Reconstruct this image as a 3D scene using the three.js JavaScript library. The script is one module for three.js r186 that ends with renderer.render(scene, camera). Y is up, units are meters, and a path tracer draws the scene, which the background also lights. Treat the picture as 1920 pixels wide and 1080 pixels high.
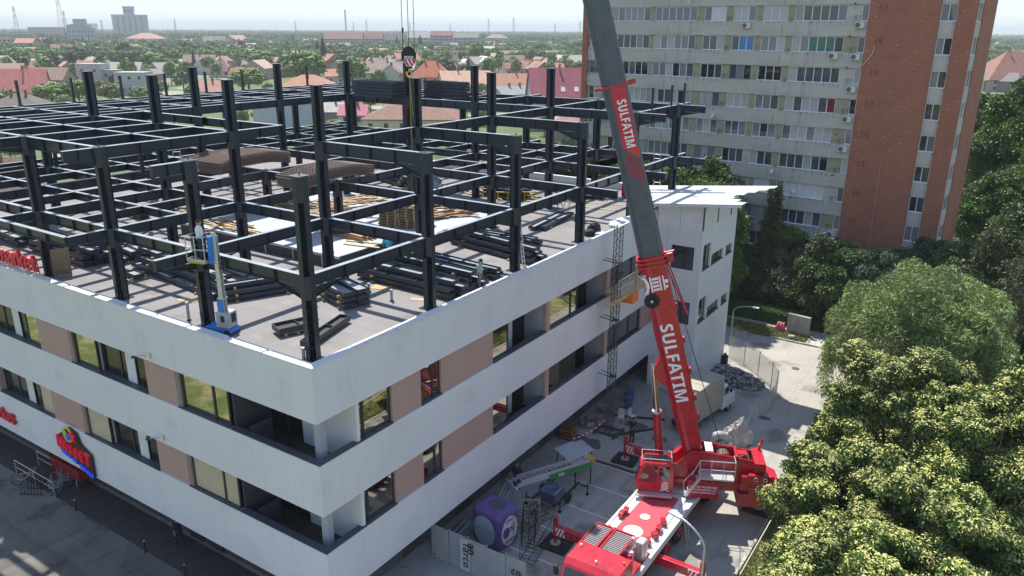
import * as THREE from 'three';
import { mergeGeometries } from 'three/addons/utils/BufferGeometryUtils.js';
import { RoundedBoxGeometry } from 'three/addons/geometries/RoundedBoxGeometry.js';
import { FontLoader } from 'three/addons/loaders/FontLoader.js';
import { TextGeometry } from 'three/addons/geometries/TextGeometry.js';
import { MarchingCubes } from 'three/addons/objects/MarchingCubes.js';

// ---------------------------------------------------------------- camera, sky, sun, exposure
const scene = new THREE.Scene();
const camera = new THREE.PerspectiveCamera(40.56, 16 / 9, 0.3, 20000);
camera.rotation.order = 'YXZ';
camera.position.set(21.556, 26.1, 18.753);
camera.rotation.set(-0.3205, 0.58153, 0.00595);
const SUN = new THREE.Vector3(-0.45, 1, -0.29).normalize();
const sun = new THREE.DirectionalLight(new THREE.Color().setRGB(1, 0.945, 0.845), 5.0);
sun.target.position.set(-10, 0, -25);
sun.position.copy(SUN).multiplyScalar(260).add(sun.target.position);
sun.castShadow = true;
sun.shadow.mapSize.set(4096, 4096);
Object.assign(sun.shadow.camera, { left: -120, right: 120, top: 120, bottom: -120, near: 1, far: 700 });
scene.add(sun, sun.target);
{ // one clear hazy summer sky: pale at the horizon, bluer overhead, brighter around the sun
  const W = 512, H = 256, a = new Float32Array(W * H * 4);
  for (let j = 0; j < H; j++) for (let i = 0; i < W; i++) {
    const el = ((j + 0.5) / H - 0.5) * Math.PI, az = ((i + 0.5) / W - 0.5) * 2 * Math.PI;
    const d = [Math.cos(el) * Math.cos(az), Math.sin(el), Math.cos(el) * Math.sin(az)];
    const t = Math.max(0, d[1]), h = Math.exp(-t * 3.2), z = 1 - h;
    const g = Math.max(0, d[0] * SUN.x + d[1] * SUN.y + d[2] * SUN.z), halo = 0.22 * Math.pow(g, 12) + 0.1 * Math.pow(g, 3);
    const k = (j * W + i) * 4, dn = d[1] < 0 ? Math.max(0.35, 1 + d[1] * 3) : 1;
    a[k] = (0.71 * h + 0.13 * z + halo) * dn; a[k + 1] = (0.765 * h + 0.25 * z + halo * 0.96) * dn; a[k + 2] = (0.77 * h + 0.52 * z + halo * 0.9) * dn; a[k + 3] = 1;
  }
  const sky = new THREE.DataTexture(a, W, H, THREE.RGBAFormat, THREE.FloatType);
  sky.mapping = THREE.EquirectangularReflectionMapping; sky.magFilter = THREE.LinearFilter; sky.needsUpdate = true;
  scene.background = sky; scene.environment = sky;
}
scene.fog = new THREE.FogExp2(new THREE.Color().setRGB(0.86, 0.93, 0.96), 0.00019);
const renderer = new THREE.WebGLRenderer({ antialias: true });
renderer.setSize(1024, 576);
renderer.toneMapping = THREE.LinearToneMapping;
renderer.toneMappingExposure = 1.5;
renderer.shadowMap.enabled = true;

// ---------------------------------------------------------------- helpers
function rngOf(s) { return () => { s |= 0; s = s + 0x6D2B79F5 | 0; let t = Math.imul(s ^ s >>> 15, 1 | s); t = t + Math.imul(t ^ t >>> 7, 61 | t) ^ t; return ((t ^ t >>> 14) >>> 0) / 4294967296; }; }
let R = rngOf(7);
const rr = (a, b) => a + (b - a) * R();
const pick = (a) => a[Math.floor(R() * a.length)];
const V = (x, y, z) => new THREE.Vector3(x, y, z);
const counts = {};
function numbered(n) { const k = counts[n] = (counts[n] ?? -1) + 1; return k ? n + '_' + String(k).padStart(3, '0') : n; }
const C = (r, g, b) => new THREE.Color().setRGB(r, g, b);
function mat(c, rough = 0.8, o = {}) {
  const col = Array.isArray(c) ? C(...c) : new THREE.Color(c);
  const phys = o.clearcoat !== undefined || o.transmission !== undefined || o.ior !== undefined || o.sheen !== undefined;
  const m = phys ? new THREE.MeshPhysicalMaterial({ color: col, roughness: rough, ...o }) : new THREE.MeshStandardMaterial({ color: col, roughness: rough, ...o });
  m.side = o.side ?? THREE.DoubleSide; return m;
}
// box-projected uv: T metres per texture repeat
function uvw(g, T = 1, T2 = T) {
  const p = g.attributes.position, n = p.count, uv = new Float32Array(n * 2), a = V(), b = V(), c = V();
  for (let i = 0; i < n; i += 3) {
    a.fromBufferAttribute(p, i); b.fromBufferAttribute(p, i + 1).sub(a); c.fromBufferAttribute(p, i + 2).sub(a); b.cross(c);
    const x = Math.abs(b.x), y = Math.abs(b.y), z = Math.abs(b.z);
    for (let k = i; k < i + 3; k++) {
      const X = p.getX(k), Y = p.getY(k), Z = p.getZ(k);
      if (y >= x && y >= z) { uv[2 * k] = X / T; uv[2 * k + 1] = Z / T2; } else if (x >= z) { uv[2 * k] = Z / T; uv[2 * k + 1] = Y / T2; } else { uv[2 * k] = X / T; uv[2 * k + 1] = Y / T2; }
    }
  }
  g.setAttribute('uv', new THREE.BufferAttribute(uv, 2)); return g;
}
const ni = (g) => { const r = g.index ? g.toNonIndexed() : g; for (const k of Object.keys(r.attributes)) if (!['position', 'normal', 'uv', 'color'].includes(k)) r.deleteAttribute(k); return r; };
function bx(w, h, d, x = 0, y = 0, z = 0, ry = 0, rx = 0, rz = 0) { // centre at x,y,z
  const g = ni(new THREE.BoxGeometry(w, h, d)); if (rz) g.rotateZ(rz); if (rx) g.rotateX(rx); if (ry) g.rotateY(ry); return g.translate(x, y, z);
}
const b2 = (x0, x1, y0, y1, z0, z1) => bx(Math.abs(x1 - x0), Math.abs(y1 - y0), Math.abs(z1 - z0), (x0 + x1) / 2, (y0 + y1) / 2, (z0 + z1) / 2);
function rbx(w, h, d, r, x = 0, y = 0, z = 0, ry = 0) { return ni(new RoundedBoxGeometry(w, h, d, 2, r)).rotateY(ry).translate(x, y, z); }
function cyl(r0, r1, h, x, y, z, n = 12) { return ni(new THREE.CylinderGeometry(r1, r0, h, n)).translate(x, y + h / 2, z); }
function tube(a, b, r, n = 6, r2 = r) {
  const d = b.clone().sub(a), L = d.length(), g = ni(new THREE.CylinderGeometry(r2, r, L, n));
  g.applyQuaternion(new THREE.Quaternion().setFromUnitVectors(V(0, 1, 0), d.normalize())); return g.translate((a.x + b.x) / 2, (a.y + b.y) / 2, (a.z + b.z) / 2);
}
function basis(g, o, X, Y, Z) { return g.applyMatrix4(new THREE.Matrix4().makeBasis(X, Y, Z).setPosition(o)); }
function bar(a, b, w, h, up = V(0, 1, 0)) { // square bar from a to b, h measured along up
  const d = b.clone().sub(a), L = d.length(); d.normalize(); const s = d.clone().cross(up).normalize(), u = s.clone().cross(d);
  return basis(bx(L, h, w), a.clone().add(b).multiplyScalar(0.5), d, u, s);
}
function poly(pts, z0, z1, bevel = 0) { // extrude a 2D outline (x,y) between z0 and z1
  const s = new THREE.Shape(pts.map((p) => new THREE.Vector2(p[0], p[1])));
  return ni(new THREE.ExtrudeGeometry(s, { depth: z1 - z0, bevelEnabled: bevel > 0, bevelSize: bevel, bevelThickness: bevel, bevelSegments: 1 })).translate(0, 0, z0);
}
function holed(w, h, holes, d) { // wall panel 0..w, 0..h with rectangular holes [x0,x1,y0,y1]
  const s = new THREE.Shape([V(0, 0), V(w, 0), V(w, h), V(0, h)]);
  for (const [x0, x1, y0, y1] of holes) s.holes.push(new THREE.Path([V(x0, y0), V(x0, y1), V(x1, y1), V(x1, y0)]));
  return ni(new THREE.ExtrudeGeometry(s, { depth: d, bevelEnabled: false }));
}
function quadGeo(pts) { // flat polygon fan
  const p = []; for (let i = 1; i + 1 < pts.length; i++) p.push(...pts[0].toArray(), ...pts[i].toArray(), ...pts[i + 1].toArray());
  const g = new THREE.BufferGeometry(); g.setAttribute('position', new THREE.Float32BufferAttribute(p, 3)); g.computeVertexNormals(); g.setAttribute('uv', new THREE.Float32BufferAttribute(new Float32Array(p.length / 3 * 2), 2)); return g;
}
function merge(gs) {
  gs = gs.flat(9); if (gs.length === 1) return gs[0];
  const col = gs.some((g) => g.attributes.color);
  for (const g of gs) { if (!g.attributes.normal) g.computeVertexNormals(); if (!g.attributes.uv) g.setAttribute('uv', new THREE.Float32BufferAttribute(new Float32Array(g.attributes.position.count * 2), 2)); if (col && !g.attributes.color) g.setAttribute('color', new THREE.Float32BufferAttribute(new Float32Array(g.attributes.position.count * 3).fill(1), 3)); }
  return mergeGeometries(gs);
}
function tint(g, c) { const n = g.attributes.position.count, a = new Float32Array(n * 3); for (let i = 0; i < n; i++) a.set(c, i * 3); g.setAttribute('color', new THREE.BufferAttribute(a, 3)); return g; }
function tag(o, label, category, group, kind) { if (label) o.userData.label = label; if (category) o.userData.category = category; if (group) o.userData.group = group; if (kind) o.userData.kind = kind; return o; }
function thing(name, label, category, pos = [0, 0, 0], ry = 0, group) {
  const o = new THREE.Group(); o.name = numbered(name); o.position.set(...pos); o.rotation.y = ry; scene.add(o); return tag(o, label, category, group);
}
function part(name, gs, m, parent, T = 2, T2 = T) { // a part in its thing's own coordinates
  const g = uvw(merge([gs]), T, T2); const o = new THREE.Mesh(g, m); o.name = name; o.castShadow = o.receiveShadow = true; parent.add(o); return o;
}
function wpart(name, gs, m, parent, T = 2, T2 = T) { // a part given in world coordinates under an unturned thing
  let g = merge([gs]); uvw(g, T, T2); let r = parent, x = 0, y = 0, z = 0; while (r && r !== scene) { x += r.position.x; y += r.position.y; z += r.position.z; r = r.parent; }
  g.translate(-x, -y, -z); const o = new THREE.Mesh(g, m); o.name = name; o.castShadow = o.receiveShadow = true; parent.add(o); return o;
}
function meshThing(name, gs, m, label, category, pos = [0, 0, 0], ry = 0, group, T = 2) { // a thing that is one mesh
  const o = part(numbered(name), gs, m, scene, T); o.position.set(...pos); o.rotation.y = ry; return tag(o, label, category, group);
}
function ground(name, gs, m, T = 2, T2 = T, kind = 'structure') { const o = part(numbered(name), gs, m, scene, T, T2); return tag(o, null, null, null, kind); }
function copy(src, label, pos, ry, group) { const c = src.clone(); c.name = numbered(src.name.replace(/_\d{3}$/, '')); scene.add(c); c.userData = { ...src.userData }; if (label) c.userData.label = label; if (group) c.userData.group = group; if (pos) c.position.set(...pos); if (ry !== undefined) c.rotation.y = ry; return c; }

// ---------------------------------------------------------------- procedural textures
function lat(ix, iy, s) { let h = Math.imul(ix, 374761393) + Math.imul(iy, 668265263) + Math.imul(s, 2147483647 ^ 0x5bd1e995) | 0; h = Math.imul(h ^ h >>> 13, 1274126177); return ((h ^ h >>> 16) >>> 0) / 4294967296; }
function vn(x, y, p, s = 0, q = p) { // periodic value noise, x,y in 0..1
  x *= p; y *= q; const i = Math.floor(x), j = Math.floor(y); let u = x - i, v = y - j; u = u * u * (3 - 2 * u); v = v * v * (3 - 2 * v);
  const w = (a, n) => ((a % n) + n) % n;
  const a = lat(w(i, p), w(j, q), s), b = lat(w(i + 1, p), w(j, q), s), c = lat(w(i, p), w(j + 1, q), s), d = lat(w(i + 1, p), w(j + 1, q), s);
  return a + (b - a) * u + (c - a) * v + (a - b - c + d) * u * v;
}
const fbm = (x, y, p, s, o = 4) => { let r = 0, k = 0.5, t = 0; for (let i = 0; i < o; i++) { r += k * vn(x, y, p, s + i); t += k; p *= 2; k *= 0.55; } return r / t; };
const s8 = (l) => { l = Math.min(1, Math.max(0, l)); return 255 * (l <= 0.0031308 ? 12.92 * l : 1.055 * Math.pow(l, 1 / 2.4) - 0.055); };
function tex(W, H, fn, srgb = true) {
  const a = new Uint8Array(W * H * 4);
  for (let j = 0; j < H; j++) for (let i = 0; i < W; i++) { const c = fn((i + 0.5) / W, (j + 0.5) / H), k = (j * W + i) * 4; if (srgb) { a[k] = s8(c[0]); a[k + 1] = s8(c[1]); a[k + 2] = s8(c[2]); } else a[k] = a[k + 1] = a[k + 2] = Math.min(255, Math.max(0, c * 255)); a[k + 3] = 255; }
  const t = new THREE.DataTexture(a, W, H, THREE.RGBAFormat); t.wrapS = t.wrapT = THREE.RepeatWrapping; t.magFilter = THREE.LinearFilter; t.minFilter = THREE.LinearMipmapLinearFilter; t.generateMipmaps = true; if (srgb) t.colorSpace = THREE.SRGBColorSpace; t.needsUpdate = true; return t;
}
const mul = (c, k) => [c[0] * k, c[1] * k, c[2] * k];
const mix = (a, b, t) => [a[0] + (b[0] - a[0]) * t, a[1] + (b[1] - a[1]) * t, a[2] + (b[2] - a[2]) * t];
const sstep = (a, b, x) => { x = Math.min(1, Math.max(0, (x - a) / (b - a))); return x * x * (3 - 2 * x); };
const W1 = [1, 1, 1];
const concreteTex = tex(1024, 1024, (u, v) => { // 16 m: cast concrete, stains, tyre dirt, slab joints
  let k = 0.8 + 0.3 * (fbm(u, v, 5, 1, 6) - 0.5) + 0.16 * (vn(u, v, 256, 9) - 0.5) + 0.12 * (fbm(u, v, 40, 31, 3) - 0.5);
  k *= 1 - 0.38 * sstep(0.56, 0.78, fbm(u, v, 9, 4, 4)); k *= 1 - 0.16 * sstep(0.6, 0.85, vn(u, v, 40, 14, 3)) * sstep(0.4, 0.6, fbm(u, v, 4, 24, 3)); const w = 0.012 * fbm(u, v, 8, 77, 3);
  const cr = Math.abs(fbm(u, v, 4, 41, 5) - 0.5); if (cr < 0.0025) k *= 0.88;
  if (Math.abs(((u + w) * 4) % 1 - 0.5) < 0.004 || Math.abs(((v + w) * 4) % 1 - 0.5) < 0.004) k *= 0.7; return mul([1, 0.985, 0.955], k);
});
const deckTex = tex(1024, 1024, (u, v) => { // 12 m: grey roofing felt with lap seams and dust
  let k = 0.8 + 0.34 * (fbm(u, v, 4, 12, 6) - 0.5) + 0.14 * (vn(u, v, 300, 3) - 0.5);
  const seam = (v * 12 + 0.03 * vn(u, v, 16, 5)) % 1; if (seam < 0.035) k *= 0.8; if (Math.abs(((u + 0.37 * Math.floor(v * 12)) * 2) % 1 - 0.5) < 0.003) k *= 0.82;
  k *= 1 - 0.25 * sstep(0.6, 0.8, fbm(u, v, 7, 55, 4)); k += 0.12 * sstep(0.66, 0.8, fbm(u, v, 11, 88, 3)); return mul([1, 0.975, 0.985], k);
});
const stuccoTex = tex(1024, 1024, (u, v) => { // 10 m: painted render with faint run marks
  let k = 0.93 + 0.09 * (fbm(u, v, 5, 21, 5) - 0.5) + 0.05 * (vn(u, v, 280, 2) - 0.5);
  k -= 0.035 * sstep(0.56, 0.85, vn(u, v, 90, 8, 4)) * sstep(0.35, 0.75, fbm(u, v, 4, 61, 3)); k -= 0.05 * sstep(0.6, 0.8, fbm(u, v, 6, 17, 4)); return mul([1, 1, 1], k);
});
const stuccoBump = tex(512, 512, (u, v) => 0.5 + 0.5 * (vn(u, v, 256, 6) - 0.5) + 0.3 * (fbm(u, v, 16, 7, 3) - 0.5), false);
const panelTex = tex(512, 512, (u, v) => mul(W1, 0.9 + 0.08 * (fbm(u, v, 4, 33, 4) - 0.5) + (((u * 32) % 1) < 0.12 ? -0.1 : 0)));
const aptTex = tex(1024, 512, (u, v) => { // 12 m x one storey: weathered panels, soot runs below the sills
  let k = 0.86 + 0.3 * (fbm(u, v, 4, 71, 6) - 0.5) + 0.12 * (vn(u, v, 256, 72, 128) - 0.5);
  const run = sstep(0.5, 0.9, vn(u, v, 120, 73, 2)) * sstep(0.25, 0.7, fbm(u, v, 5, 74, 3)); k *= 1 - 0.5 * run * sstep(0.1, 0.9, v);
  k += 0.14 * sstep(0.72, 0.95, vn(u, v, 160, 79, 2)); return mul(mix([1, 0.985, 0.94], [0.92, 0.95, 0.86], sstep(0.5, 0.8, fbm(u, v, 3, 75, 3))), k);
});
const brickTex = tex(1024, 1024, (u, v) => { // 4 m: stretcher courses
  const row = Math.floor(v * 52), x = u * 16 + (row % 2) * 0.5, fx = x % 1, fy = (v * 52) % 1, id = lat(Math.floor(x) % 16, row, 5);
  if (fy < 0.14 || fx < 0.04) return mul([0.42, 0.33, 0.27], 0.9 + 0.2 * vn(u, v, 200, 3));
  let c = mix([0.4, 0.155, 0.085], [0.47, 0.2, 0.12], id); if (lat(Math.floor(x), row, 9) > 0.996) c = [0.6, 0.42, 0.34]; return mul(c, 0.82 + 0.36 * fbm(u, v, 4, 44, 5));
});
const brickBump = tex(512, 512, (u, v) => { const row = Math.floor(v * 52), x = u * 16 + (row % 2) * 0.5; return (v * 52) % 1 < 0.14 || x % 1 < 0.04 ? 0.2 : 0.8; }, false);
const tileTex = tex(512, 512, (u, v) => { // 4 m: interlocking roof tiles (tint by the material)
  const row = Math.floor(v * 12), x = u * 16 + (row % 2) * 0.5, id = lat(Math.floor(x) % 16, row, 15); let k = 0.72 + 0.4 * id + 0.3 * (fbm(u, v, 4, 16, 5) - 0.5);
  if ((v * 12) % 1 < 0.16) k *= 0.6; if (x % 1 < 0.1) k *= 0.8; return mul(mix(W1, [1.1, 0.98, 0.86], lat(Math.floor(x) % 16, row, 25)), k);
});
const grassTex = tex(1024, 1024, (u, v) => { // 12 m: dry summer grass over earth
  const a = fbm(u, v, 6, 91, 6), b = fbm(u, v, 60, 92, 3); let c = mix([0.115, 0.15, 0.035], [0.3, 0.26, 0.13], sstep(0.35, 0.68, a)); c = mix(c, [0.06, 0.1, 0.02], 0.6 * sstep(0.5, 0.75, b)); return mul(c, 0.75 + 0.5 * vn(u, v, 300, 93));
});
const plainTex = tex(1024, 1024, (u, v) => { // 700 m: gardens, yards and lanes of the town seen from afar
  const a = fbm(u, v, 8, 101, 6), b = fbm(u, v, 30, 102, 4); let c = mix([0.07, 0.105, 0.035], [0.12, 0.15, 0.06], a); c = mix(c, [0.3, 0.27, 0.22], sstep(0.57, 0.66, b)); return mul(c, 0.8 + 0.4 * vn(u, v, 200, 103));
});
const woodTex = tex(512, 512, (u, v) => mul(mix([0.6, 0.5, 0.37], [0.4, 0.31, 0.22], fbm(u * 1, v, 4, 111, 3)), 0.75 + 0.5 * vn(u, v, 4, 112, 128)));
const wearTex = tex(512, 512, (u, v) => mul(W1, 0.86 + 0.2 * (fbm(u, v, 6, 121, 5) - 0.3) - 0.1 * sstep(0.62, 0.75, fbm(u, v, 20, 122, 3))));
const grimeTex = tex(512, 512, (u, v) => mul(mix(W1, [0.55, 0.5, 0.5], 0.75 * sstep(0.55, 0.8, fbm(u, v, 6, 141, 5)) + 0.5 * sstep(0.6, 0.9, vn(u, v, 60, 142, 4)) * fbm(u, v, 4, 143, 3)), 0.86 + 0.28 * (fbm(u, v, 12, 144, 4) - 0.4)));
const wearRough = tex(256, 256, (u, v) => 0.75 + 0.5 * (fbm(u, v, 8, 131, 4) - 0.5), false);

// ---------------------------------------------------------------- shared materials
const M = {
  stucco: mat([0.7, 0.71, 0.72], 0.85, { map: stuccoTex, bumpMap: stuccoBump, bumpScale: 0.004 }),
  recess: mat([0.4, 0.42, 0.46], 0.85, { map: stuccoTex }),  // white render in a darker blue-grey, its shadow mixed into the colour
  coping: mat([0.74, 0.72, 0.7], 0.55, { map: wearTex }),
  deck: mat([0.262, 0.252, 0.246], 0.86, { map: deckTex, bumpMap: stuccoBump, bumpScale: 0.004 }),
  terra: mat([0.47, 0.315, 0.265], 0.8, { map: panelTex }),
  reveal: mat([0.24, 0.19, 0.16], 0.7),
  darkFrame: mat([0.028, 0.03, 0.033], 0.45),
  flashing: mat([0.07, 0.08, 0.095], 0.5, { map: wearTex }),
  mirrorGlass: mat([0.42, 0.42, 0.38], 0.02, { metalness: 1 }),
  darkGlass: mat([0.012, 0.014, 0.018], 0.04, { clearcoat: 1, clearcoatRoughness: 0.02 }),
  dimGlass: mat([0.008, 0.009, 0.012], 0.12),
  blind: mat([0.55, 0.47, 0.33], 0.6, { clearcoat: 0.5, clearcoatRoughness: 0.05, map: wearTex }),
  curtain: mat([0.6, 0.62, 0.64], 0.8),
  steel: mat([0.024, 0.033, 0.05], 0.45, { map: wearTex, roughnessMap: wearRough }),
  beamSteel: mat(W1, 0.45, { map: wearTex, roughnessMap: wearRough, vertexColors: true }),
  galv: mat([0.5, 0.52, 0.54], 0.4, { metalness: 0.7 }),
  concrete: mat([0.42, 0.4, 0.37], 0.9, { map: concreteTex, bumpMap: stuccoBump, bumpScale: 0.005 }),
  wood: mat([1, 0.95, 0.85], 0.8, { map: woodTex }),
  woodOld: mat([0.5, 0.46, 0.42], 0.85, { map: woodTex }),
  woodYellow: mat([0.95, 0.78, 0.45], 0.75, { map: woodTex }),
  white: mat([0.78, 0.78, 0.78], 0.45, { map: wearTex }),
  red: mat([0.5, 0.012, 0.03], 0.38, { clearcoat: 0.5, clearcoatRoughness: 0.25, map: grimeTex, roughnessMap: wearRough }),
  boomGrey: mat([0.082, 0.1, 0.128], 0.38, { clearcoat: 0.3, clearcoatRoughness: 0.25, map: grimeTex }),
  black: mat([0.014, 0.014, 0.015], 0.6), rubber: mat([0.02, 0.02, 0.021], 0.85), chrome: mat([0.75, 0.72, 0.66], 0.16, { metalness: 1 }),
  greyPaint: mat([0.36, 0.37, 0.38], 0.5, { map: wearTex }), silver: mat([0.6, 0.6, 0.6], 0.35, { metalness: 0.5 }),
  blue: mat([0.02, 0.2, 0.6], 0.4), yellow: mat([0.75, 0.5, 0.03], 0.5), orange: mat([0.7, 0.19, 0.02], 0.5), whiteText: mat([0.82, 0.82, 0.82], 0.5), redText: mat([0.6, 0.015, 0.04], 0.4),
};
const fontBold = await new FontLoader().loadAsync('fonts/droid/droid_sans_bold.typeface.json');
const fontSerif = await new FontLoader().loadAsync('fonts/droid/droid_serif_bold.typeface.json');
function text(s, size, depth, font = fontBold, squeeze = 1) { // letters standing on y=0, centred on x
  const g = ni(new TextGeometry(s, { font, size, depth, curveSegments: 3, bevelEnabled: false })); g.computeBoundingBox(); return g.translate(-(g.boundingBox.min.x + g.boundingBox.max.x) / 2, 0, 0).scale(squeeze, 1, 1);
}
// ---------------------------------------------------------------- the ground
const grassM = mat(W1, 0.95, { map: grassTex });
const kerbM = mat([0.5, 0.49, 0.46], 0.9, { map: concreteTex });
{
  const T = ground('terrain', quadGeo([V(-9000, -0.03, 6000), V(9000, -0.03, 6000), V(9000, -0.03, -14000), V(-9000, -0.03, -14000)]), mat(W1, 0.95, { map: plainTex }), 700);
  T.castShadow = false;
  const flat = (name, pts, y, m, TT) => ground(name, quadGeo(pts.map((p) => V(p[0], y, p[1]))), m, TT);
  flat('site_yard', [[0.4, 14], [13, 14], [13, -48.2], [-70, -48.2], [-70, 0.4], [0.4, 0.4]], 0.0, M.concrete, 16);
  flat('plaza', [[-70, 14], [0.39, 14], [0.39, 0.41], [-70, 0.41]], 0.0, mat([0.29, 0.285, 0.28], 0.85, { map: concreteTex, bumpMap: stuccoBump, bumpScale: 0.005 }), 16);
  const slabM = mat([0.07, 0.058, 0.056], 0.5, { map: wearTex });
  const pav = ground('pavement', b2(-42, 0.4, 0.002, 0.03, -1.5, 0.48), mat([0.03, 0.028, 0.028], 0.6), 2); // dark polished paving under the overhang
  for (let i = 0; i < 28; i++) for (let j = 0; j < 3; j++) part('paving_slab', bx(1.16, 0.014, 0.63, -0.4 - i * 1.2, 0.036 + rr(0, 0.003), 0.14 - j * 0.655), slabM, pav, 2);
  flat('grass_verge', [[13.15, 14], [80, 14], [80, -46.6], [13.15, -46.6]], 0.06, grassM, 12);
  flat('lawn', [[-90, 70], [80, 70], [80, 14.02], [-2, 14.02], [-4, 8.6], [-90, 8.6]], 0.05, grassM, 12);
  flat('grass_strip', [[-30, -48.34], [8.35, -48.34], [8.35, -50.9], [-30, -50.9]], 0.08, grassM, 12);
  flat('grass_corner', [[9.95, -48.34], [80, -48.34], [80, -51.4], [9.95, -51.4]], 0.08, grassM, 12);
  flat('footpath', [[-40, -50.9], [60, -50.9], [60, -51.95], [-40, -51.95]], 0.05, mat([0.5, 0.48, 0.45], 0.9, { map: concreteTex }), 9);
  flat('footpath', [[8.4, -48.2], [9.9, -48.2], [9.9, -50.9], [8.4, -50.9]], 0.045, mat([0.52, 0.5, 0.47], 0.9, { map: concreteTex }), 7);
  flat('garden', [[-90, -51.95], [120, -51.95], [120, -170], [-90, -170]], 0.03, mat([0.5, 0.55, 0.5], 0.95, { map: grassTex }), 12);
  const kerb = ground('kerb', b2(13.02, 13.1, -0.02, 0.02, -46.4, 14), kerbM, 3);
  for (let z = 13; z > -46; z -= 1) part('kerb_stone', rbx(0.16, 0.24, 0.98, 0.02, 13.06 + rr(-0.01, 0.01), 0.02, z - 0.5), kerbM, kerb, 3);
  const kerb2 = ground('kerb', b2(-29, 8.3, -0.02, 0.02, -48.32, -48.24), kerbM, 3);
  for (let x = -6; x < 8.3; x += 1.02) if (x < 3 || x > 4.3) part('kerb_stone', rbx(1, 0.26, 0.15, 0.02, x + 0.5, 0.02, -48.27 + rr(-0.012, 0.012)), kerbM, kerb2, 3);
  for (const x of [8.34, 9.93]) for (let k = 0; k < 2; k++) part('kerb_stone', rbx(0.14, 0.2, 1.15, 0.02, x, 0.04, -48.95 - k * 1.2), kerbM, kerb2, 3);
  // white parking lines on the yard
  const lineM = mat([0.6, 0.6, 0.58], 0.85, { map: wearTex });
  const pl = tag(thing('parking_lines', 'worn white parking bay lines on the yard beside the white building', 'road marking', [0, 0, -15]), null, null);
  for (const z of [-10.45, -12.95, -15.56, -18.12, -20.6]) wpart('parking_line', quadGeo([V(1.4, 0.006, z - 0.06), V(1.4, 0.006, z + 0.06), V(6.0, 0.006, z + 0.06), V(6.0, 0.006, z - 0.06)]), lineM, pl, 1);
  // mud and wet dark patches of real dirt lying about
  for (const [x, z, r] of [[0.4, -22.5, 1.3], [2.2, -26.5, 0.9], [9.3, -32.6, 0.5], [4.3, -25.6, 0.6]]) {
    const pts = []; for (let k = 0; k < 16; k++) { const q = r * rr(0.55, 1.1); pts.push(V(x + Math.cos(k / 8 * Math.PI) * q, 0.008, z - Math.sin(k / 8 * Math.PI) * q * 0.7)); }
    ground('mud_patch', quadGeo(pts), mat([0.13, 0.115, 0.1], 0.95, { map: wearTex }), 2, 2, 'stuff');
  }
}
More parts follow.
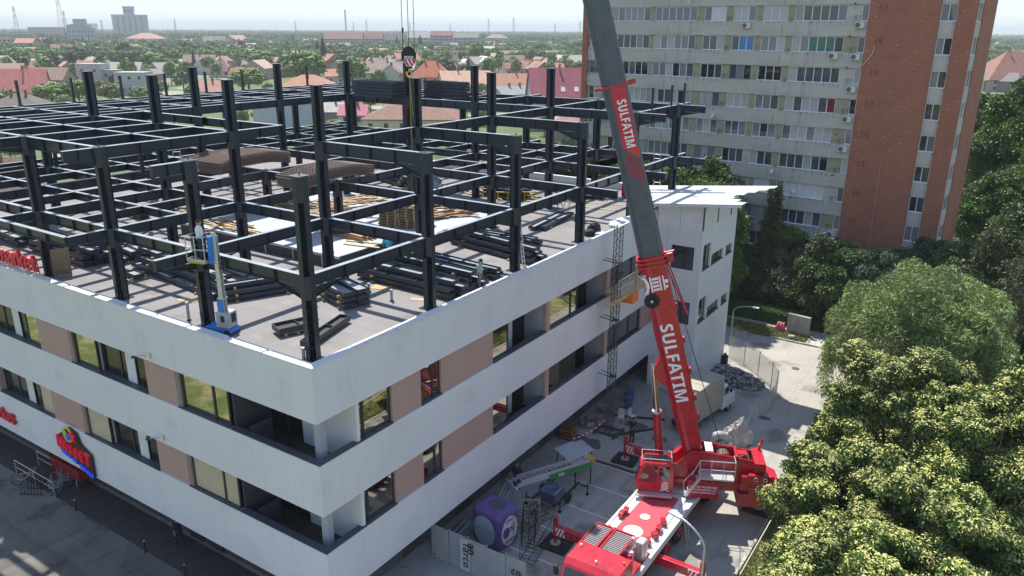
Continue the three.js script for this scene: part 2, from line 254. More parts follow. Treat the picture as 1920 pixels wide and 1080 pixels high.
// ---------------------------------------------------------------- the white commercial building
const B = thing('commercial_building', 'long white three storey building with terracotta panels under the dark steel frame', 'building', [-1, 0, -1]);
{
  const XL = -46, ZR = -40.7, D = 0.32;
  const bands = [[11.2, 13.62], [6.92, 9.3], [2.5, 5.08]];
  for (const [y0, y1] of bands) wpart('wall_band', [b2(-D, 0, y0, y1, ZR, 0), b2(XL, -D, y0, y1, -D, 0)], M.stucco, B, 10);
  wpart('roof_deck', b2(XL, -D, 12.9, 13.25, ZR, -D), M.deck, B, 12);
  wpart('rear_parapet', [b2(XL, 0, 13.25, 13.85, ZR - 0.3, ZR)], M.stucco, B, 10);
  for (let i = 0; i < 16; i++) wpart('coping', b2(-D - 0.05, 0.05, 13.62, 13.66 + (i % 3) * 0.006, -i * 2.5 - 2.48 + rr(0, 0.05), -i * 2.5 - (i ? 0 : -0.05)), M.coping, B, 3);
  for (let i = 0; i < 18; i++) wpart('coping', b2(-D - 0.02 - i * 2.5 - 2.4 + rr(0, 0.1), -D - 0.055 - i * 2.5, 13.62, 13.66 + (i % 2) * 0.008, -D - 0.05, 0.05), M.coping, B, 3);
  // ceilings / floors behind the bands
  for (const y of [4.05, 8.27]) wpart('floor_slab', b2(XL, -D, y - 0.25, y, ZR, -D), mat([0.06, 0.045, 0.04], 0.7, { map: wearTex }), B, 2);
  wpart('floor_slab', b2(XL, -D, 2.5, 2.75, ZR, -D), M.greyPaint, B, 3);
  wpart('floor_slab', b2(XL, -D, 11.2, 11.5, ZR, -D), M.greyPaint, B, 3);
  // core behind everything
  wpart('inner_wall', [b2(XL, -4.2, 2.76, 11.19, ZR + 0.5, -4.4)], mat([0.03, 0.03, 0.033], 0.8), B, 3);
  const rows = [[9.3, 11.2], [5.08, 6.92]];
  // local frame: 'r' runs along -z on x=0, 'l' along -x on z=0; s = distance from the corner, q = depth behind the face
  const bb = (f, s0, s1, y0, y1, q0, q1) => f === 'r' ? b2(-q1, -q0, y0, y1, -s1, -s0) : b2(-s1, -s0, y0, y1, -q1, -q0);
  const sill = (f, s0, s1, y0, q) => wpart('window_sill', bb(f, s0, s1, y0, y0 + 0.05, 0.015, q), M.flashing, B, 2);
  function window_(f, s0, s1, y0, y1, glass, mull = [], q = 0.2) {
    const e = 0.07, ed = [s0, ...mull.flatMap((m) => [m, m]), s1];
    const g = [bb(f, s0, s1, y1 - e, y1, q, q + 0.08), bb(f, s0, s1, y0, y0 + e, q, q + 0.08), bb(f, s0, s0 + e, y0 + e, y1 - e, q, q + 0.08), bb(f, s1 - e, s1, y0 + e, y1 - e, q, q + 0.08)];
    for (const m of mull) g.push(bb(f, m - 0.06, m + 0.06, y0 + e, y1 - e, q - 0.01, q + 0.09));
    const w = wpart('window', g, M.darkFrame, B, 2);
    for (let i = 0; i < ed.length; i += 2) wpart('pane', bb(f, ed[i] + 0.06, ed[i + 1] - 0.06, y0 + e, y1 - e, q + 0.035, q + 0.05), Array.isArray(glass) ? glass[i / 2] : glass, w, 2);
    return w;
  }
  const terra = (f, s0, s1, y0, y1) => wpart('terracotta_panel', bb(f, s0, s1, y0, y1, 0.09, 0.35), M.terra, B, 2);
  function recess(f, s0, s1, y0, y1, col) { // balcony recess: returns, glazing, a pale pier
    const d = f === 'r' ? 1.6 : 0.42;
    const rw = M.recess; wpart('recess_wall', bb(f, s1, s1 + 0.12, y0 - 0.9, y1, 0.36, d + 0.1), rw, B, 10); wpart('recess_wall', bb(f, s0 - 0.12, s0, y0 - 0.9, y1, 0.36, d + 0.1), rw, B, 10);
    window_(f, s0, s1, f === 'r' ? y0 - 0.85 : y0, y1, M.dimGlass, [s0 + (s1 - s0) * 0.33, s0 + (s1 - s0) * 0.62], d);
    wpart('curtain', bb(f, col, col + 0.75, f === 'r' ? y0 - 0.8 : y0 + 0.06, y1 - 0.05, d - 0.05, d - 0.02), M.curtain, B, 2);
    sill(f, s0, s1, y0, 0.4);
  }
  rows.forEach(([y0, y1], k) => {
    const G = M.mirrorGlass;
    // right (long) face
    terra('r', 4.5, 6.5, y0, y1); terra('r', 8.02, 12.38, y0, y1); terra('r', 17.83, 18.27, y0, y1); terra('r', 25.57, 26.05, y0, y1); terra('r', 31.43, 33.4, y0, y1);
    window_('r', 2.3, 4.5, y0, y1, G, [2.75]); sill('r', 2.25, 4.5, y0, 0.3);
    window_('r', 6.5, 8.02, y0, y1, G, [7.5]); sill('r', 6.5, 8.02, y0, 0.3);
    window_('r', 12.38, 14.0, y0, y1, G); sill('r', 12.38, 14.0, y0, 0.3);
    recess('r', 14.0, 17.83, y0, y1, 15.7);
    window_('r', 18.27, 21.75, y0, y1, G, [20.9]); sill('r', 18.27, 21.75, y0, 0.3);
    recess('r', 21.75, 25.57, y0, y1, 22.4);
    window_('r', 26.05, 31.43, y0, y1, M.darkGlass, [27.4, 29.6]); sill('r', 26.05, 31.43, y0, 0.3);
    // left face, repeating every 12.4 m
    for (let n = 0; n < 4; n++) {
      const o = n * 9.35, gl = k ? M.blind : G;
      if (n === 0) { window_('l', 5.75, 9.1, y0, y1, gl, [6.78]); sill('l', 5.7, 9.35, y0, 0.3); wpart('reveal', bb('l', 9.1, 9.38, y0, y1, 0.1, 0.35), M.reveal, B); terra('l', 9.38, 11.75, y0, y1); continue; }
      const s = 11.75 + (n - 1) * 11.6 - (n > 2 ? 0.2 : 0);
      if (n % 2) { recess('l', s, s + 4.35, y0, y1, s + 1.35); window_('l', s + 4.4, s + 6.5, y0, y1, gl); sill('l', s + 4.35, s + 6.8, y0, 0.3); wpart('reveal', bb('l', s + 6.5, s + 6.8, y0, y1, 0.1, 0.35), M.reveal, B); terra('l', s + 6.8, s + 9.95, y0, y1); }
      else { const t = s - 1.65; window_('l', t, t + 1.5, y0, y1, gl); sill('l', t, t + 1.5, y0, 0.3); recess('l', t + 1.55, t + 6.2, y0, y1, t + 2.6); terra('l', t + 6.2, t + 10, y0, y1); }
    }
    // open corner terrace
    const fl = y0 - 1.03;
    wpart('terrace_wall', [b2(-3.5, -0.1, fl, y1, -2.45, -2.27), b2(-2.4, -2.25, fl, y1, -4.3, -2.46)], M.stucco, B, 10);
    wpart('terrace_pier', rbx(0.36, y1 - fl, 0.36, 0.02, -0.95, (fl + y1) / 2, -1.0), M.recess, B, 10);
    window_('l', 3.5, 5.7, fl, y1, M.darkGlass, [4.5], 2.3);
    wpart('terrace_divider', [b2(-5.72, -5.6, fl, y1, -2.3, -0.36)], M.flashing, B, 2);
    wpart('terrace_ledge', [b2(-5.6, -0.36, y0, y0 + 0.05, -0.36, -0.02), b2(-0.36, -0.02, y0, y0 + 0.05, -2.25, -0.02)], M.flashing, B, 2);
    wpart('balustrade_screen', b2(-4.9, -4.85, fl, fl + 1.15, -1.7, -0.5), M.flashing, B, 2);
  });
  // ground floor, set back
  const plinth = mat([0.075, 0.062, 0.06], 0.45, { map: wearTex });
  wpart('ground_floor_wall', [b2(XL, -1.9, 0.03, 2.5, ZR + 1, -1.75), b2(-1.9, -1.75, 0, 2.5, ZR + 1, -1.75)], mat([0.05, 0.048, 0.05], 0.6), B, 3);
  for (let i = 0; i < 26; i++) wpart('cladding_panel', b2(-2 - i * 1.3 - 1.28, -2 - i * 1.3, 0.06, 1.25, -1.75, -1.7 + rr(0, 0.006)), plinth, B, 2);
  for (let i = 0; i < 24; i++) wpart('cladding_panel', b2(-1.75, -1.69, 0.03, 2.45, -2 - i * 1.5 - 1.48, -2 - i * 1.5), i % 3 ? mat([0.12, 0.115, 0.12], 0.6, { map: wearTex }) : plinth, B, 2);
  const poster = [M.yellow, M.orange, mat([0.72, 0.36, 0.02], 0.5), M.orange, M.yellow];
  for (let i = 0; i < 5; i++) { const w = wpart('shop_window', b2(-25.9 - i * 1.5 - 1.4, -25.9 - i * 1.5, 1.3, 2.45, -1.74, -1.66), M.darkFrame, B); wpart('poster', b2(-26 - i * 1.5 - 1.2, -26 - i * 1.5, 1.45, 1.95, -1.655, -1.64), mat([0.7, 0.42, 0.03], 0.5), w); wpart('poster', b2(-26 - i * 1.5 - 1.2, -26 - i * 1.5, 1.95, 2.35, -1.655, -1.64), mat([0.55, 0.05, 0.02], 0.5), w); }
  wpart('entrance_door', [b2(-12.6, -11.4, 0.05, 2.3, -1.7, -1.62)], M.darkFrame, B); wpart('entrance_door', [b2(-10.9, -9.8, 0.05, 2.3, -1.7, -1.62)], M.darkFrame, B);
}
// stair tower at the far end of the long face
const AX = thing('stair_tower', 'narrow white stair tower with small dark windows and corrugated roof beside the crane boom', 'tower', [2, 0, -36]);
{
  const X = 3.5, Z0 = -33.13, Z1 = -40.6, H = 12.75, w = Z0 - Z1;
  const hol = []; for (const y of [9.65, 5.55]) hol.push([0.45, 2.0, y, y + 1.88], [2.3, 4.85, y, y + 0.8], [5.5, 6.95, y, y + 0.75]);
  const side = holed(w, H, hol, 0.3); side.applyMatrix4(new THREE.Matrix4().makeBasis(V(0, 0, -1), V(0, 1, 0), V(1, 0, 0)).setPosition(X - 0.3, 0, Z0));
  const fh = []; for (const y of [9.67, 5.5]) fh.push([1.24, 2.97, y, y + 1.74]);
  const front = holed(X - 0.3, H, fh, 0.3).translate(0, 0, Z0 - 0.3);
  wpart('wall', [side, front, b2(0, X - 0.3, 0, H, Z1, Z1 + 0.3), b2(0, X - 0.31, H - 0.3, H, Z1 + 0.31, Z0 - 0.31)], M.stucco, AX, 10);
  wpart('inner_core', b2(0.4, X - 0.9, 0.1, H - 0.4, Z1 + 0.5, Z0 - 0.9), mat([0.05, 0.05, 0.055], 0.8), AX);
  for (const [s0, s1, y0, y1] of hol) {
    const e = 0.06, zz = (s) => Z0 - s;
    const f = wpart('window', [b2(X - 0.22, X - 0.14, y0, y0 + e, zz(s0), zz(s1)), b2(X - 0.22, X - 0.14, y1 - e, y1, zz(s0), zz(s1)), b2(X - 0.22, X - 0.14, y0 + e, y1 - e, zz(s0), zz(s0 + e)), b2(X - 0.22, X - 0.14, y0 + e, y1 - e, zz(s1 - e), zz(s1))], M.darkFrame, AX);
    wpart('pane', b2(X - 0.2, X - 0.17, y0 + e, y1 - e, zz(s0 + e), zz(s1 - e)), M.mirrorGlass, f);
    wpart('sill', b2(X - 0.13, X + 0.03, y0 - 0.05, y0 + 0.02, zz(s0 - 0.03), zz(s1 + 0.03)), M.flashing, f);
  }
  for (const [x0, x1, y0, y1] of fh) {
    const e = 0.06, a = Z0 - 0.22, b = Z0 - 0.12, m = x0 + 1.0;
    const f = wpart('window', [b2(x0, x1, y0, y0 + e, a, b), b2(x0, x1, y1 - e, y1, a, b), b2(x0, x0 + e, y0 + e, y1 - e, a, b), b2(x1 - e, x1, y0 + e, y1 - e, a, b), b2(m - 0.04, m + 0.04, y0 + e, y1 - e, a, b + 0.01)], M.darkFrame, AX);
    wpart('pane', b2(x0 + e, m - 0.04, y0 + e, y1 - e, a + 0.03, a + 0.05), mat([0.1, 0.11, 0.13], 0.05, { metalness: 0.8 }), f); wpart('pane', b2(m + 0.04, x1 - e, y0 + e, y1 - e, a + 0.03, a + 0.05), mat([0.1, 0.11, 0.13], 0.05, { metalness: 0.8 }), f);
  }
  // pale clerestory panels under the roof
  const cl = mat([0.78, 0.79, 0.8], 0.4, { map: wearTex });
  for (let i = 0; i < 5; i++) wpart('clerestory_panel', b2(X - 0.08, X - 0.02, H, 14.62, Z0 - i * 1.49 - 1.46, Z0 - i * 1.49), cl, AX);
  for (let i = 0; i < 2; i++) wpart('clerestory_panel', b2(0.05 + i * 1.72, 1.74 + i * 1.68, H, 14.35 + i * 0.17, Z0 - 0.08, Z0 - 0.02), cl, AX);
  wpart('corner_post', [bx(0.09, 2, 0.09, X, H + 0.95, Z0), bx(0.07, 1.9, 0.07, X, H + 0.95, Z0 - 2.98), bx(0.07, 1.9, 0.07, X, H + 0.95, Z0 - 5.96)], M.flashing, AX);
  // tilted corrugated roof, one mesh per sheet
  const rm = mat([0.74, 0.75, 0.74], 0.4, { map: wearTex }), yAt = (x) => 14.34 + 0.106 * (x + 0.23);
  for (let i = 0; i < 8; i++) {
    const z1 = -32.45 - i * 1.0, z0 = z1 - 1.03, xr = [6.25, 5.55, 4.85, 4.6, 5.1, 5.6, 6.1, 6.4][i], xl = -0.3 - i * 0.52, g = [];
    const u = V(1, 0.106, 0).normalize(), L = (xr - xl) / u.x;
    g.push(basis(bx(L, 0.05, 1.02), V((xl + xr) / 2, yAt((xl + xr) / 2) + (i % 2) * 0.012, (z0 + z1) / 2), u, V(-u.y, u.x, 0), V(0, 0, 1)));
    for (let k = 0; k < 3; k++) g.push(basis(bx(L, 0.02, 0.05), V((xl + xr) / 2, yAt((xl + xr) / 2) + 0.03, z1 - 0.2 - k * 0.33), u, V(-u.y, u.x, 0), V(0, 0, 1)));
    wpart('roof_sheet', g, rm, AX);
  }
  wpart('roof_fascia', [bar(V(-0.3, yAt(-0.3) - 0.12, -32.47), V(6.22, yAt(6.22) - 0.12, -32.47), 0.04, 0.16)], M.coping, AX);
}
// floodlight arms on the left face
for (const [i, x, y, l] of [[0, -11.0, 11.55, 'floodlight arm above the upper row of windows on the left face of the white building'], [1, -10.9, 7.28, 'floodlight arm above the lower row of windows on the left face of the white building']]) {
  const t = thing('wall_floodlight', l, 'floodlight', [x, y, 0.05], 0, 'floodlights on the left face');
  part('mounting_box', rbx(0.22, 0.24, 0.12, 0.02, 0, 0, 0.06), mat([0.7, 0.68, 0.5], 0.6), t);
  part('arm', [tube(V(0, 0, 0.1), V(-0.15, 0.12, 0.35), 0.03), tube(V(-0.15, 0.12, 0.35), V(-0.42, -0.02, 0.4), 0.022)], M.galv, t);
  part('lamp_head', rbx(0.26, 0.1, 0.16, 0.03, -0.52, -0.06, 0.42, 0.5), M.darkFrame, t);
}
// ---------------------------------------------------------------- the steel frame on the roof
const DECK = 13.25;
const F = thing('steel_structure', 'dark grey two level steel frame of columns and beams standing on the white building', 'steel structure', [-15, DECK, -15]);
const colX = (i) => -1.3 - 6.8 * i, colZ = (j) => -1.3 - 7.5 * j;
{
  function cruciform(x, z, y0, y1) { // two crossed I sections
    const h = 0.27, w = 0.12, t = 0.022, g = [b2(x - h, x + h, y0, y1, z - 0.012, z + 0.012), b2(x - 0.012, x + 0.012, y0, y1, z - h, z - 0.0125), b2(x - 0.012, x + 0.012, y0, y1, z + 0.0125, z + h)];
    for (const s of [-1, 1]) g.push(b2(x + s * h, x + s * (h + t), y0, y1, z - w, z + w), b2(x - w, x + w, y0, y1, z + s * h, z + s * (h + t)));
    return g;
  }
  function casing(x, z, y0, y1) { const c = []; for (let k = 0; k < 8; k++) { const a = (k + 0.5) / 8 * 2 * Math.PI; c.push([Math.cos(a) * 0.335, Math.sin(a) * 0.335]); } return poly(c, 0, y1 - y0).rotateX(-Math.PI / 2).translate(x, y0, z); }
  function beamGeo(a, b, h = 0.56, w = 0.24, ha = 0, hb = 0) { // a, b at the top flange; ha, hb haunch depth at the ends
    const d = b.clone().sub(a), L = d.length(); d.normalize(); const up = V(0, 1, 0), s = d.clone().cross(up), g = [];
    g.push(bx(L, h - 0.04, 0.014, L / 2, -h / 2, 0));
    const x0 = ha ? 1.5 : 0, x1 = hb ? L - 1.5 : L; g.push(bx(x1 - x0, 0.02, w, (x0 + x1) / 2, -h + 0.01, 0));
    const haunch = (x, dir, k) => { g.push(poly([[x, -h], [x + dir * 1.5, -h], [x, -h - k]], -0.007, 0.007)); const e = Math.hypot(1.5, k), an = Math.atan2(k, 1.5); g.push(bx(e, 0.02, w, 0, 0, 0, 0, 0, dir * an).translate(x + dir * 0.75, -h - k / 2, 0)); };
    if (ha) haunch(0, 1, ha); if (hb) haunch(L, -1, hb);
    const n = Math.max(2, Math.round(L / 1.7)); for (let k = 0; k <= n; k++) g.push(bx(0.014, h - 0.05, w - 0.02, Math.min(L - 0.01, Math.max(0.01, L * k / n)), -h / 2, 0));
    return basis(merge([tint(merge(g), DARK), tint(bx(L, 0.02, w, L / 2, -0.01, 0), PALE)]), a, d, up, s); // the top flange is coloured paler than the rest
  }
  const DARK = [0.024, 0.033, 0.05], PALE = [0.36, 0.4, 0.45];
  const L1 = 16.85, L2 = 20.75, P = (i, j, y) => V(colX(i), y, colZ(j));
  const tall = (i, j) => i >= 1 && i <= 4 && j >= 1 && j <= 4 && !((i === 2 || i === 3) && (j === 2 || j === 3));
  for (let i = 0; i <= 5; i++) for (let j = 0; j <= 5; j++) {
    const x = colX(i), z = colZ(j), atrium = (i === 2 || i === 3) && (j === 2 || j === 3);
    const top = atrium ? L1 : tall(i, j) ? 23.45 : L2 + (i === 0 && j === 0 ? 0.05 : 0);
    const g = [cruciform(x, z, DECK, top - 0.02)];
    g.push(casing(x, z, L1 - 0.95, L1 + 0.02)); if (!atrium) g.push(casing(x, z, L2 - 0.95, L2 + 0.02));
    for (let y = DECK + 0.6; y < L1 - 1; y += 0.55) g.push(bx(0.5, 0.015, 0.5, x, y, z));
    const c = wpart('column', g, M.steel, F, 3);
    wpart('base_plate', [bx(0.78, 0.035, 0.78, x, DECK + 0.018, z), bx(0.05, 0.25, 0.6, x, DECK + 0.16, z, 0.78), bx(0.6, 0.25, 0.05, x, DECK + 0.16, z, 0.78)], M.steel, c);
    wpart('cap_plate', [bx(0.62, 0.03, 0.62, x, top, z), ...(top > L2 + 0.1 ? [] : [tube(V(x, top, z), V(x, top + 0.14, z), 0.03)])], mat([0.09, 0.1, 0.115], 0.4, { metalness: 0.3 }), c);
  }
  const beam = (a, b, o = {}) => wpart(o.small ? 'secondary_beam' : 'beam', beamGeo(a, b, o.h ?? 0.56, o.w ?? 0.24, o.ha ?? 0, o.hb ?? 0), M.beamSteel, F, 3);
  const G = 0.31, off = (a, b) => { const d = b.clone().sub(a).normalize().multiplyScalar(G); return [a.clone().add(d), b.clone().sub(d)]; };
  const span = (a, b, o) => { const [p, q] = off(a, b); beam(p, q, o); };
  // lower level: every frame line
  for (let i = 0; i <= 5; i++) for (let j = 0; j <= 5; j++) {
    const hz = i === 0 ? 0.4 : i === 1 ? 0.3 : 0;
    if (j < 5) span(P(i, j, L1), P(i, j + 1, L1), { ha: j === 0 ? hz || 0.3 : 0, hb: i === 0 ? 0.45 : 0 });
    if (i < 5) span(P(i, j, L1), P(i + 1, j, L1), { ha: i === 0 ? 0.45 : 0, hb: i === 0 ? 0.3 : 0 });
  }
  // upper level
  const up = (i, j) => i >= 2 && !(i <= 3 && j >= 1 && j < 4) ;
  for (let i = 0; i <= 5; i++) for (let j = 0; j <= 5; j++) {
    const a = P(i, j, L2);
    const skipZ = (i === 0 && j < 4) || (i === 1 && j < 1) || ((i === 2 || i === 3) && (j >= 1 && j < 4));
    const skipX = (i === 1 && (j === 0 || j === 2 || j === 3)) || (i === 0 && j === 0) || (i === 2 && (j === 2 || j === 3)) || (i === 3 && (j === 2 || j === 3)) || (i === 1 && j === 1);
    if (j < 5 && !skipZ) span(a, P(i, j + 1, L2), { ha: i < 2 ? 0.2 : 0 });
    if (i < 5 && !skipX) span(a, P(i + 1, j, L2), { ha: i === 0 ? 0.5 : 0, h: 0.62 });
  }
  // brackets beyond the columns on the two near sides
  const bracket = (a, b, k) => beam(a, b, { ha: k, h: 0.52 });
  for (let i = 1; i <= 5; i++) { bracket(P(i, 0, L1).add(V(0, 0, G)), P(i, 0, L1).add(V(0, 0, 2.2)), 0.3); bracket(P(i, 0, L2).add(V(0, 0, G)), P(i, 0, L2).add(V(0, 0, 1.75)), 0.3); }
  for (const j of [3, 4, 5]) { bracket(P(0, j, L1).add(V(G, 0, 0)), P(0, j, L1).add(V(2.5, 0, 0)), 0.3); if (j > 3) bracket(P(0, j, L2).add(V(G, 0, 0)), P(0, j, L2).add(V(2.2, 0, 0)), 0.3); }
  for (const i of [0, 1, 2]) for (const y of [L1, L2]) bracket(P(i, 5, y).add(V(0, 0, -G)), P(i, 5, y).add(V(0, 0, -2.2)), 0.35);
  bracket(P(2, 1, L2).add(V(0, 0, -G)), P(2, 1, L2).add(V(0, 0, -3.4)), 0.2);
  for (let i = 2; i < 5; i++) beam(V(colX(i) + (i === 2 ? 0 : 0), L1, colZ(0) + 2.2), V(colX(i + 1), L1, colZ(0) + 2.2), { h: 0.45, small: true });
  beam(V(colX(2), L2, -12.2), V(colX(3) - 0.4, L2, -12.2), { h: 0.5, small: true }); beam(V(colX(3), L2, -12.2), V(colX(4), L2, -12.2), { h: 0.5, small: true });
  // secondary grids at half bays
  const o2 = { h: 0.45, w: 0.2, small: true };
  for (let i = 2; i < 5; i++) for (let j = 0; j < 5; j++) {
    const x = colX(i) - 3.4, z = colZ(j) - 3.75, atr = i === 2 && (j === 1 || j === 2 || j === 3) || i === 3 && (j === 2);
    if (!atr) { beam(V(x, L1, colZ(j) - 0.12), V(x, L1, colZ(j + 1) + 0.12), o2); beam(V(colX(i) - 0.12, L1, z), V(colX(i + 1) + 0.12, L1, z), o2); }
    const upper = !(i < 4 && j >= 1 && j < 4);
    if (upper) { beam(V(x, L2, colZ(j) - 0.12), V(x, L2, colZ(j + 1) + 0.12), o2); beam(V(colX(i) - 0.12, L2, z), V(colX(i + 1) + 0.12, L2, z), o2); if (i === 4) beam(V(x + 1.7, L2, colZ(j) - 0.12), V(x + 1.7, L2, colZ(j + 1) + 0.12), o2); }
  }
  for (const j of [3, 4]) { beam(V(colX(1) - 3.4, L1, colZ(j) - 0.12), V(colX(1) - 3.4, L1, colZ(j + 1) + 0.12), o2); beam(V(colX(1) - 0.12, L1, colZ(j) - 3.75), V(colX(2) + 0.12, L1, colZ(j) - 3.75), o2); beam(V(colX(0) - 3.4, L1, colZ(4) - 0.12), V(colX(0) - 3.4, L1, colZ(5) + 0.12), o2); }
  // far edge strip with its little posts
  for (const y of [L1, L2]) { beam(V(-38.9, y, 0.4), V(-38.9, y, -41), o2); for (let j = 0; j <= 5; j++) { beam(V(colX(5) - G, y, colZ(j)), V(-38.8, y, colZ(j)), o2); if (j < 5) beam(V(colX(5) - 0.1, y, colZ(j) - 3.75), V(-38.8, y, colZ(j) - 3.75), o2); } beam(V(-37.1, y, colZ(0)), V(-37.1, y, colZ(5)), o2); }
  for (let k = 0; k < 9; k++) wpart('edge_post', [bx(0.16, 1.75, 0.16, -38.9, L2 + 0.87, -5.5 - k * 3.85), bx(0.3, 0.03, 0.3, -38.9, L2 + 0.015, -5.5 - k * 3.85)], M.steel, F);
  for (const [x, z] of [[-35.0, -9.2], [-27.4, -10.9], [-28.5, 0.8]]) wpart('edge_post', [bx(0.2, 2.0, 0.2, x, L1 + 1.0, z), bx(0.34, 0.03, 0.34, x, L1 + 0.015, z)], M.steel, F);
  for (const z of [-40, -37.5, -34]) wpart('edge_post', [bx(0.14, 1.5, 0.14, -1.3, L2 + 0.75, z)], M.steel, F);
}
// loose beam for the stacks: length along x, top at 0
const beamCache = {};
function stockBeam(L, h = 0.28, w = 0.28) {
  const k = L.toFixed(1) + h; if (beamCache[k]) return beamCache[k].clone();
  const g = [bx(L, 0.02, w, 0, h - 0.01, 0), bx(L, 0.02, w, 0, 0.01, 0), bx(L, h - 0.04, 0.014, 0, h / 2, 0)]; const n = Math.round(L / 1.4); for (let i = 0; i <= n; i++) g.push(bx(0.014, h - 0.05, w - 0.02, -L / 2 + 0.02 + (L - 0.04) * i / n, h / 2, 0));
  return beamCache[k] = uvw(merge(g), 3);
}
// ---------------------------------------------------------------- things lying on the roof
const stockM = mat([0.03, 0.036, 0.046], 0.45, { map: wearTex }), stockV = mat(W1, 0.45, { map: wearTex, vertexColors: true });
function lyingBeam(L, w, h) { // I section on its side: flanges upright, web level, end plates
  const g = [bx(L, h, 0.018, 0, h / 2, w / 2), bx(L, h, 0.018, 0, h / 2, -w / 2), bx(0.018, h, w + 0.04, L / 2, h / 2, 0), bx(0.018, h, w + 0.04, -L / 2, h / 2, 0)];
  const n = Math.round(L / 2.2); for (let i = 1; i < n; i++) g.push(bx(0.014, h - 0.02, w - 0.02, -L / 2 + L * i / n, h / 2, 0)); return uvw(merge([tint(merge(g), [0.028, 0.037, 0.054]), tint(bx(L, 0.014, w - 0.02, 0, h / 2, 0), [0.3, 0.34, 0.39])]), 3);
}
const lyCache = {}; const ly = (L, w, h) => lyCache[[L, w, h]] ??= lyingBeam(L, w, h);
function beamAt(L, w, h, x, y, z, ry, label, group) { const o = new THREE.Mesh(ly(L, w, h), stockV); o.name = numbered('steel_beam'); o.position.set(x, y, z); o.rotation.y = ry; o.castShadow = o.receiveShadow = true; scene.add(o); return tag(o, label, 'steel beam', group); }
const bearerG = uvw(bx(0.1, 0.1, 1, 0, 0.05, 0), 1);
function bearer(x, y, z, ry, len, label) { const o = new THREE.Mesh(bearerG, M.woodYellow); o.name = numbered('timber_bearer'); o.position.set(x, y, z); o.rotation.y = ry; o.scale.z = len; o.castShadow = true; scene.add(o); return tag(o, label, 'timber block', label.replace('short timber block', 'timber blocks')); }
// a stack of lying beams: rows of [count, length]
function stack(x, z, ry, L, w0, h0, layers, label, group) {
  const bear = 'short timber block under the ' + group;
  const c = Math.cos(ry), s = Math.sin(ry), w = w0 + 0.13, h = h0 * 0.72; let y = DECK + 0.1;
  layers.forEach((n, k) => {
    for (const t of [-0.32, 0.32]) bearer(x + c * L * t, y - 0.1, z - s * L * t, ry, n * (w + 0.1) + 0.25, bear);
    for (let i = 0; i < n; i++) { const v = (i - (n - 1) / 2) * (w + 0.12) + rr(-0.04, 0.04), u = rr(-0.3, 0.3) * (L > 4 ? 1 : 0.3); beamAt(L, w, h, x + c * u + s * v, y, z - s * u + c * v, ry + rr(-0.012, 0.012), label, group); }
    y += h + 0.1;
  });
}
R = rngOf(31);
stack(-4.3, -10.75, -0.03, 6.4, 0.4, 0.3, [2, 2, 1], 'dark steel beam in the front stack beside the second column of the long parapet', 'front stack of steel beams');
stack(-4.6, -12.55, -0.05, 6.9, 0.36, 0.3, [3, 2, 1], 'dark steel beam in the wide stack left of the man in the green shirt', 'wide stack of steel beams');
stack(-5.2, -14.5, -0.07, 7.6, 0.32, 0.28, [3, 2], 'long thin dark steel beam in the stack behind the man in the green shirt', 'rear stack of steel beams');
stack(-4.6, -19.0, -0.18, 6.6, 0.36, 0.28, [3, 2, 1], 'dark steel beam in the crossed pile beside the ladder and third column', 'crossed pile by the ladder');
stack(-5.2, -20.9, 0.06, 4.4, 0.3, 0.26, [3, 2], 'short dark steel beam at the back of the pile by the ladder', 'rear beams by the ladder');
stack(-5.35, -27.3, 1.68, 5.0, 0.34, 0.3, [2], 'dark steel beam of the lone pair lying before the far right columns', 'lone pair of beams');
stack(-5.4, -7.2, -0.28, 2.5, 0.5, 0.26, [2, 2, 2], 'short dark steel beam in the squat pile behind the corner column', 'squat pile by the corner column');
stack(-9.7, -5.5, 1.13, 3.9, 0.34, 0.26, [2, 2, 1], 'dark steel beam in the diagonal stack right of the mast lift', 'diagonal stack by the lift');
stack(-15.0, -5.0, -0.1, 8.6, 0.44, 0.34, [3, 2, 1], 'long dark steel beam in the big stack behind the mast lift', 'big stack behind the lift');
stack(-13.2, -7.4, -0.1, 7.0, 0.32, 0.28, [3, 1], 'dark steel beam in the low row behind the big stack and lift', 'low row behind the big stack');
stack(-24.3, -3.9, -0.02, 6.2, 0.36, 0.34, [3, 3, 2], 'dark steel beam in the tall stack behind the red roof letters', 'tall stack behind the red letters');
stack(-23.6, -6.2, -0.15, 6.5, 0.32, 0.28, [4, 2], 'dark steel beam in the splayed pile beyond the tall stack', 'splayed pile');
stack(-32.0, -4.2, -0.1, 6.0, 0.36, 0.3, [3, 3], 'dark steel beam in the leftmost stack of the roof', 'leftmost stack');
stack(-17.5, -3.6, -0.1, 1.1, 0.4, 0.3, [1], 'very short dark steel stub beside the third column of the left parapet', 'steel stub');
stack(-30.0, -11.8, -0.2, 1.6, 0.5, 0.4, [1, 1], 'short dark steel piece in the shade at the far left of the roof', 'steel pieces far left');
stack(-12.8, -32.7, -0.1, 3.6, 0.3, 0.25, [4, 3, 3], 'dark steel beam in the far stack near the rear wall of the roof', 'far stack at the rear wall');
stack(-19.2, -30.2, -0.4, 3.4, 0.3, 0.25, [5, 4, 3], 'dark steel section in the far heap below the hanging beam', 'far heap of sections');
stack(-24.0, -32.5, -0.3, 3.8, 0.3, 0.25, [4, 3, 2], 'dark steel section in the far left heap before the rear wall', 'far left heap of sections');
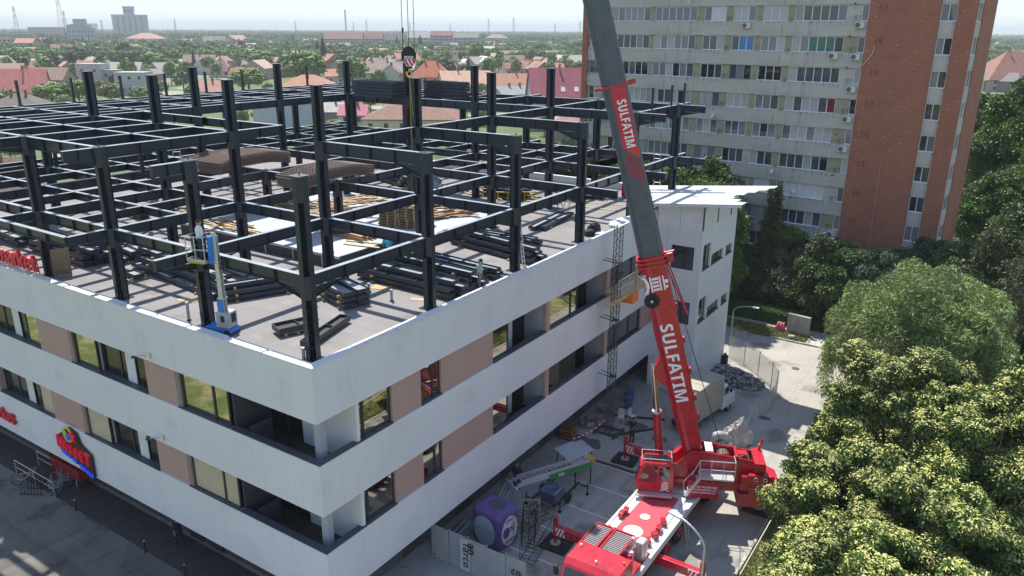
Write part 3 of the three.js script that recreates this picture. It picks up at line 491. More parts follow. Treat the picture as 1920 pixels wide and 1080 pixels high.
// two rectangular welded frames lying near the corner
function flatFrame(name, w, l, label, x, y, z, ry) { const t = thing(name, label, 'welded frame', [x, y, z], ry); part('side_rail', [bx(0.04, 0.26, l, -w / 2, 0.13, 0)], stockM, t); part('side_rail', [bx(0.04, 0.26, l, w / 2, 0.13, 0)], stockM, t); part('end_rail', [bx(w - 0.04, 0.26, 0.04, 0, 0.13, l / 2 - 0.02)], stockM, t); part('end_rail', [bx(w - 0.04, 0.26, 0.04, 0, 0.13, -l / 2 + 0.02)], stockM, t); part('web_plate', bx(w - 0.05, 0.015, l - 0.1, 0, 0.11, 0), stockM, t); part('cross_rib', bx(w - 0.05, 0.2, 0.03, 0, 0.13, -l * 0.1), stockM, t); return t; }
flatFrame('welded_frame', 0.85, 1.7, 'short welded steel frame resting on a pallet near the corner column', -4.35, DECK + 0.16, -3.0, -0.35);
flatFrame('welded_frame', 0.5, 3.4, 'long narrow welded steel frame lying right of the corner column', -2.85, DECK + 0.1, -3.5, 0.28);
flatFrame('welded_frame', 0.75, 1.6, 'welded steel frame tipped on top of the squat pile behind the corner column', -6.4, DECK + 1.02, -7.6, 1.2);
const palM = mat([1, 0.93, 0.82], 0.85, { map: woodTex });
function pallet(label, x, y, z, ry, group) { const t = thing('pallet', label, 'pallet', [x, y, z], ry, group); for (let i = 0; i < 6; i++) part('deck_board', bx(1.2, 0.022, 0.1, 0, 0.133, -0.35 + i * 0.14), palM, t, 1); for (let i = 0; i < 3; i++) part('bearer', bx(0.1, 0.1, 0.8, -0.55 + i * 0.55, 0.07, 0), palM, t, 1); return t; }
pallet('wooden pallet under the short welded frame near the corner column', -4.3, DECK, -3.0, 1.2);
// tall stack of pallets and its neighbours on the covered atrium
R = rngOf(77);
const AT = 14.0;
{ const p0 = pallet('weathered wooden pallet in the tall pallet stack on the atrium cover', -10.75, AT, -18.3, 0.35, 'tall pallet stack'); let n = 0;
  for (const [dx, dz, h] of [[0, 0, 9], [-1.15, 0.5, 9], [0.3, -1.0, 8]]) for (let k = 0; k < h; k++) { if (!n++) { continue; } const c = copy(p0, null, [-10.75 + dx + rr(-0.04, 0.04), AT + k * 0.17, -18.3 + dz + rr(-0.04, 0.04)], 0.35 + rr(-0.05, 0.05)); } }
const plankG = [[2.4, 0.2, 0.045], [3.2, 0.16, 0.04], [1.8, 0.22, 0.05], [4, 0.12, 0.06]].map(([l, w, h]) => uvw(bx(l, h, w, 0, h / 2, 0), 1.2));
const plankM = [M.wood, mat([0.85, 0.75, 0.62], 0.8, { map: woodTex }), M.woodOld, mat([1, 0.8, 0.58], 0.8, { map: woodTex })];
function plank(x, y, z, ry, rz, label, group, m, gi) { const o = new THREE.Mesh(gi === undefined ? pick(plankG) : plankG[gi], m ?? pick(plankM)); o.name = numbered('plank'); o.position.set(x, y, z); o.rotation.set(0, ry, rz, 'YXZ'); o.castShadow = o.receiveShadow = true; scene.add(o); return tag(o, label, 'plank', group); }
function heap(n, cx, cz, sx, sz, y0, hgt, ry, spread, label, group, m) { for (let i = 0; i < n; i++) { const u = rr(-1, 1), v = rr(-1, 1), k = Math.max(0, 1 - Math.hypot(u, v)); plank(cx + u * sx, y0 + k * hgt * rr(0.3, 1) + 0.02, cz + v * sz, ry + rr(-spread, spread), rr(-0.08, 0.08), label, group, m); } }
heap(70, -17.8, -20.6, 2.6, 3.0, AT, 0.8, 0.9, 0.9, 'loose pale plank in the big sunlit timber heap under the mesh stacks', 'big sunlit timber heap');
heap(34, -22.3, -18.6, 1.9, 1.2, AT, 0.7, 0.1, 0.6, 'loose brown plank in the shaded timber heap left of the big one', 'shaded timber heap');
heap(22, -20.3, -12.0, 1.5, 0.8, AT, 0.4, -0.1, 0.2, 'weathered plank in the low pile behind the mast lift', 'low plank pile');
heap(30, -11.3, -22.3, 1.4, 1.6, AT, 0.9, 1.1, 0.35, 'reddish plank in the bundle right of the tall pallet stack', 'reddish timber bundle', mat([0.75, 0.55, 0.42], 0.8, { map: woodTex }));
heap(36, -13.6, -33.0, 3.4, 0.9, DECK, 0.6, 0.05, 0.5, 'pale board in the long lumber pile near the far columns', 'far lumber pile');
heap(16, -28.0, -15.5, 1.5, 1.4, DECK, 0.4, 0.2, 0.7, 'loose board in the far left timber scatter', 'far left timber');
for (let k = 0; k < 7; k++) for (let i = 0; i < 5; i++) { if (k > 4 && i > 2) continue; plank(-12.2 + rr(-0.15, 0.15), AT + k * 0.09, -14.9 + (i - 2) * 0.42 + rr(-0.05, 0.05), -0.16 + rr(-0.04, 0.04), 0, 'yellow formwork board in the neat stack beside the man in turquoise', 'stack of yellow formwork boards', M.woodYellow, 1); }
for (let k = 0; k < 10; k++) plank(-13.8 + rr(-1, 1), AT + 0.6 + rr(0, 0.2), -14.9 + rr(-0.6, 0.6), rr(-0.5, 0.5), rr(-0.05, 0.05), 'loose yellow board lying across the neat formwork stack', 'loose boards on the formwork stack', M.woodYellow);
for (const [x, z, ry] of [[-10.4, -13.9, 0.3], [-10.0, -13.2, 0.2]]) plank(x, AT + 0.02, z, ry, 0, 'single pale board on the atrium edge beside the man in turquoise', 'boards on the atrium edge', M.wood, 0);
for (const [x, z, ry, l] of [[-4.7, -33.2, 0.1, 'long pale plank lying alone near the far right roof edge'], [-5.4, -34.9, 0.3, 'short pale plank beyond the long one near the far right roof edge'], [-6.2, -36.0, -0.2, 'pale plank beside the orange machine at the far roof end']]) plank(x, DECK, z, ry, 0, l, null, M.wood, 1);
const sheetM = mat([0.95, 0.82, 0.6], 0.75, { map: woodTex });
for (const [x, z, w, d, ry, l] of [[-11.9, -2.9, 1.1, 0.5, 0.2, 'pale plywood sheet on the deck left of the mast lift'], [-5.4, -9.8, 1.0, 0.7, 0.3, 'small plywood sheet on the deck before the front steel stack'], [-2.3, -9.5, 1.3, 0.35, 0.3, 'plywood strip beside the second column of the long parapet'], [-1.4, -11.4, 0.9, 0.35, 0.5, 'plywood offcut by the feet of the man in green'], [-15.6, -3.0, 0.6, 0.35, 0.2, 'plywood offcut near the second column of the left parapet']]) meshThing('plywood_sheet', bx(w, 0.02, d, 0, 0.012, 0), sheetM, l, 'plywood', [x, DECK, z], ry);
meshThing('leaning_board', bx(0.9, 1.6, 0.03, 0, 0.8, 0, 0, 0.18), M.woodOld, 'weathered board leaning on the fourth column of the left parapet', 'board', [-20.9, DECK, -1.55], 1.25);
// covered atrium: white membrane platforms with dark upstands
{
  const A = thing('atrium_cover', 'flat white membrane cover with dark upstand in the middle of the roof carrying timber', 'roof cover', [-17, DECK, -17]);
  const mem = mat([0.46, 0.5, 0.54], 0.5, { map: wearTex, bumpMap: stuccoBump, bumpScale: 0.01 }), dk = mat([0.06, 0.065, 0.075], 0.6, { map: wearTex });
  for (const [x0, x1, z0, z1] of [[-24, -9.6, -15.7, -10.9], [-24, -8.6, -25.6, -16.6]]) {
    wpart('upstand', [b2(x0, x1, DECK, AT - 0.06, z1 - 0.1, z1), b2(x0, x1, DECK, AT - 0.06, z0, z0 + 0.1), b2(x0, x0 + 0.1, DECK, AT - 0.06, z0 + 0.1, z1 - 0.1), b2(x1 - 0.1, x1, DECK, AT - 0.06, z0 + 0.1, z1 - 0.1)], dk, A, 3);
    const n = 6; for (let i = 0; i < n; i++) wpart('membrane_sheet', b2(x0 - 0.1 + (x1 - x0 + 0.2) * i / n + 0.01, x0 - 0.1 + (x1 - x0 + 0.2) * (i + 1) / n - 0.01, AT - 0.05, AT - 0.01 + (i % 2) * 0.006, z0 - 0.08, z1 + 0.08), mem, A, 4);
    wpart('edge_strip', [b2(x0 - 0.15, x1 + 0.15, AT - 0.14, AT - 0.055, z1 + 0.02, z1 + 0.1)], M.galv, A);
    for (let i = 0; i < 6; i++) wpart('upstand_post', [bx(0.09, 0.62, 0.09, x0 + (x1 - x0) * (i + 0.5) / 6, DECK + 0.31, z1 + 0.06)], M.galv, A);
  }
}
// welded mesh stacks resting on the lower beams
{
  const wire = mat([0.235, 0.175, 0.145], 0.85);
  const L = 5.9, Wd = 2.3, sag = (u) => -0.3 * Math.pow(Math.max(0, Math.abs(u) - 0.28) / 0.72, 1.6);
  const long = [], n = 9, sections = 14;
  for (let i = 0; i < n; i++) for (let s = 0; s < sections; s++) { const u0 = -1 + 2 * s / sections, u1 = -1 + 2 * (s + 1) / sections, z = -Wd / 2 + Wd * i / (n - 1); long.push(bar(V(u0 * L / 2, sag(u0), z), V(u1 * L / 2, sag(u1), z), 0.02, 0.016)); }
  for (let i = 0; i < 24; i++) { const u = -1 + 2 * i / 23; long.push(bx(0.05, 0.03, Wd + 0.1, u * L / 2, sag(u) + 0.019, 0)); }
  const sheet = uvw(merge(long), 1);
  const put = (x, y, z, ry, label, group) => { const o = new THREE.Mesh(sheet, wire); o.name = numbered('mesh_sheet'); o.position.set(x, y, z); o.rotation.y = ry; o.castShadow = o.receiveShadow = true; scene.add(o); tag(o, label, 'reinforcing mesh', group); };
  R = rngOf(9);
  for (let k = 0; k < 22; k++) put(-23.3 + rr(-0.08, 0.08), L1_() + 0.42 + k * 0.036, -16.0 + rr(-0.02, 0.02) + (k % 5 ? 0 : 0.1), Math.PI / 2 + 0.03 + rr(-0.003, 0.003), 'rusty reinforcing mesh sheet in the left sagging stack on the steel frame', 'left stack of reinforcing mesh');
  for (let k = 0; k < 14; k++) put(-25.9 + rr(-0.06, 0.06), L1_() + 0.42 + k * 0.036, -16.4 + rr(-0.1, 0.1), Math.PI / 2 + rr(-0.02, 0.02), 'rusty reinforcing mesh sheet in the lower stack behind the left sagging one', 'lower stack of reinforcing mesh');
  for (let k = 0; k < 20; k++) put(-15.0 + rr(-0.08, 0.08), L1_() + 0.42 + k * 0.036, -15.6 + rr(-0.02, 0.02) + (k % 5 ? 0 : 0.1), Math.PI / 2 - 0.03 + rr(-0.003, 0.003), 'rusty reinforcing mesh sheet in the right sagging stack on the steel frame', 'right stack of reinforcing mesh');
}
function L1_() { return 16.85; }
// bundles of steel stacked on the upper level at the back
for (const [x, z, nx, L, l, g, ry] of [[-23.8, -30.6, 5, 4.4, 'dark steel section in the tall bundle on the upper beams left of the hook', 'tall bundle on the upper beams', 0], [-19.0, -33.0, 3, 4.2, 'dark steel section in the bundle on the upper beams right of the hook', 'bundle right of the hook', -0.1]]) for (let k = 0; k < 5; k++) for (let i = 0; i < nx; i++) beamAt(L, 0.3, 0.22, x + rr(-0.05, 0.05), 20.77 + k * 0.265, z + (i - 1) * 0.36, ry, l, g);
// vent pipes, rails and ladders
for (const [x, z, h, l] of [[-9.4, -1.2, 0.85, 'tall thin vent pipe on the deck left of the mast lift'], [-1.55, -1.0, 0.5, 'short fat vent pipe left of the corner column foot'], [-5.4, -8.9, 0.42, 'low vent pipe behind, of the pair near the squat pile'], [-3.5, -8.5, 0.55, 'front vent pipe of the pair near the squat pile'], [-1.6, -32.4, 0.5, 'vent pipe near the far right end of the long parapet']]) { const t = thing('vent_pipe', l, 'vent pipe', [x, DECK, z]); part('pipe', cyl(0.07, 0.07, h, 0, 0, 0), M.greyPaint, t); part('cap', cyl(0.085, 0.08, 0.06, 0, h, 0), M.galv, t); part('collar', cyl(0.13, 0.09, 0.06, 0, 0, 0), M.flashing, t); }
function ladder(label, a, b, w, m, n, side) { const t = thing('ladder', label, 'ladder', a); const d = V(...b).sub(V(...a)), s = side.clone().multiplyScalar(w / 2); part('rail', tube(s.clone().negate(), d.clone().sub(s), 0.03), m, t); part('rail', tube(s.clone(), d.clone().add(s), 0.03), m, t); for (let i = 1; i < n; i++) part('rung', tube(d.clone().multiplyScalar(i / n).sub(s), d.clone().multiplyScalar(i / n).add(s), 0.02), m, t); return t; }
ladder('slim white ladder leaning on the third column of the long parapet', [-1.35, DECK, -17.3], [-1.5, 16.2, -17.0], 0.4, M.white, 10, V(0.8, 0, 0.6));
ladder('grey stepladder standing on the far deck near the saw', [-7.0, DECK, -32.2], [-7.2, DECK + 1.7, -32.9], 0.5, M.galv, 6, V(1, 0, 0.2));
ladder('pale ladder reaching the upper left level above the left mesh stack', [-31.5, 16.9, -16.2], [-31.9, 20.2, -16.9], 0.5, M.silver, 9, V(0.6, 0, -0.8));
ladder('grey ladder standing at the far right column above the tower roof', [-2.6, 14.3, -38.9], [-2.6, 17.2, -38.5], 0.55, M.galv, 9, V(1, 0, 0));
// small gear near the right parapet
{ const t = thing('tool_pile', 'heap of dark bags and welding gear beside the fourth column of the parapet', 'equipment', [-1.55, DECK, -26.0]); const navy = mat([0.012, 0.014, 0.03], 0.7);
  for (const [x, y, z, w, h, d, m] of [[0, 0.2, 0.4, 0.7, 0.4, 0.6, navy], [-0.1, 0.24, -0.45, 0.8, 0.48, 0.7, M.black], [0.15, 0.58, -0.1, 0.6, 0.34, 0.6, navy]]) part('bag', rbx(w, h, d, 0.14, x, y, z, rr(0, 1)), m, t); part('box', rbx(0.5, 0.24, 0.7, 0.03, 0.6, 0.14, 0.1, 0.3), M.white, t); part('hose', [...Array(14)].map((_, i) => { const a = i / 14 * 6.28, b = (i + 1) / 14 * 6.28; return tube(V(Math.cos(a) * 0.4 - 0.1, 0.8, Math.sin(a) * 0.4), V(Math.cos(b) * 0.4 - 0.1, 0.8, Math.sin(b) * 0.4), 0.04); }), M.black, t); }
for (let i = 0; i < 5; i++) { const g = new THREE.IcosahedronGeometry(0.4, 3), p = g.attributes.position; for (let k = 0; k < p.count; k++) { const q = V().fromBufferAttribute(p, k), n = fbm(Math.abs(q.x) + 0.1 * i, Math.abs(q.z) + q.y * 0.3 + 0.5, 5, i, 3); q.multiplyScalar(0.6 + 0.8 * n); p.setXYZ(k, q.x * 1.2, Math.max(-0.1, q.y * 0.6), q.z); } g.computeVertexNormals(); meshThing('plastic_sheeting', ni(g), mat([0.62, 0.65, 0.68], 0.35), 'crumpled white plastic sheeting at the far end of the long parapet', 'plastic sheeting', [-1.0 - (i % 2) * 0.4, DECK + 0.12, -28.6 - i * 0.55], i, 'crumpled plastic sheeting'); }
{ const t = thing('bench_saw', 'white and black table saw on the far deck right of the steel stacks', 'saw', [-7.7, DECK, -31.6]); part('body', rbx(0.8, 0.35, 0.6, 0.04, 0, 0.45, 0), M.white, t); part('table', bx(1, 0.05, 0.8, 0, 0.66, 0), M.silver, t); for (const [x, z] of [[-0.4, -0.3], [0.4, -0.3], [-0.4, 0.3], [0.4, 0.3]]) part('leg', tube(V(x, 0.4, z), V(x * 1.3, 0, z * 1.3), 0.03), M.black, t); }
{ const t = thing('compressor', 'orange compressor standing near the far roof end', 'machine', [-6.4, DECK, -36.3]); part('tank', ni(new THREE.CapsuleGeometry(0.3, 0.8, 6, 12)).rotateZ(Math.PI / 2).translate(0, 0.4, 0), M.orange, t); part('motor', rbx(0.5, 0.4, 0.45, 0.05, 0, 0.85, 0), M.orange, t); for (const x of [-0.4, 0.4]) part('wheel', cyl(0.14, 0.14, 0.08, 0, 0, 0).rotateX(Math.PI / 2).translate(x, 0.14, 0.3), M.rubber, t); }
for (let i = 0; i < 3; i++) { const t = thing('gas_cylinder', 'red gas cylinder in the cluster by the boom at the far roof end', 'gas cylinder', [-5.2 + i * 0.3, DECK, -38.2 + (i % 2) * 0.3], 0, 'red gas cylinders on the roof'); part('bottle', ni(new THREE.CapsuleGeometry(0.12, 0.9, 5, 10)).translate(0, 0.58, 0), mat([0.5, 0.02, 0.08], 0.4), t); part('valve', cyl(0.04, 0.03, 0.12, 0, 1.14, 0), M.chrome, t); }
for (const [x, z, l] of [[-12.3, -31.4, 'left yellow trestle standing in the far lumber pile'], [-10.6, -32.6, 'right yellow trestle standing in the far lumber pile']]) { const t = thing('trestle', l, 'trestle', [x, DECK, z], 0.5); for (const s of [-0.4, 0.4]) { part('leg', tube(V(s, 0, -0.25), V(s, 0.7, 0), 0.03), M.yellow, t); part('leg', tube(V(s, 0, 0.25), V(s, 0.7, 0), 0.03), M.yellow, t); } part('top_rail', tube(V(-0.6, 0.7, 0), V(0.6, 0.7, 0), 0.04), M.yellow, t); }
// red roof letters: a logo disc and the word market
{
  const t = thing('roof_sign', 'red letters reading market with a round red logo on the left roof edge', 'sign', [-23.2, 13.7, -0.35]);
  const sideM = mat([0.32, 0.008, 0.03], 0.5); let x = -2.5 + 0.35; const wrd = 'market'; const widths = [0.98, 0.68, 0.46, 0.68, 0.68, 0.48];
  [...wrd].forEach((ch, i) => { part('letter', text(ch, 0.95, 0.16).translate(x + widths[i] / 2 + 0.45, 0.1, 0), M.redText, t); x += widths[i] + 0.02; });
  part('logo', [ni(new THREE.TorusGeometry(0.5, 0.16, 6, 20)).translate(-2.5, 0.85, 0.08), cyl(0.45, 0.45, 0.12, 0, 0, 0, 20).rotateX(Math.PI / 2).translate(-2.5, 0.85, 0.02)], M.redText, t);
  part('support_rail', [tube(V(-3, 0.2, -0.08), V(2.1, 0.2, -0.08), 0.03), tube(V(-3, 0.75, -0.08), V(2.1, 0.75, -0.08), 0.03), ...[-2.8, -1.6, -0.4, 0.8, 2].map((q) => tube(V(q, -0.45, -0.2), V(q, 0.8, -0.08), 0.03))], sideM, t);
}
// the mast lift with its basket
{
  const t = thing('mast_lift', 'blue and grey vertical mast lift raising a man in a white shirt', 'mast lift', [-6.9, DECK, -1.15], 0.28);
  part('chassis', [rbx(1.35, 0.22, 0.7, 0.04, 0, 0.2, 0), bx(0.5, 0.1, 0.76, -0.5, 0.14, 0)], M.blue, t);
  for (const [x, z] of [[-0.5, 0.36], [0.5, 0.36], [-0.5, -0.36], [0.5, -0.36]]) part('wheel', cyl(0.13, 0.13, 0.09, 0, -0.045, 0, 14).rotateX(Math.PI / 2).translate(x, 0.13, z), M.rubber, t);
  part('power_unit', rbx(0.66, 0.72, 0.62, 0.03, 0.28, 0.68, 0), mat([0.42, 0.44, 0.45], 0.45, { map: wearTex }), t);
  part('access_panel', [bx(0.012, 0.4, 0.3, 0.615, 0.75, -0.05), bx(0.2, 0.3, 0.012, 0.3, 0.75, 0.315)], M.black, t);
  const hz = []; for (let i = 0; i < 5; i++) hz.push(bx(0.07, 0.1, 0.01, 0.02 + i * 0.13, 0.4, 0.317, 0, 0, 0.5)); part('hazard_stripe', hz, M.yellow, t);
  for (let k = 0; k < 4; k++) part('mast_section', [b2(0.1 - k * 0.02, 0.15 - k * 0.02, 0.7 + k * 0.85, 1.9 + k * 0.85 + (k === 3 ? 0.1 : 0), -0.13 + k * 0.015, 0.13 - k * 0.015), b2(0.15 - k * 0.02, 0.3 - k * 0.02, 0.7 + k * 0.85, 1.9 + k * 0.85, 0.1 - k * 0.015, 0.13 - k * 0.015), b2(0.15 - k * 0.02, 0.3 - k * 0.02, 0.7 + k * 0.85, 1.9 + k * 0.85, -0.13 + k * 0.015, -0.1 + k * 0.015), bx(0.3, 0.05, 0.34, 0.18, 0.78 + k * 0.85, 0)], k ? M.silver : mat([0.55, 0.56, 0.55], 0.4, { metalness: 0.3 }), t);
  part('cover', [b2(0.02, 0.3, 1.0, 1.55, 0.14, 0.2)], M.blue, t);
  part('basket_mount', [b2(-0.12, 0.08, 3.2, 4.4, -0.2, 0.2)], M.blue, t);
  const by = 3.3, bh = 1.1, x0 = -1.05, x1 = -0.14, z0 = -0.42, z1 = 0.42, rail = (a, b, r = 0.024) => tube(V(...a), V(...b), r);
  const bk = part('basket', [b2(x0, x1, by - 0.06, by, z0, z1)], M.greyPaint, t);
  const rs = []; for (const y of [by + bh, by + bh * 0.5]) rs.push(rail([x0, y, z0], [x0, y, z1]), rail([x0, y, z1], [x1, y, z1]), rail([x0, y, z0], [x1, y, z0]), rail([x1, y, z0], [x1, y, z1]));
  part('guard_rail', rs, M.silver, bk);
  for (const x of [x0, (x0 + x1) / 2, x1]) for (const z of [z0, z1]) part('baluster', rail([x, by, z], [x, by + bh, z]), M.silver, bk);
  part('toe_board', [b2(x0, x1, by, by + 0.12, z1 - 0.01, z1 + 0.012)], M.silver, bk); part('toe_board', [b2(x0 - 0.012, x0 + 0.01, by, by + 0.12, z0, z1)], M.silver, bk);
  const hs = []; for (let i = 0; i < 6; i++) hs.push(bx(0.06, 0.12, 0.012, x0 + 0.1 + i * 0.14, by - 0.02, z1 + 0.02, 0, 0, 0.5)); part('hazard_stripe', hs, M.yellow, bk);
}
// ---------------------------------------------------------------- the mobile crane
{
  const O = [8.3, 0, -18.7], TH = -2.7048;
  const K = thing('mobile_crane', 'big red mobile crane with grey telescopic boom parked beside the white building', 'crane', O);
  const T = (g) => g, wp = (n, g, m, p = K) => wpart(n, g, m, p, 3);
  const sp = (n, g, m, par = K) => { const o = part(n, g, m, par, 3); if (par === K) o.rotation.y = TH; return o; };
  const stripeM = M.redText;
  // carrier (world coordinates): x 6.65..9.75, deck at 1.65
  wp('chassis', [rbx(2.5, 0.7, 14.6, 0.05, 8.2, 1.1, -15.2), bx(1.0, 0.3, 13, 8.2, 0.65, -15.2)], M.red);
  wp('deck', [b2(6.75, 9.65, 1.5, 1.62, -22.3, -12.1)], M.white);
  wp('deck_edge', [b2(9.6, 9.75, 1.3, 1.68, -18.6, -8.9), b2(6.65, 6.8, 1.3, 1.68, -18.6, -9.0)], M.white);
  const deckRed = mat([0.66, 0.06, 0.09], 0.55, { map: wearTex });
  wp('deck_plate', [poly([[7.25, 12.3], [9.05, 12.3], [8.95, 17.2], [7.3, 17.2]], 0, 0.06).rotateX(-Math.PI / 2).translate(0, 1.63, 0)], deckRed);
  const cream = mat([0.78, 0.72, 0.6], 0.6, { map: wearTex });
  wp('access_cover', [cyl(0.52, 0.52, 0.05, 8.12, 1.68, -13.1, 24)], cream); wp('access_cover', [cyl(0.27, 0.27, 0.05, 8.12, 1.68, -14.6, 20)], cream);
  for (const [x, z] of [[7.05, -14.0], [7.1, -14.4], [9.15, -14.6], [9.2, -13.9], [9.25, -13.3], [9.15, -12.6]]) wp('deck_fitting', [rbx(0.28, 0.3, 0.4, 0.04, x, 1.83, z, R())], M.red);
  const tread = []; for (let i = 0; i < 9; i++) tread.push(bx(0.1, 0.03, 0.5, 9.3, 1.65, -12.5 - i * 0.6)); wp('tread_strip', tread, M.silver);
  // engine housings with mesh tops
  for (const [x0, x1, z0, z1, l] of [[6.75, 7.68, -11.75, -9.75], [7.78, 8.85, -11.75, -9.75]]) {
    const h = wp('engine_housing', [b2(x0, x1, 1.63, 2.46, z0, z1), b2(x0, x1, 2.46, 2.56, z0, z0 + 0.08), b2(x0, x1, 2.46, 2.56, z1 - 0.08, z1), b2(x0, x0 + 0.08, 2.46, 2.56, z0 + 0.08, z1 - 0.08), b2(x1 - 0.08, x1, 2.46, 2.56, z0 + 0.08, z1 - 0.08)], M.red);
    const lv = []; for (let i = 0; i < 14; i++) lv.push(bx(x1 - x0 - 0.2, 0.03, 0.05, (x0 + x1) / 2, 2.5, z0 + 0.16 + i * (z1 - z0 - 0.32) / 13)); wp('grille', lv, M.greyPaint, h);
  }
  for (let i = 0; i < 7; i++) wp('deck_fitting', [rbx(0.12, 0.16, 0.25, 0.03, 6.9 + i * 0.14, 2.2 + (i % 2) * 0.1, -11.95)], M.red);
  wp('exhaust_silencer', [rbx(0.5, 1.05, 0.6, 0.14, 9.3, 2.15, -11.5), cyl(0.09, 0.09, 0.6, 9.0, 2.3, -11.1)], M.silver); wp('air_filter', [cyl(0.2, 0.2, 0.55, 8.95, 1.7, -10.95, 16)], M.white);
  wp('extinguisher', [ni(new THREE.CapsuleGeometry(0.12, 0.45, 4, 10)).translate(9.1, 1.95, -10.6)], M.redText);
  // driving cab at the front
  const prof = [[-9.35, 0.75], [-9.35, 3.0], [-9.2, 3.08], [-7.95, 3.05], [-7.7, 2.87], [-7.1, 1.75], [-7.0, 0.6], [-7.9, 0.55], [-8.2, 1.2], [-9.0, 1.2]];
  const cabG = poly(prof, -1.33, 1.33, 0.03).rotateY(-Math.PI / 2).translate(8.45, 0, 0); // profile x runs along world z
  wp('driving_cab', [cabG.applyMatrix4(new THREE.Matrix4())], M.red);
  wp('windscreen', [quadGeo([V(7.25, 2.78, -7.61), V(7.25, 1.85, -7.1), V(9.65, 1.85, -7.1), V(9.65, 2.78, -7.61)])], M.darkGlass);
  for (const x of [7.06, 9.84]) wp('side_window', [b2(x - 0.015, x + 0.015, 1.9, 2.75, -8.6, -7.85)], M.darkGlass);
  for (const x of [6.85, 10.05]) { const m = wp('wing_mirror', [rbx(0.22, 0.5, 0.14, 0.04, x, 2.5, -7.45)], M.black); wp('mirror_arm', [tube(V(x, 2.75, -7.45), V(8.45 + Math.sign(x - 8.45) * 1.3, 2.85, -7.85), 0.025)], M.black, m); }
  for (const x of [7.5, 9.4]) wp('headlight', [rbx(0.35, 0.2, 0.06, 0.03, x, 0.95, -6.98)], M.silver);
  for (const [x, z] of [[7.35, -8.9], [8.5, -8.2], [9.6, -8.8]]) wp('roof_lamp', [cyl(0.06, 0.05, 0.16, x, 3.06, z, 10)], x > 9 ? M.orange : M.white);
  const louv = []; for (let i = 0; i < 6; i++) louv.push(bx(0.03, 0.05, 0.8, 9.8, 1.25 + i * 0.14, -9.9)); wp('side_louvre', louv, M.white); wp('side_panel', [b2(9.05, 9.78, 1.0, 2.2, -10.4, -9.4)], M.red);
  for (const z of [-8.7, -10.9, -14.1, -15.8, -20.4]) for (const s of [-1, 1]) {
    const x = 8.2 + s * 1.25, w = wp('wheel', [ni(new THREE.TorusGeometry(0.49, 0.2, 10, 26)).scale(1, 1, 1.15).rotateY(Math.PI / 2).translate(x, 0.68, z), cyl(0.5, 0.5, 0.34, 0, -0.17, 0, 24).rotateZ(Math.PI / 2).translate(x, 0.68, z)], M.rubber);
    wp('rim', [cyl(0.36, 0.3, 0.1, 0, 0, 0, 20).rotateZ(-Math.PI / 2 * s).translate(x + s * 0.17, 0.68, z), cyl(0.12, 0.12, 0.1, 0, 0, 0, 12).rotateZ(-Math.PI / 2 * s).translate(x + s * 0.25, 0.68, z)], M.red, w);
  }
  const lad = []; for (const x of [-0.18, 0.18]) lad.push(tube(V(9.85, 1.6, -15.9 + x), V(10.15, 0.1, -15.9 + x), 0.025)); for (let i = 1; i < 6; i++) lad.push(tube(V(9.85 + 0.05 * i, 1.6 - 0.26 * i, -16.08), V(9.85 + 0.05 * i, 1.6 - 0.26 * i, -15.72), 0.02)); wp('ladder', lad, M.silver);
  // outriggers: beam, striped end, jack, foot, mat
  for (const [z, s, xe] of [[-12.0, -1, 4.2], [-12.75, 1, 12.0], [-21.9, -1, 3.55], [-21.3, 1, 12.2]]) {
    const x0 = s < 0 ? xe : 9.4, x1 = s < 0 ? 7 : xe, b = wp('outrigger_beam', [rbx(x1 - x0, 0.48, 0.34, 0.03, (x0 + x1) / 2, 0.95, z)], M.red);
    wp('outrigger_jack', [cyl(0.14, 0.14, 1.15, xe, 0.55, z, 14), cyl(0.09, 0.09, 0.5, xe, 0.12, z, 12)], M.red, b); wp('foot_plate', [cyl(0.3, 0.26, 0.08, xe, 0.08, z, 16)], M.greyPaint, b);
    const pl = wp('warning_panel', [bx(0.55, 0.44, 0.02, xe + s * -0.38, 0.95, z + 0.19)], M.whiteText, b), g = []; wp('warning_stripe', [-0.2, 0, 0.2].map((k) => poly([[k - 0.13, -0.21], [k - 0.03, -0.21], [k + 0.13, 0.21], [k + 0.03, 0.21]], 0, 0.008).translate(xe + s * -0.38, 0.95, z + 0.201)), stripeM, b);
  }
  wp('stowage_box', [b2(6.9, 9.5, 1.62, 2.0, -22.2, -20.9)], M.red);
  // slewing superstructure, x = towards the boom tip, z = away from the operator's cab
  sp('slewing_ring', [cyl(1.15, 1.15, 0.3, 0, 1.62, 0, 32)], M.greyPaint);
  sp('turntable', [b2(-3.4, 1.5, 1.9, 2.4, -0.75, 0.75), poly([[-1.6, 2.4], [1.4, 2.4], [1.5, 3.0], [0.2, 3.3], [-0.5, 4.15], [-1.2, 4.15], [-4.3, 3.75], [-4.4, 2.4]], -0.62, -0.54), poly([[-1.6, 2.4], [1.4, 2.4], [1.5, 3.0], [0.2, 3.3], [-0.5, 4.15], [-1.2, 4.15], [-4.3, 3.75], [-4.4, 2.4]], 0.54, 0.62), b2(-4.5, -3.9, 3.3, 3.8, -0.9, 0.9)], M.red);
  const wr = sp('winch', [cyl(0.36, 0.36, 0.9, 0, -0.45, 0, 20).rotateX(Math.PI / 2).translate(-2.35, 3.55, 0)], mat([0.14, 0.12, 0.1], 0.5, { metalness: 0.4 })); sp('winch_flange', [-0.46, 0.46].map((z) => cyl(0.5, 0.5, 0.05, 0, -0.025, 0, 20).rotateX(Math.PI / 2).translate(-2.35, 3.55, z)), M.red, wr);
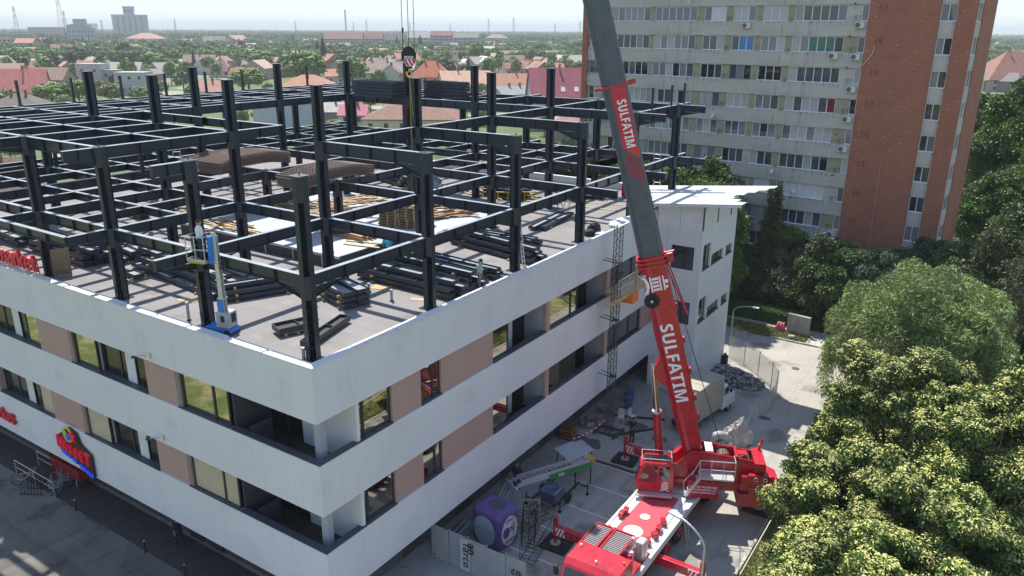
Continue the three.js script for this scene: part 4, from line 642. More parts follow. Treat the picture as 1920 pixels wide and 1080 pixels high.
  sp('winch', [cyl(0.3, 0.3, 0.8, 0, -0.4, 0, 18).rotateX(Math.PI / 2).translate(-3.5, 3.5, 0)], mat([0.14, 0.12, 0.1], 0.5, { metalness: 0.4 }));
  sp('cross_frame', [b2(-3.05, -2.9, 3.75, 4.0, -0.6, 0.6), b2(-1.75, -1.55, 3.9, 4.1, -0.6, 0.6), bx(0.5, 0.06, 0.5, -3.3, 4.05, -0.2), tube(V(-4.3, 3.7, 0.7), V(-4.5, 4.5, 0.7), 0.06)], M.red);
  sp('service_hatch', [bx(0.4, 0.05, 1.0, -1.5, 4.14, 0)], M.white); sp('beacon', [cyl(0.09, 0.07, 0.18, -4.35, 4.0, 0.7, 10)], M.orange);
  sp('ballast_frame', [b2(-4.9, -3.2, 2.2, 2.7, -1.1, 1.1), b2(-4.6, -3.6, 2.7, 3.2, -1.15, -0.7), b2(-4.6, -3.6, 2.7, 3.2, 0.7, 1.15), bx(0.3, 0.5, 0.3, -4.8, 2.9, -0.9, 0.4), bx(0.3, 0.5, 0.3, -3.4, 2.85, -1.0, 0.2)], M.red);
  sp('ballast_slab', [poly([[-3.15, -1.25], [-3.15, 1.25], [-4.9, 1.25], [-5.3, 0.9], [-5.3, -0.9], [-4.9, -1.25]], 0, 0.7, 0.03).rotateX(Math.PI / 2).translate(0, 2.05, 0)], M.red);
  sp('ballast_slab', [poly([[-3.7, -1.2], [-3.7, 1.2], [-5.0, 1.2], [-5.35, 0.85], [-5.35, -0.85], [-5.0, -1.2]], 0, 0.4, 0.03).rotateX(Math.PI / 2).translate(0, 2.5, 0)], M.red);
  sp('lifting_eye', [ni(new THREE.TorusGeometry(0.2, 0.04, 6, 14)).rotateX(Math.PI / 2).translate(-4.9, 2.56, -0.5), ni(new THREE.TorusGeometry(0.1, 0.03, 6, 14)).translate(-4.5, 3.0, -1.18), ni(new THREE.TorusGeometry(0.1, 0.03, 6, 14)).translate(-4.0, 3.0, -1.18)], M.silver);
  // side box with lettering, walkway and rails on the cab side (z = -b)
  const sb = sp('side_box', [b2(-2.05, -0.42, 1.78, 2.85, -1.5, -0.7)], M.red);
  const boxText = (s, size, x, y) => sp('lettering', [text(s, size, 0.01).rotateY(Math.PI).translate(x, y, -1.5)], M.whiteText, sb);
  boxText('Tel: +40 745 000 000', 0.115, -1.22, 2.42); boxText('office@sulfatim.ro', 0.115, -1.22, 2.25); boxText('www.sulfatim.ro', 0.115, -1.22, 2.08);
  const wk = sp('walkway', [b2(-2.8, -0.95, 2.98, 3.08, -1.6, -0.75)], M.silver); const rs = [];
  for (const y of [3.62, 4.15]) rs.push(tube(V(-2.8, y, -1.58), V(-0.95, y, -1.58), 0.025)); for (const x of [-2.8, -2.2, -1.55, -0.95]) rs.push(tube(V(x, 3.05, -1.58), V(x, 4.15, -1.58), 0.025)); rs.push(tube(V(-0.95, 4.15, -1.58), V(-0.55, 3.2, -1.58), 0.025), tube(V(-2.8, 4.15, -1.58), V(-2.8, 4.15, -0.8), 0.025)); sp('guard_rail', rs, M.silver, wk);
  for (let i = 0; i < 5; i++) sp('step', [bx(0.2, 0.04, 0.6, -0.35 - i * 0.14, 2.0 + i * 0.22, -1.3)], M.silver, wk); sp('stringer', [bar(V(-0.28, 1.9, -1.6), V(-0.98, 3.02, -1.6), 0.04, 0.16)], M.silver, wk); sp('stair_rail', [tube(V(-0.2, 1.9, -1.62), V(-0.15, 2.8, -1.62), 0.022), tube(V(-0.15, 2.8, -1.62), V(-0.7, 3.6, -1.62), 0.022)], M.silver, wk);
  // operator's cab
  const cp = [[0.42, 2.0], [2.25, 2.0], [2.45, 2.5], [2.2, 3.5], [1.95, 3.75], [0.5, 3.75], [0.42, 3.4]];
  const oc = sp('operator_cab', [poly(cp, -1.6, -0.55, 0.02)], M.red);
  sp('door_window', [poly([[1.3, 2.62], [2.22, 2.62], [2.05, 3.4], [1.85, 3.6], [1.3, 3.6]], 0, 0.01).translate(0, 0, -1.64)], M.darkGlass, oc);
  sp('rear_window', [poly([[0.62, 3.0], [0.8, 2.75], [1.2, 2.75], [1.2, 3.6], [0.62, 3.6]], 0, 0.01).translate(0, 0, -1.64)], M.darkGlass, oc);
  sp('seat', [rbx(0.5, 0.12, 0.5, 0.04, 1.2, 2.75, -1.0)], M.black, oc);
  sp('door_frame', [b2(1.23, 1.27, 2.05, 3.65, -1.645, -1.62), b2(0.5, 2.3, 2.52, 2.56, -1.645, -1.62)], M.redText, oc);
  sp('roof_window', [b2(0.8, 2.0, 3.785, 3.8, -1.45, -0.75)], M.darkGlass, oc); const cr = []; for (const z of [-1.58, -0.6]) cr.push(tube(V(0.55, 4.0, z), V(2.15, 4.0, z), 0.02)); for (const x of [0.55, 2.15]) cr.push(tube(V(x, 4.0, -1.58), V(x, 4.0, -0.6), 0.02)); for (const x of [0.55, 2.15]) for (const z of [-1.58, -0.6]) cr.push(tube(V(x, 3.75, z), V(x, 4.0, z), 0.02)); sp('roof_rail', cr, M.silver, oc);
  sp('front_window', [quadGeo([V(2.47, 2.55, -1.5), V(2.47, 2.55, -0.65), V(2.26, 3.45, -0.65), V(2.26, 3.45, -1.5)])], M.darkGlass, oc);
  sp('cab_step', [b2(0.45, 2.45, 1.86, 1.98, -1.95, -1.6)], M.silver, oc);
  const crest = [[-0.28, 0], [0.28, 0], [0.28, 0.06], [-0.28, 0.06]]; const crestG = (k) => { const g = [poly(crest, 0, 0.012)]; for (let i = 0; i < 4; i++) g.push(poly([[-0.23 + i * 0.13, 0.08], [-0.15 + i * 0.13, 0.08], [-0.15 + i * 0.13, 0.3], [-0.23 + i * 0.13, 0.3]], 0, 0.012)); for (const r of [0.32, 0.44]) g.push(poly([[-0.26, r], [0.26, r], [0.26, r + 0.05], [-0.26, r + 0.05]], 0, 0.012)); g.push(poly([[-0.1, 0.5], [0.02, 0.5], [0.02, 0.62], [-0.1, 0.62]], 0, 0.012), poly([[0.1, 0.5], [0.2, 0.5], [0.2, 0.58], [0.1, 0.58]], 0, 0.012)); const arc = [...Array(13)].map((_, i) => { const a = Math.PI * (0.12 + 0.76 * i / 12); return [Math.cos(a) * 0.36, -0.34 + Math.sin(a) * 0.3]; }); g.push(poly([...arc, ...arc.map((p) => [p[0] * 0.84, (p[1] + 0.34) * 0.72 - 0.34]).reverse()], 0, 0.012)); return merge(g).scale(k, k, 1); };
  sp('emblem', [crestG(0.72).rotateY(Math.PI).translate(0.85, 2.25, -1.63)], M.whiteText, oc);
  // boom: sections in boom coordinates (x along, y outwards from the underside to the back)
  const EL = 75 * Math.PI / 180, piv = V(-0.73, 3.6, 0).applyAxisAngle(V(0, 1, 0), TH);
  const bp = (n, g, m, par = K) => { const o = part(n, g, m, par, 3); if (par === K) { o.position.copy(piv); o.rotation.set(0, TH, EL, 'YXZ'); } return o; };
  const section = (h0, h1, w, x0, x1) => { // rounded underside, flat back, straight sides
    const ring = (h, x) => { const hw = w / 2 * h / h1, P = []; P.push([h / 2, -hw + 0.08], [h / 2 - 0.08, -hw], [-h * 0.12, -hw]); for (let i = 1; i < 8; i++) { const a = Math.PI * i / 8; P.push([-h * 0.12 - Math.sin(a) * h * 0.38, -hw * Math.cos(a)]); } P.push([-h * 0.12, hw], [h / 2 - 0.08, hw], [h / 2, hw - 0.08]); return P.map((p) => V(x, p[0], p[1])); };
    const A = ring(h0, x0), B_ = ring(h1, x1), p = [], n = A.length; for (let i = 0; i < n; i++) { const j = (i + 1) % n; p.push(A[i], B_[i], B_[j], A[i], B_[j], A[j]); } for (let i = 1; i + 1 < n; i++) p.push(B_[0], B_[i + 1], B_[i], A[0], A[i], A[i + 1]);
    const g = new THREE.BufferGeometry().setFromPoints(p); g.computeVertexNormals(); g.setAttribute('uv', new THREE.Float32BufferAttribute(new Float32Array(p.length * 2), 2)); return g;
  };
  const base = bp('boom_base', [section(1.02, 1.38, 1.1, -0.2, 4.5), section(1.38, 1.38, 1.1, 4.5, 11.9)], M.red);
  bp('boom_foot', [cyl(0.42, 0.42, 1.3, 0, -0.65, 0, 18).rotateX(Math.PI / 2), b2(-0.5, 0.3, -0.45, 0.5, -0.5, 0.5)], M.red, base);
  bp('boom_section', [section(1.24, 1.24, 0.98, 11.9, 27)], M.boomGrey); bp('boom_section', [section(1.08, 1.08, 0.86, 27, 40)], M.boomGrey); bp('boom_section', [section(0.9, 0.9, 0.72, 40, 52)], M.boomGrey); bp('boom_section', [section(0.74, 0.74, 0.6, 52, 60.5)], M.boomGrey);
  bp('boom_head', [b2(60.5, 61.6, -0.5, 0.4, -0.35, 0.35), cyl(0.4, 0.4, 0.3, 0, -0.15, 0, 18).rotateX(Math.PI / 2).translate(61.2, -0.7, 0)], M.red);
  const col = bp('boom_collar', [0, 0.22, 0.44].flatMap((d) => [b2(11.3 + d, 11.4 + d, -0.78, -0.69, -0.62, 0.62), b2(11.3 + d, 11.4 + d, 0.69, 0.8, -0.62, 0.62), b2(11.3 + d, 11.4 + d, -0.69, 0.69, -0.64, -0.555), b2(11.3 + d, 11.4 + d, -0.69, 0.69, 0.555, 0.64)]), M.red, base);
  bp('collar_fitting', [rbx(0.4, 0.35, 0.4, 0.05, 11.7, 0.95, -0.4), rbx(0.3, 0.3, 0.3, 0.05, 11.35, 0.95, 0.3), cyl(0.05, 0.05, 0.5, 11.9, 0.7, -0.3)], M.red, col);
  const cl2 = bp('boom_clamp', [b2(20.55, 20.67, -0.66, -0.6, -0.52, 0.52), b2(20.55, 20.67, 0.6, 0.68, -0.52, 0.52), b2(20.55, 20.67, -0.6, 0.6, -0.54, -0.5), b2(20.5, 20.75, 0.66, 1.05, -0.4, -0.2), b2(20.55, 20.7, -0.95, -0.66, -0.3, -0.1)], M.red);
  const flag = bp('name_panel', [poly([[20.5, -0.2], [20.5, 0.52], [16.9, 0.52], [17.6, -0.2]], 0, 0.008).translate(0, 0, -0.5)], mat([0.55, 0.012, 0.03], 0.4, { clearcoat: 0.5 }));
  for (let i = 0; i < 4; i++) bp('name_stripe', [poly([[17.35 - i * 0.3, -0.2], [17.2 - i * 0.3, -0.2], [16.5 - i * 0.3, 0.52], [16.65 - i * 0.3, 0.52]], 0, 0.008).translate(0, 0, -0.501)], mat([0.4, 0.02, 0.035], 0.5), flag);
  const onBoom = (s, size, x, y, len, z, par) => { const g = text(s, size, 0.012); const bb = new THREE.Box3().setFromBufferAttribute(g.attributes.position); g.scale(len / (bb.max.x - bb.min.x), 1, 1); return bp('lettering', [g.rotateY(Math.PI).translate(x, y, z)], M.whiteText, par); };
  onBoom('SULFATIM', 0.66, 5.85, -0.3, 4.55, -0.556, base); onBoom('SULFATIM', 0.44, 18.75, -0.02, 2.35, -0.512, flag);
  bp('emblem', [crestG(1.5).rotateY(Math.PI).translate(10.4, -0.32, -0.552)], M.whiteText, base);
  const crestArc = text('SULFATIM', 0.17, 0.01); bp('lettering', [crestArc.rotateZ(0.0).rotateY(Math.PI).translate(10.45, -0.62, -0.553)], M.whiteText, base);
  const hw = bp('hose_reel', [ni(new THREE.TorusGeometry(0.3, 0.1, 8, 22)).translate(9.55, -0.42, -0.62), cyl(0.3, 0.3, 0.08, 0, -0.04, 0, 20).rotateX(Math.PI / 2).translate(9.55, -0.42, -0.62)], M.rubber, base); bp('reel_hub', [cyl(0.07, 0.07, 0.1, 0, -0.05, 0, 12).rotateX(Math.PI / 2).translate(9.55, -0.42, -0.69)], M.silver, base);
  for (const [x, y] of [[7.0, 0.75], [8.9, 0.74], [5.2, 0.74], [3.6, 0.7], [2.4, 0.66]]) bp('boom_lug', [rbx(0.35, 0.18, 0.4, 0.03, x, y, -0.2)], M.red, base);
  bp('cylinder_bracket', [poly([[4.3, -0.55], [6.4, -0.55], [5.5, -1.15], [5.1, -1.15]], -0.35, 0.35)], M.red, base);
  // luffing cylinder
  const cyA = V(1.05, 2.6, 0), cyM = V(1.47, 6.15, 0), cyB = V(1.83, 8.9, 0);
  const lc = sp('luffing_cylinder', [tube(cyA, cyM, 0.24, 18), tube(cyA.clone().add(V(0, -0.2, 0)), cyA.clone().add(V(0.02, 0.2, 0)), 0.34, 14)], M.red); sp('piston_rod', [tube(cyM, cyB, 0.165, 18)], M.chrome, lc); sp('cylinder_cap', [tube(cyM.clone().add(V(-0.01, -0.12, 0)), cyM, 0.27, 18)], M.silver, lc);
  // pendant tubes and hoist ropes along the boom
  const toK = (a, y, z) => V(a, y, z);
  sp('support_strut', [tube(V(1.75, 15.1, -0.35), V(0.25, 11.9, -0.2), 0.045), tube(V(1.6, 15.1, -0.15), V(0.22, 11.95, -0.05), 0.045)], M.red);
  const tip = V(-0.73 + Math.cos(EL) * 61.5, 3.6 + Math.sin(EL) * 61.5, 0); const rope = mat([0.05, 0.05, 0.055], 0.6, { metalness: 0.5 });
  sp('hoist_rope', [tube(V(-2.3, 3.9, 0), V(1.72, 15.3, -0.1), 0.022), tube(V(1.72, 15.3, -0.1), V(5.09, 27.4, 0), 0.022), tube(V(5.09, 27.4, 0), V(tip.x - 0.3, tip.y + 0.4, 0), 0.022)], rope);
  // a driver would sit here; the hook block hangs on its own ropes
  const hk = V(-5.2, 24.3, -12.4), h = thing('hook_block', 'black crane hook block with red and white striped plate hanging above the steel frame', 'hook block', [hk.x, hk.y, hk.z], 0.58);
  const o = []; for (let k = 0; k < 24; k++) { const a = k / 24 * 6.283; o.push([Math.cos(a) * 0.36, 0.52 + Math.sin(a) * 0.44]); }
  part('side_plate', [poly(o, 0.1, 0.14), poly(o, -0.14, -0.1), cyl(0.3, 0.3, 0.2, 0, -0.1, 0, 20).rotateX(Math.PI / 2).translate(0, 0.52, 0), poly([[-0.3, 0.35], [0.3, 0.35], [0.14, -0.1], [-0.14, -0.1]], -0.09, 0.09)], M.black, h);
  const wpnl = part('warning_panel', [poly([[-0.26, 0.34], [0.3, 0.34], [0.2, 0.0], [-0.1, 0.0]], 0.142, 0.15)], M.whiteText, h); part('warning_stripe', [[-0.24, -0.12], [-0.04, 0.08], [0.16, 0.24]].map(([a, b]) => poly([[a, 0.33], [a + 0.11, 0.33], [Math.min(0.26, b + 0.17), 0.02], [b + 0.06, 0.02]], 0.151, 0.156)), M.redText, h);
  part('name_plate', [bx(0.44, 0.12, 0.012, 0.02, 0.44, 0.15)], M.whiteText, h); part('lettering', [text('LIEBHERR', 0.06, 0.005).translate(0.02, 0.415, 0.157)], M.black, h);
  part('hook', [ni(new THREE.TorusGeometry(0.13, 0.045, 8, 18, 4.6)).rotateZ(2.2).translate(0, -0.38, 0), tube(V(0, -0.05, 0), V(0, -0.27, 0), 0.05)], M.yellow, h);
  for (const [x, k] of [[-0.28, -0.14], [0.02, 0], [0.3, 0.14]]) part('rope', [tube(V(x, 0.8, 0), V(x + k * 0.4, 39.5, 0), 0.016, 5)], rope, h);
  part('swivel', [tube(V(-0.26, 1.6, 0), V(-0.26, 1.85, 0), 0.05)], M.black, h);
  part('chain_sling', [tube(V(0, -0.5, 0.02), V(0.12, -2.5, 0.0), 0.022), tube(V(0, -0.5, 0), V(0.02, -4.6, 0), 0.016), tube(V(0, -0.5, 0), V(-0.1, -10.6, 0), 0.012)], mat([0.3, 0.24, 0.05], 0.6), h);
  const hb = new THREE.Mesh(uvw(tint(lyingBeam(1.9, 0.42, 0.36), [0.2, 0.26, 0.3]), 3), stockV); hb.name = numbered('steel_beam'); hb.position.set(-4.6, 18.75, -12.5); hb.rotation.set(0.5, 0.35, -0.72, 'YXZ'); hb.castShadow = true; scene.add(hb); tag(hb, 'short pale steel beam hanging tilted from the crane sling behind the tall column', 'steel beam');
}
// ---------------------------------------------------------------- people: one continuous meshed body each
function person(label, pos, ry, pose, col, hair) {
  const t = thing('person', label, 'person', pos, ry);
  const J = { hip: [0, 0.95, 0], chest: [0, 1.32, 0], neck: [0, 1.5, 0], head: [0, 1.64, 0.02], sL: [0.18, 1.42, 0], sR: [-0.18, 1.42, 0], eL: [0.24, 1.14, 0], eR: [-0.24, 1.14, 0], wL: [0.25, 0.88, 0.05], wR: [-0.25, 0.88, 0.05], hL: [0.09, 0.92, 0], hR: [-0.09, 0.92, 0], kL: [0.1, 0.49, 0.02], kR: [-0.1, 0.49, 0.02], aL: [0.1, 0.09, -0.02], aR: [-0.1, 0.09, -0.02], ...pose };
  for (const s of ['L', 'R']) J['t' + s] ??= [J['a' + s][0] + (s === 'L' ? 0.03 : -0.03), J['a' + s][1] - 0.05, J['a' + s][2] + 0.18];
  const skin = col.skin ?? [0.42, 0.24, 0.16], sh = col.shirt, tr = col.trousers, bt = [0.03, 0.025, 0.02];
  const bones = [['hip', 'chest', 0.135, 0.15, sh], ['hL', 'hR', 0.12, 0.12, tr], ['chest', 'neck', 0.13, 0.06, sh], ['neck', 'head', 0.055, 0.06, skin], ['head', 'head', 0.105, 0.105, skin], ['sL', 'sR', 0.075, 0.075, sh], ['sL', 'eL', 0.06, 0.045, sh], ['sR', 'eR', 0.06, 0.045, sh], ['eL', 'wL', 0.043, 0.03, skin], ['eR', 'wR', 0.043, 0.03, skin], ['hL', 'kL', 0.095, 0.065, tr], ['hR', 'kR', 0.095, 0.065, tr], ['kL', 'aL', 0.065, 0.045, tr], ['kR', 'aR', 0.065, 0.045, tr], ['aL', 'tL', 0.05, 0.04, bt], ['aR', 'tR', 0.05, 0.04, bt]].map(([a, b, r, q, c]) => [V(...J[a]), V(...J[b]), r, q, c]);
  const N = 84, S = 1.0, cy = 0.9, mc = new MarchingCubes(N, new THREE.MeshBasicMaterial(), false, false, 60000); mc.isolation = 0;
  const P = V(), ab = V(), ap = V();
  const dist = (P, wantCol) => { let acc = 0, best = 1e9, c = null; for (const [a, b, r, q, k] of bones) { ab.subVectors(b, a); ap.subVectors(P, a); const L = ab.lengthSq(), u = L ? Math.min(1, Math.max(0, ap.dot(ab) / L)) : 0; const d = ap.addScaledVector(ab, -u).length() - (r + (q - r) * u); if (d < best) { best = d; c = k; } acc += Math.exp(-d * 38); } return wantCol ? c : -Math.log(acc) / 38; };
  for (let k = 0; k < N; k++) for (let j = 0; j < N; j++) for (let i = 0; i < N; i++) { P.set((i / N * 2 - 1) * S, (j / N * 2 - 1) * S + cy, (k / N * 2 - 1) * S); mc.field[k * N * N + j * N + i] = Math.abs(P.x) > 0.75 || Math.abs(P.z) > 0.75 ? -0.5 : -dist(P); }
  mc.update(); const n = mc.count, pos_ = new Float32Array(n * 3), c = new Float32Array(n * 3);
  for (let i = 0; i < n; i++) { P.set(mc.positionArray[3 * i] * S, mc.positionArray[3 * i + 1] * S + cy, mc.positionArray[3 * i + 2] * S); pos_.set(P.toArray(), 3 * i); c.set(dist(P, true), 3 * i); }
  let g = new THREE.BufferGeometry(); g.setAttribute('position', new THREE.BufferAttribute(pos_, 3)); g.setAttribute('normal', new THREE.BufferAttribute(mc.normalArray.slice(0, n * 3), 3)); g.setAttribute('color', new THREE.BufferAttribute(c, 3));
  g.computeVertexNormals();
  const extra = [];
  for (const s of ['L', 'R']) { // hands: palm, four unequal fingers, a thumb from the side
    const w = V(...J['w' + s]), e = V(...J['e' + s]), d = w.clone().sub(e).normalize(), side = V(0, 0, 1).cross(d).normalize(), nrm = d.clone().cross(side), sg = s === 'L' ? -1 : 1;
    extra.push(tint(tube(w.clone().addScaledVector(d, -0.02), w.clone().addScaledVector(d, 0.085), 0.03, 7, 0.036), skin));
    [0.075, 0.085, 0.08, 0.062].forEach((l, i) => { const b = w.clone().addScaledVector(d, 0.08).addScaledVector(nrm, (i - 1.5) * 0.019), m = b.clone().addScaledVector(d, l * 0.55), tp = m.clone().addScaledVector(d, l * 0.35).addScaledVector(side, sg * 0.02); extra.push(tint(tube(b, m, 0.009, 5), skin), tint(tube(m, tp, 0.0085, 5, 0.007), skin)); });
    const tb = w.clone().addScaledVector(d, 0.03).addScaledVector(nrm, -0.03); extra.push(tint(tube(tb, tb.clone().addScaledVector(nrm, -0.03).addScaledVector(d, 0.045), 0.011, 5, 0.008), skin));
  }
  const hd = V(...J.head), f = V(...(pose.face ?? [0, 0.1, 1])).normalize(), r = V(0, 1, 0).cross(f).normalize(), u = f.clone().cross(r);
  const at = (a, b, d) => hd.clone().addScaledVector(r, a).addScaledVector(u, b).addScaledVector(f, d); const ball = (p, q, c2, sx = 1, sy = 1, sz = 1) => tint(ni(new THREE.SphereGeometry(q, 8, 6)).scale(sx, sy, sz).translate(p.x, p.y, p.z), c2);
  extra.push(ball(at(0, -0.02, 0.105), 0.018, skin), ball(at(0.036, 0.012, 0.092), 0.012, [0.03, 0.02, 0.02]), ball(at(-0.036, 0.012, 0.092), 0.012, [0.03, 0.02, 0.02]), ball(at(0, -0.06, 0.09), 0.018, [0.25, 0.09, 0.08], 1.3, 0.5, 0.6), ball(at(0.105, -0.01, 0), 0.025, skin, 0.5, 1, 0.8), ball(at(-0.105, -0.01, 0), 0.025, skin, 0.5, 1, 0.8));
  const m = mat(W1, 0.8, { vertexColors: true }); const body = part('body', [g, ...extra], m, t, 1);
  const hg = ni(new THREE.SphereGeometry(0.118, 14, 8, 0, 6.284, 0, 1.65)); hg.applyMatrix4(new THREE.Matrix4().makeBasis(r, u, f).setPosition(at(0, 0.02, -0.018))); part('hair', [hg], mat(hair, 0.7), t);
  return t;
}
R = rngOf(5);
person('person in pale green shirt and grey trousers standing by the parapet looking up', [-0.78, DECK, -12.2], -0.9, { head: [0, 1.63, -0.03], face: [0, 0.6, 1], wL: [0.28, 0.9, 0.0], wR: [-0.3, 0.9, 0.02] }, { shirt: [0.3, 0.42, 0.36], trousers: [0.11, 0.12, 0.14] }, [0.03, 0.02, 0.015]);
person('person in white shirt and dark trousers standing in the basket of the blue lift', [-7.45, DECK + 3.32, -0.95], 2.6, { eL: [0.26, 1.2, 0.12], wL: [0.2, 1.22, 0.38], eR: [-0.26, 1.2, 0.1], wR: [-0.2, 1.2, 0.36] }, { shirt: [0.72, 0.74, 0.76], trousers: [0.03, 0.035, 0.045] }, [0.06, 0.03, 0.02]);
person('person in turquoise shirt bending over by the yellow formwork boards on the roof', [-8.05, DECK, -13.35], -2.2, { chest: [0, 1.28, 0.12], neck: [0, 1.44, 0.2], head: [0, 1.54, 0.3], sL: [0.18, 1.37, 0.16], sR: [-0.18, 1.37, 0.16], eL: [0.27, 1.12, 0.28], eR: [-0.27, 1.12, 0.28], wL: [0.2, 0.95, 0.45], wR: [-0.2, 0.95, 0.45], face: [0, -0.4, 1] }, { shirt: [0.05, 0.5, 0.58], trousers: [0.04, 0.05, 0.08] }, [0.02, 0.015, 0.012]);
person('person in dark clothes standing on the yard behind the rear crane outrigger', [2.9, 0.0, -24.3], 0.2, { eL: [0.22, 1.16, 0.08], wL: [0.08, 1.1, 0.3], eR: [-0.22, 1.16, 0.08], wR: [-0.08, 1.12, 0.3] }, { shirt: [0.02, 0.02, 0.024], trousers: [0.02, 0.022, 0.03], skin: [0.3, 0.17, 0.11] }, [0.02, 0.015, 0.012]);
person('person in black clothes walking on the dark pavement under the building', [-12.2, 0.04, -0.75], 1.6, { kL: [0.1, 0.5, 0.16], aL: [0.1, 0.09, 0.22], kR: [-0.1, 0.5, 0.02], aR: [-0.1, 0.1, -0.26] }, { shirt: [0.015, 0.015, 0.018], trousers: [0.015, 0.016, 0.02], skin: [0.3, 0.17, 0.11] }, [0.01, 0.01, 0.01]);
person('person in dark work clothes standing by the building wall behind the trailer lift', [-0.4, 0, -15.3], 0.7, {}, { shirt: [0.03, 0.04, 0.09], trousers: [0.02, 0.025, 0.05], skin: [0.3, 0.17, 0.11] }, [0.25, 0.16, 0.02]);
// ---------------------------------------------------------------- things on the yard beside and in front of the white building
function lattice(a, b, w, n, m, parent, name = 'mast_section', r = 0.028) { // square lattice mast from a up to b
  const H = b - a, g = []; for (const [x, z] of [[-1, -1], [1, -1], [1, 1], [-1, 1]]) g.push(tube(V(x * w / 2, a, z * w / 2), V(x * w / 2, b, z * w / 2), r, 5));
  for (let i = 0; i < n; i++) { const y0 = a + H * i / n, y1 = a + H * (i + 1) / n; for (const [p, q] of [[[-1, -1], [1, -1]], [[1, -1], [1, 1]], [[1, 1], [-1, 1]], [[-1, 1], [-1, -1]]]) { g.push(tube(V(p[0] * w / 2, y0, p[1] * w / 2), V(q[0] * w / 2, y0, q[1] * w / 2), r * 0.7, 4), tube(V(p[0] * w / 2, y0, p[1] * w / 2), V(q[0] * w / 2, y1, q[1] * w / 2), r * 0.6, 4)); } }
  return part(name, g, m, parent, 2);
}
{ // mast climbing hoist on the long face
  const t = thing('mast_hoist', 'tall thin lattice hoist mast with timber platform against the long white face', 'hoist', [1.05, 0, -24.6]); const dm = mat([0.09, 0.09, 0.1], 0.6, { metalness: 0.4 });
  for (let k = 0; k < 10; k++) lattice(k * 1.45, k * 1.45 + 1.4, 0.42, 3, dm, t);
  part('base_frame', [bar(V(-0.9, 0.1, -0.5), V(0.9, 0.1, -0.5), 0.1, 0.1), bar(V(-0.9, 0.1, 0.5), V(0.9, 0.1, 0.5), 0.1, 0.1), bar(V(-0.7, 0.1, -0.9), V(-0.7, 0.1, 0.9), 0.1, 0.1), bar(V(0.7, 0.1, -0.9), V(0.7, 0.1, 0.9), 0.1, 0.1)], dm, t);
  for (const y of [4.2, 8.2, 12.1]) part('wall_tie', [tube(V(-1.05, y, 0), V(0, y, 0.2), 0.03), tube(V(-1.05, y, -0.5), V(0, y, -0.2), 0.03), rbx(0.4, 0.14, 0.3, 0.03, 0.1, y, 0)], dm, t);
  const p = part('platform', [bx(1.3, 0.06, 4.6, -0.25, 9.9, -2.4)], M.wood, t); part('fence_post', [0.4, -1.2, -3, -4.6].map((z) => tube(V(0.38, 9.9, z), V(0.38, 11, z), 0.03)), M.silver, p); part('hand_rail', [tube(V(0.38, 11, 0.4), V(0.38, 11, -4.6), 0.03), tube(V(0.38, 10.45, 0.4), V(0.38, 10.45, -4.6), 0.025)], M.silver, p);
  part('beam', [bar(V(0.45, 9.75, 1.6), V(0.45, 9.75, -4.7), 0.12, 0.2)], M.woodYellow, t); part('post', [bx(0.16, 1.7, 0.16, 0.4, 10.6, -2.2)], M.woodYellow, t); part('drive_unit', [rbx(0.9, 0.7, 0.9, 0.05, 0.25, 9.4, -1.6)], M.orange, t); part('bracket', [tube(V(-0.3, 9.8, 1.2), V(0.3, 8.6, 0.3), 0.03), tube(V(0.4, 9.8, 2), V(0.4, 8.6, 0.3), 0.03), tube(V(-0.4, 9.8, 2), V(0.4, 9.8, 2), 0.03)], M.galv, t);
  ladder('small aluminium ladder hanging from the hoist platform', [1.6, 8.2, -28.4], [1.45, 10.2, -28.7], 0.45, M.silver, 6, V(0.9, 0, 0.4));
}
{ // box truck behind the boom
  const t = thing('box_truck', 'light truck with beige box body parked before the stair tower', 'truck', [5.4, 0, -29.3], -0.16 + 0.0); const tan = mat([0.4, 0.36, 0.29], 0.6, { map: wearTex }), body = mat([0.7, 0.71, 0.72], 0.4, { clearcoat: 0.4 });
  part('box_body', [rbx(2.0, 2.35, 4.1, 0.03, 0, 2.05, 0.15)], tan, t); part('corner_trim', [[-1, -1], [1, -1], [-1, 1], [1, 1]].map(([a, b]) => bx(0.07, 2.38, 0.07, a * 0.985, 2.05, 0.15 + b * 2.03)), M.greyPaint, t); part('side_rail', [bx(0.04, 0.12, 4.12, 1.01, 0.95, 0.15), bx(0.04, 0.12, 4.12, -1.01, 0.95, 0.15)], M.greyPaint, t);
  part('roof_seam', [0, 1, 2, 3].map((i) => bx(1.96, 0.02, 0.03, 0, 3.235, -1.4 + i)), M.greyPaint, t);
  part('chassis', [bx(0.8, 0.25, 6, 0, 0.75, -0.6)], M.black, t);
  part('cab', [poly([[-2.1, 0.5], [-2.1, 2.25], [-2.6, 2.3], [-3.15, 1.55], [-3.85, 1.3], [-3.95, 0.5]], -0.92, 0.92, 0.03).rotateY(-Math.PI / 2)], body, t); part('windscreen', [quadGeo([V(-0.85, 2.22, -2.69), V(-0.85, 1.62, -3.14), V(0.85, 1.62, -3.14), V(0.85, 2.22, -2.69)])], M.darkGlass, t); for (const x of [-0.955, 0.955]) part('side_window', [bx(0.02, 0.55, 0.6, x, 1.85, -2.5)], M.darkGlass, t); for (const x of [-1.08, 1.08]) part('wing_mirror', [rbx(0.16, 0.3, 0.1, 0.03, x, 1.8, -2.9)], M.black, t);
  for (const z of [-3.1, 1.3]) for (const s of [-1, 1]) { const w = part('wheel', [ni(new THREE.TorusGeometry(0.26, 0.1, 8, 20)).rotateY(Math.PI / 2).translate(s * 0.85, 0.36, z)], M.rubber, t); part('rim', [cyl(0.2, 0.2, 0.08, 0, -0.04, 0, 14).rotateZ(Math.PI / 2).translate(s * 0.87, 0.36, z)], M.silver, w); }
}
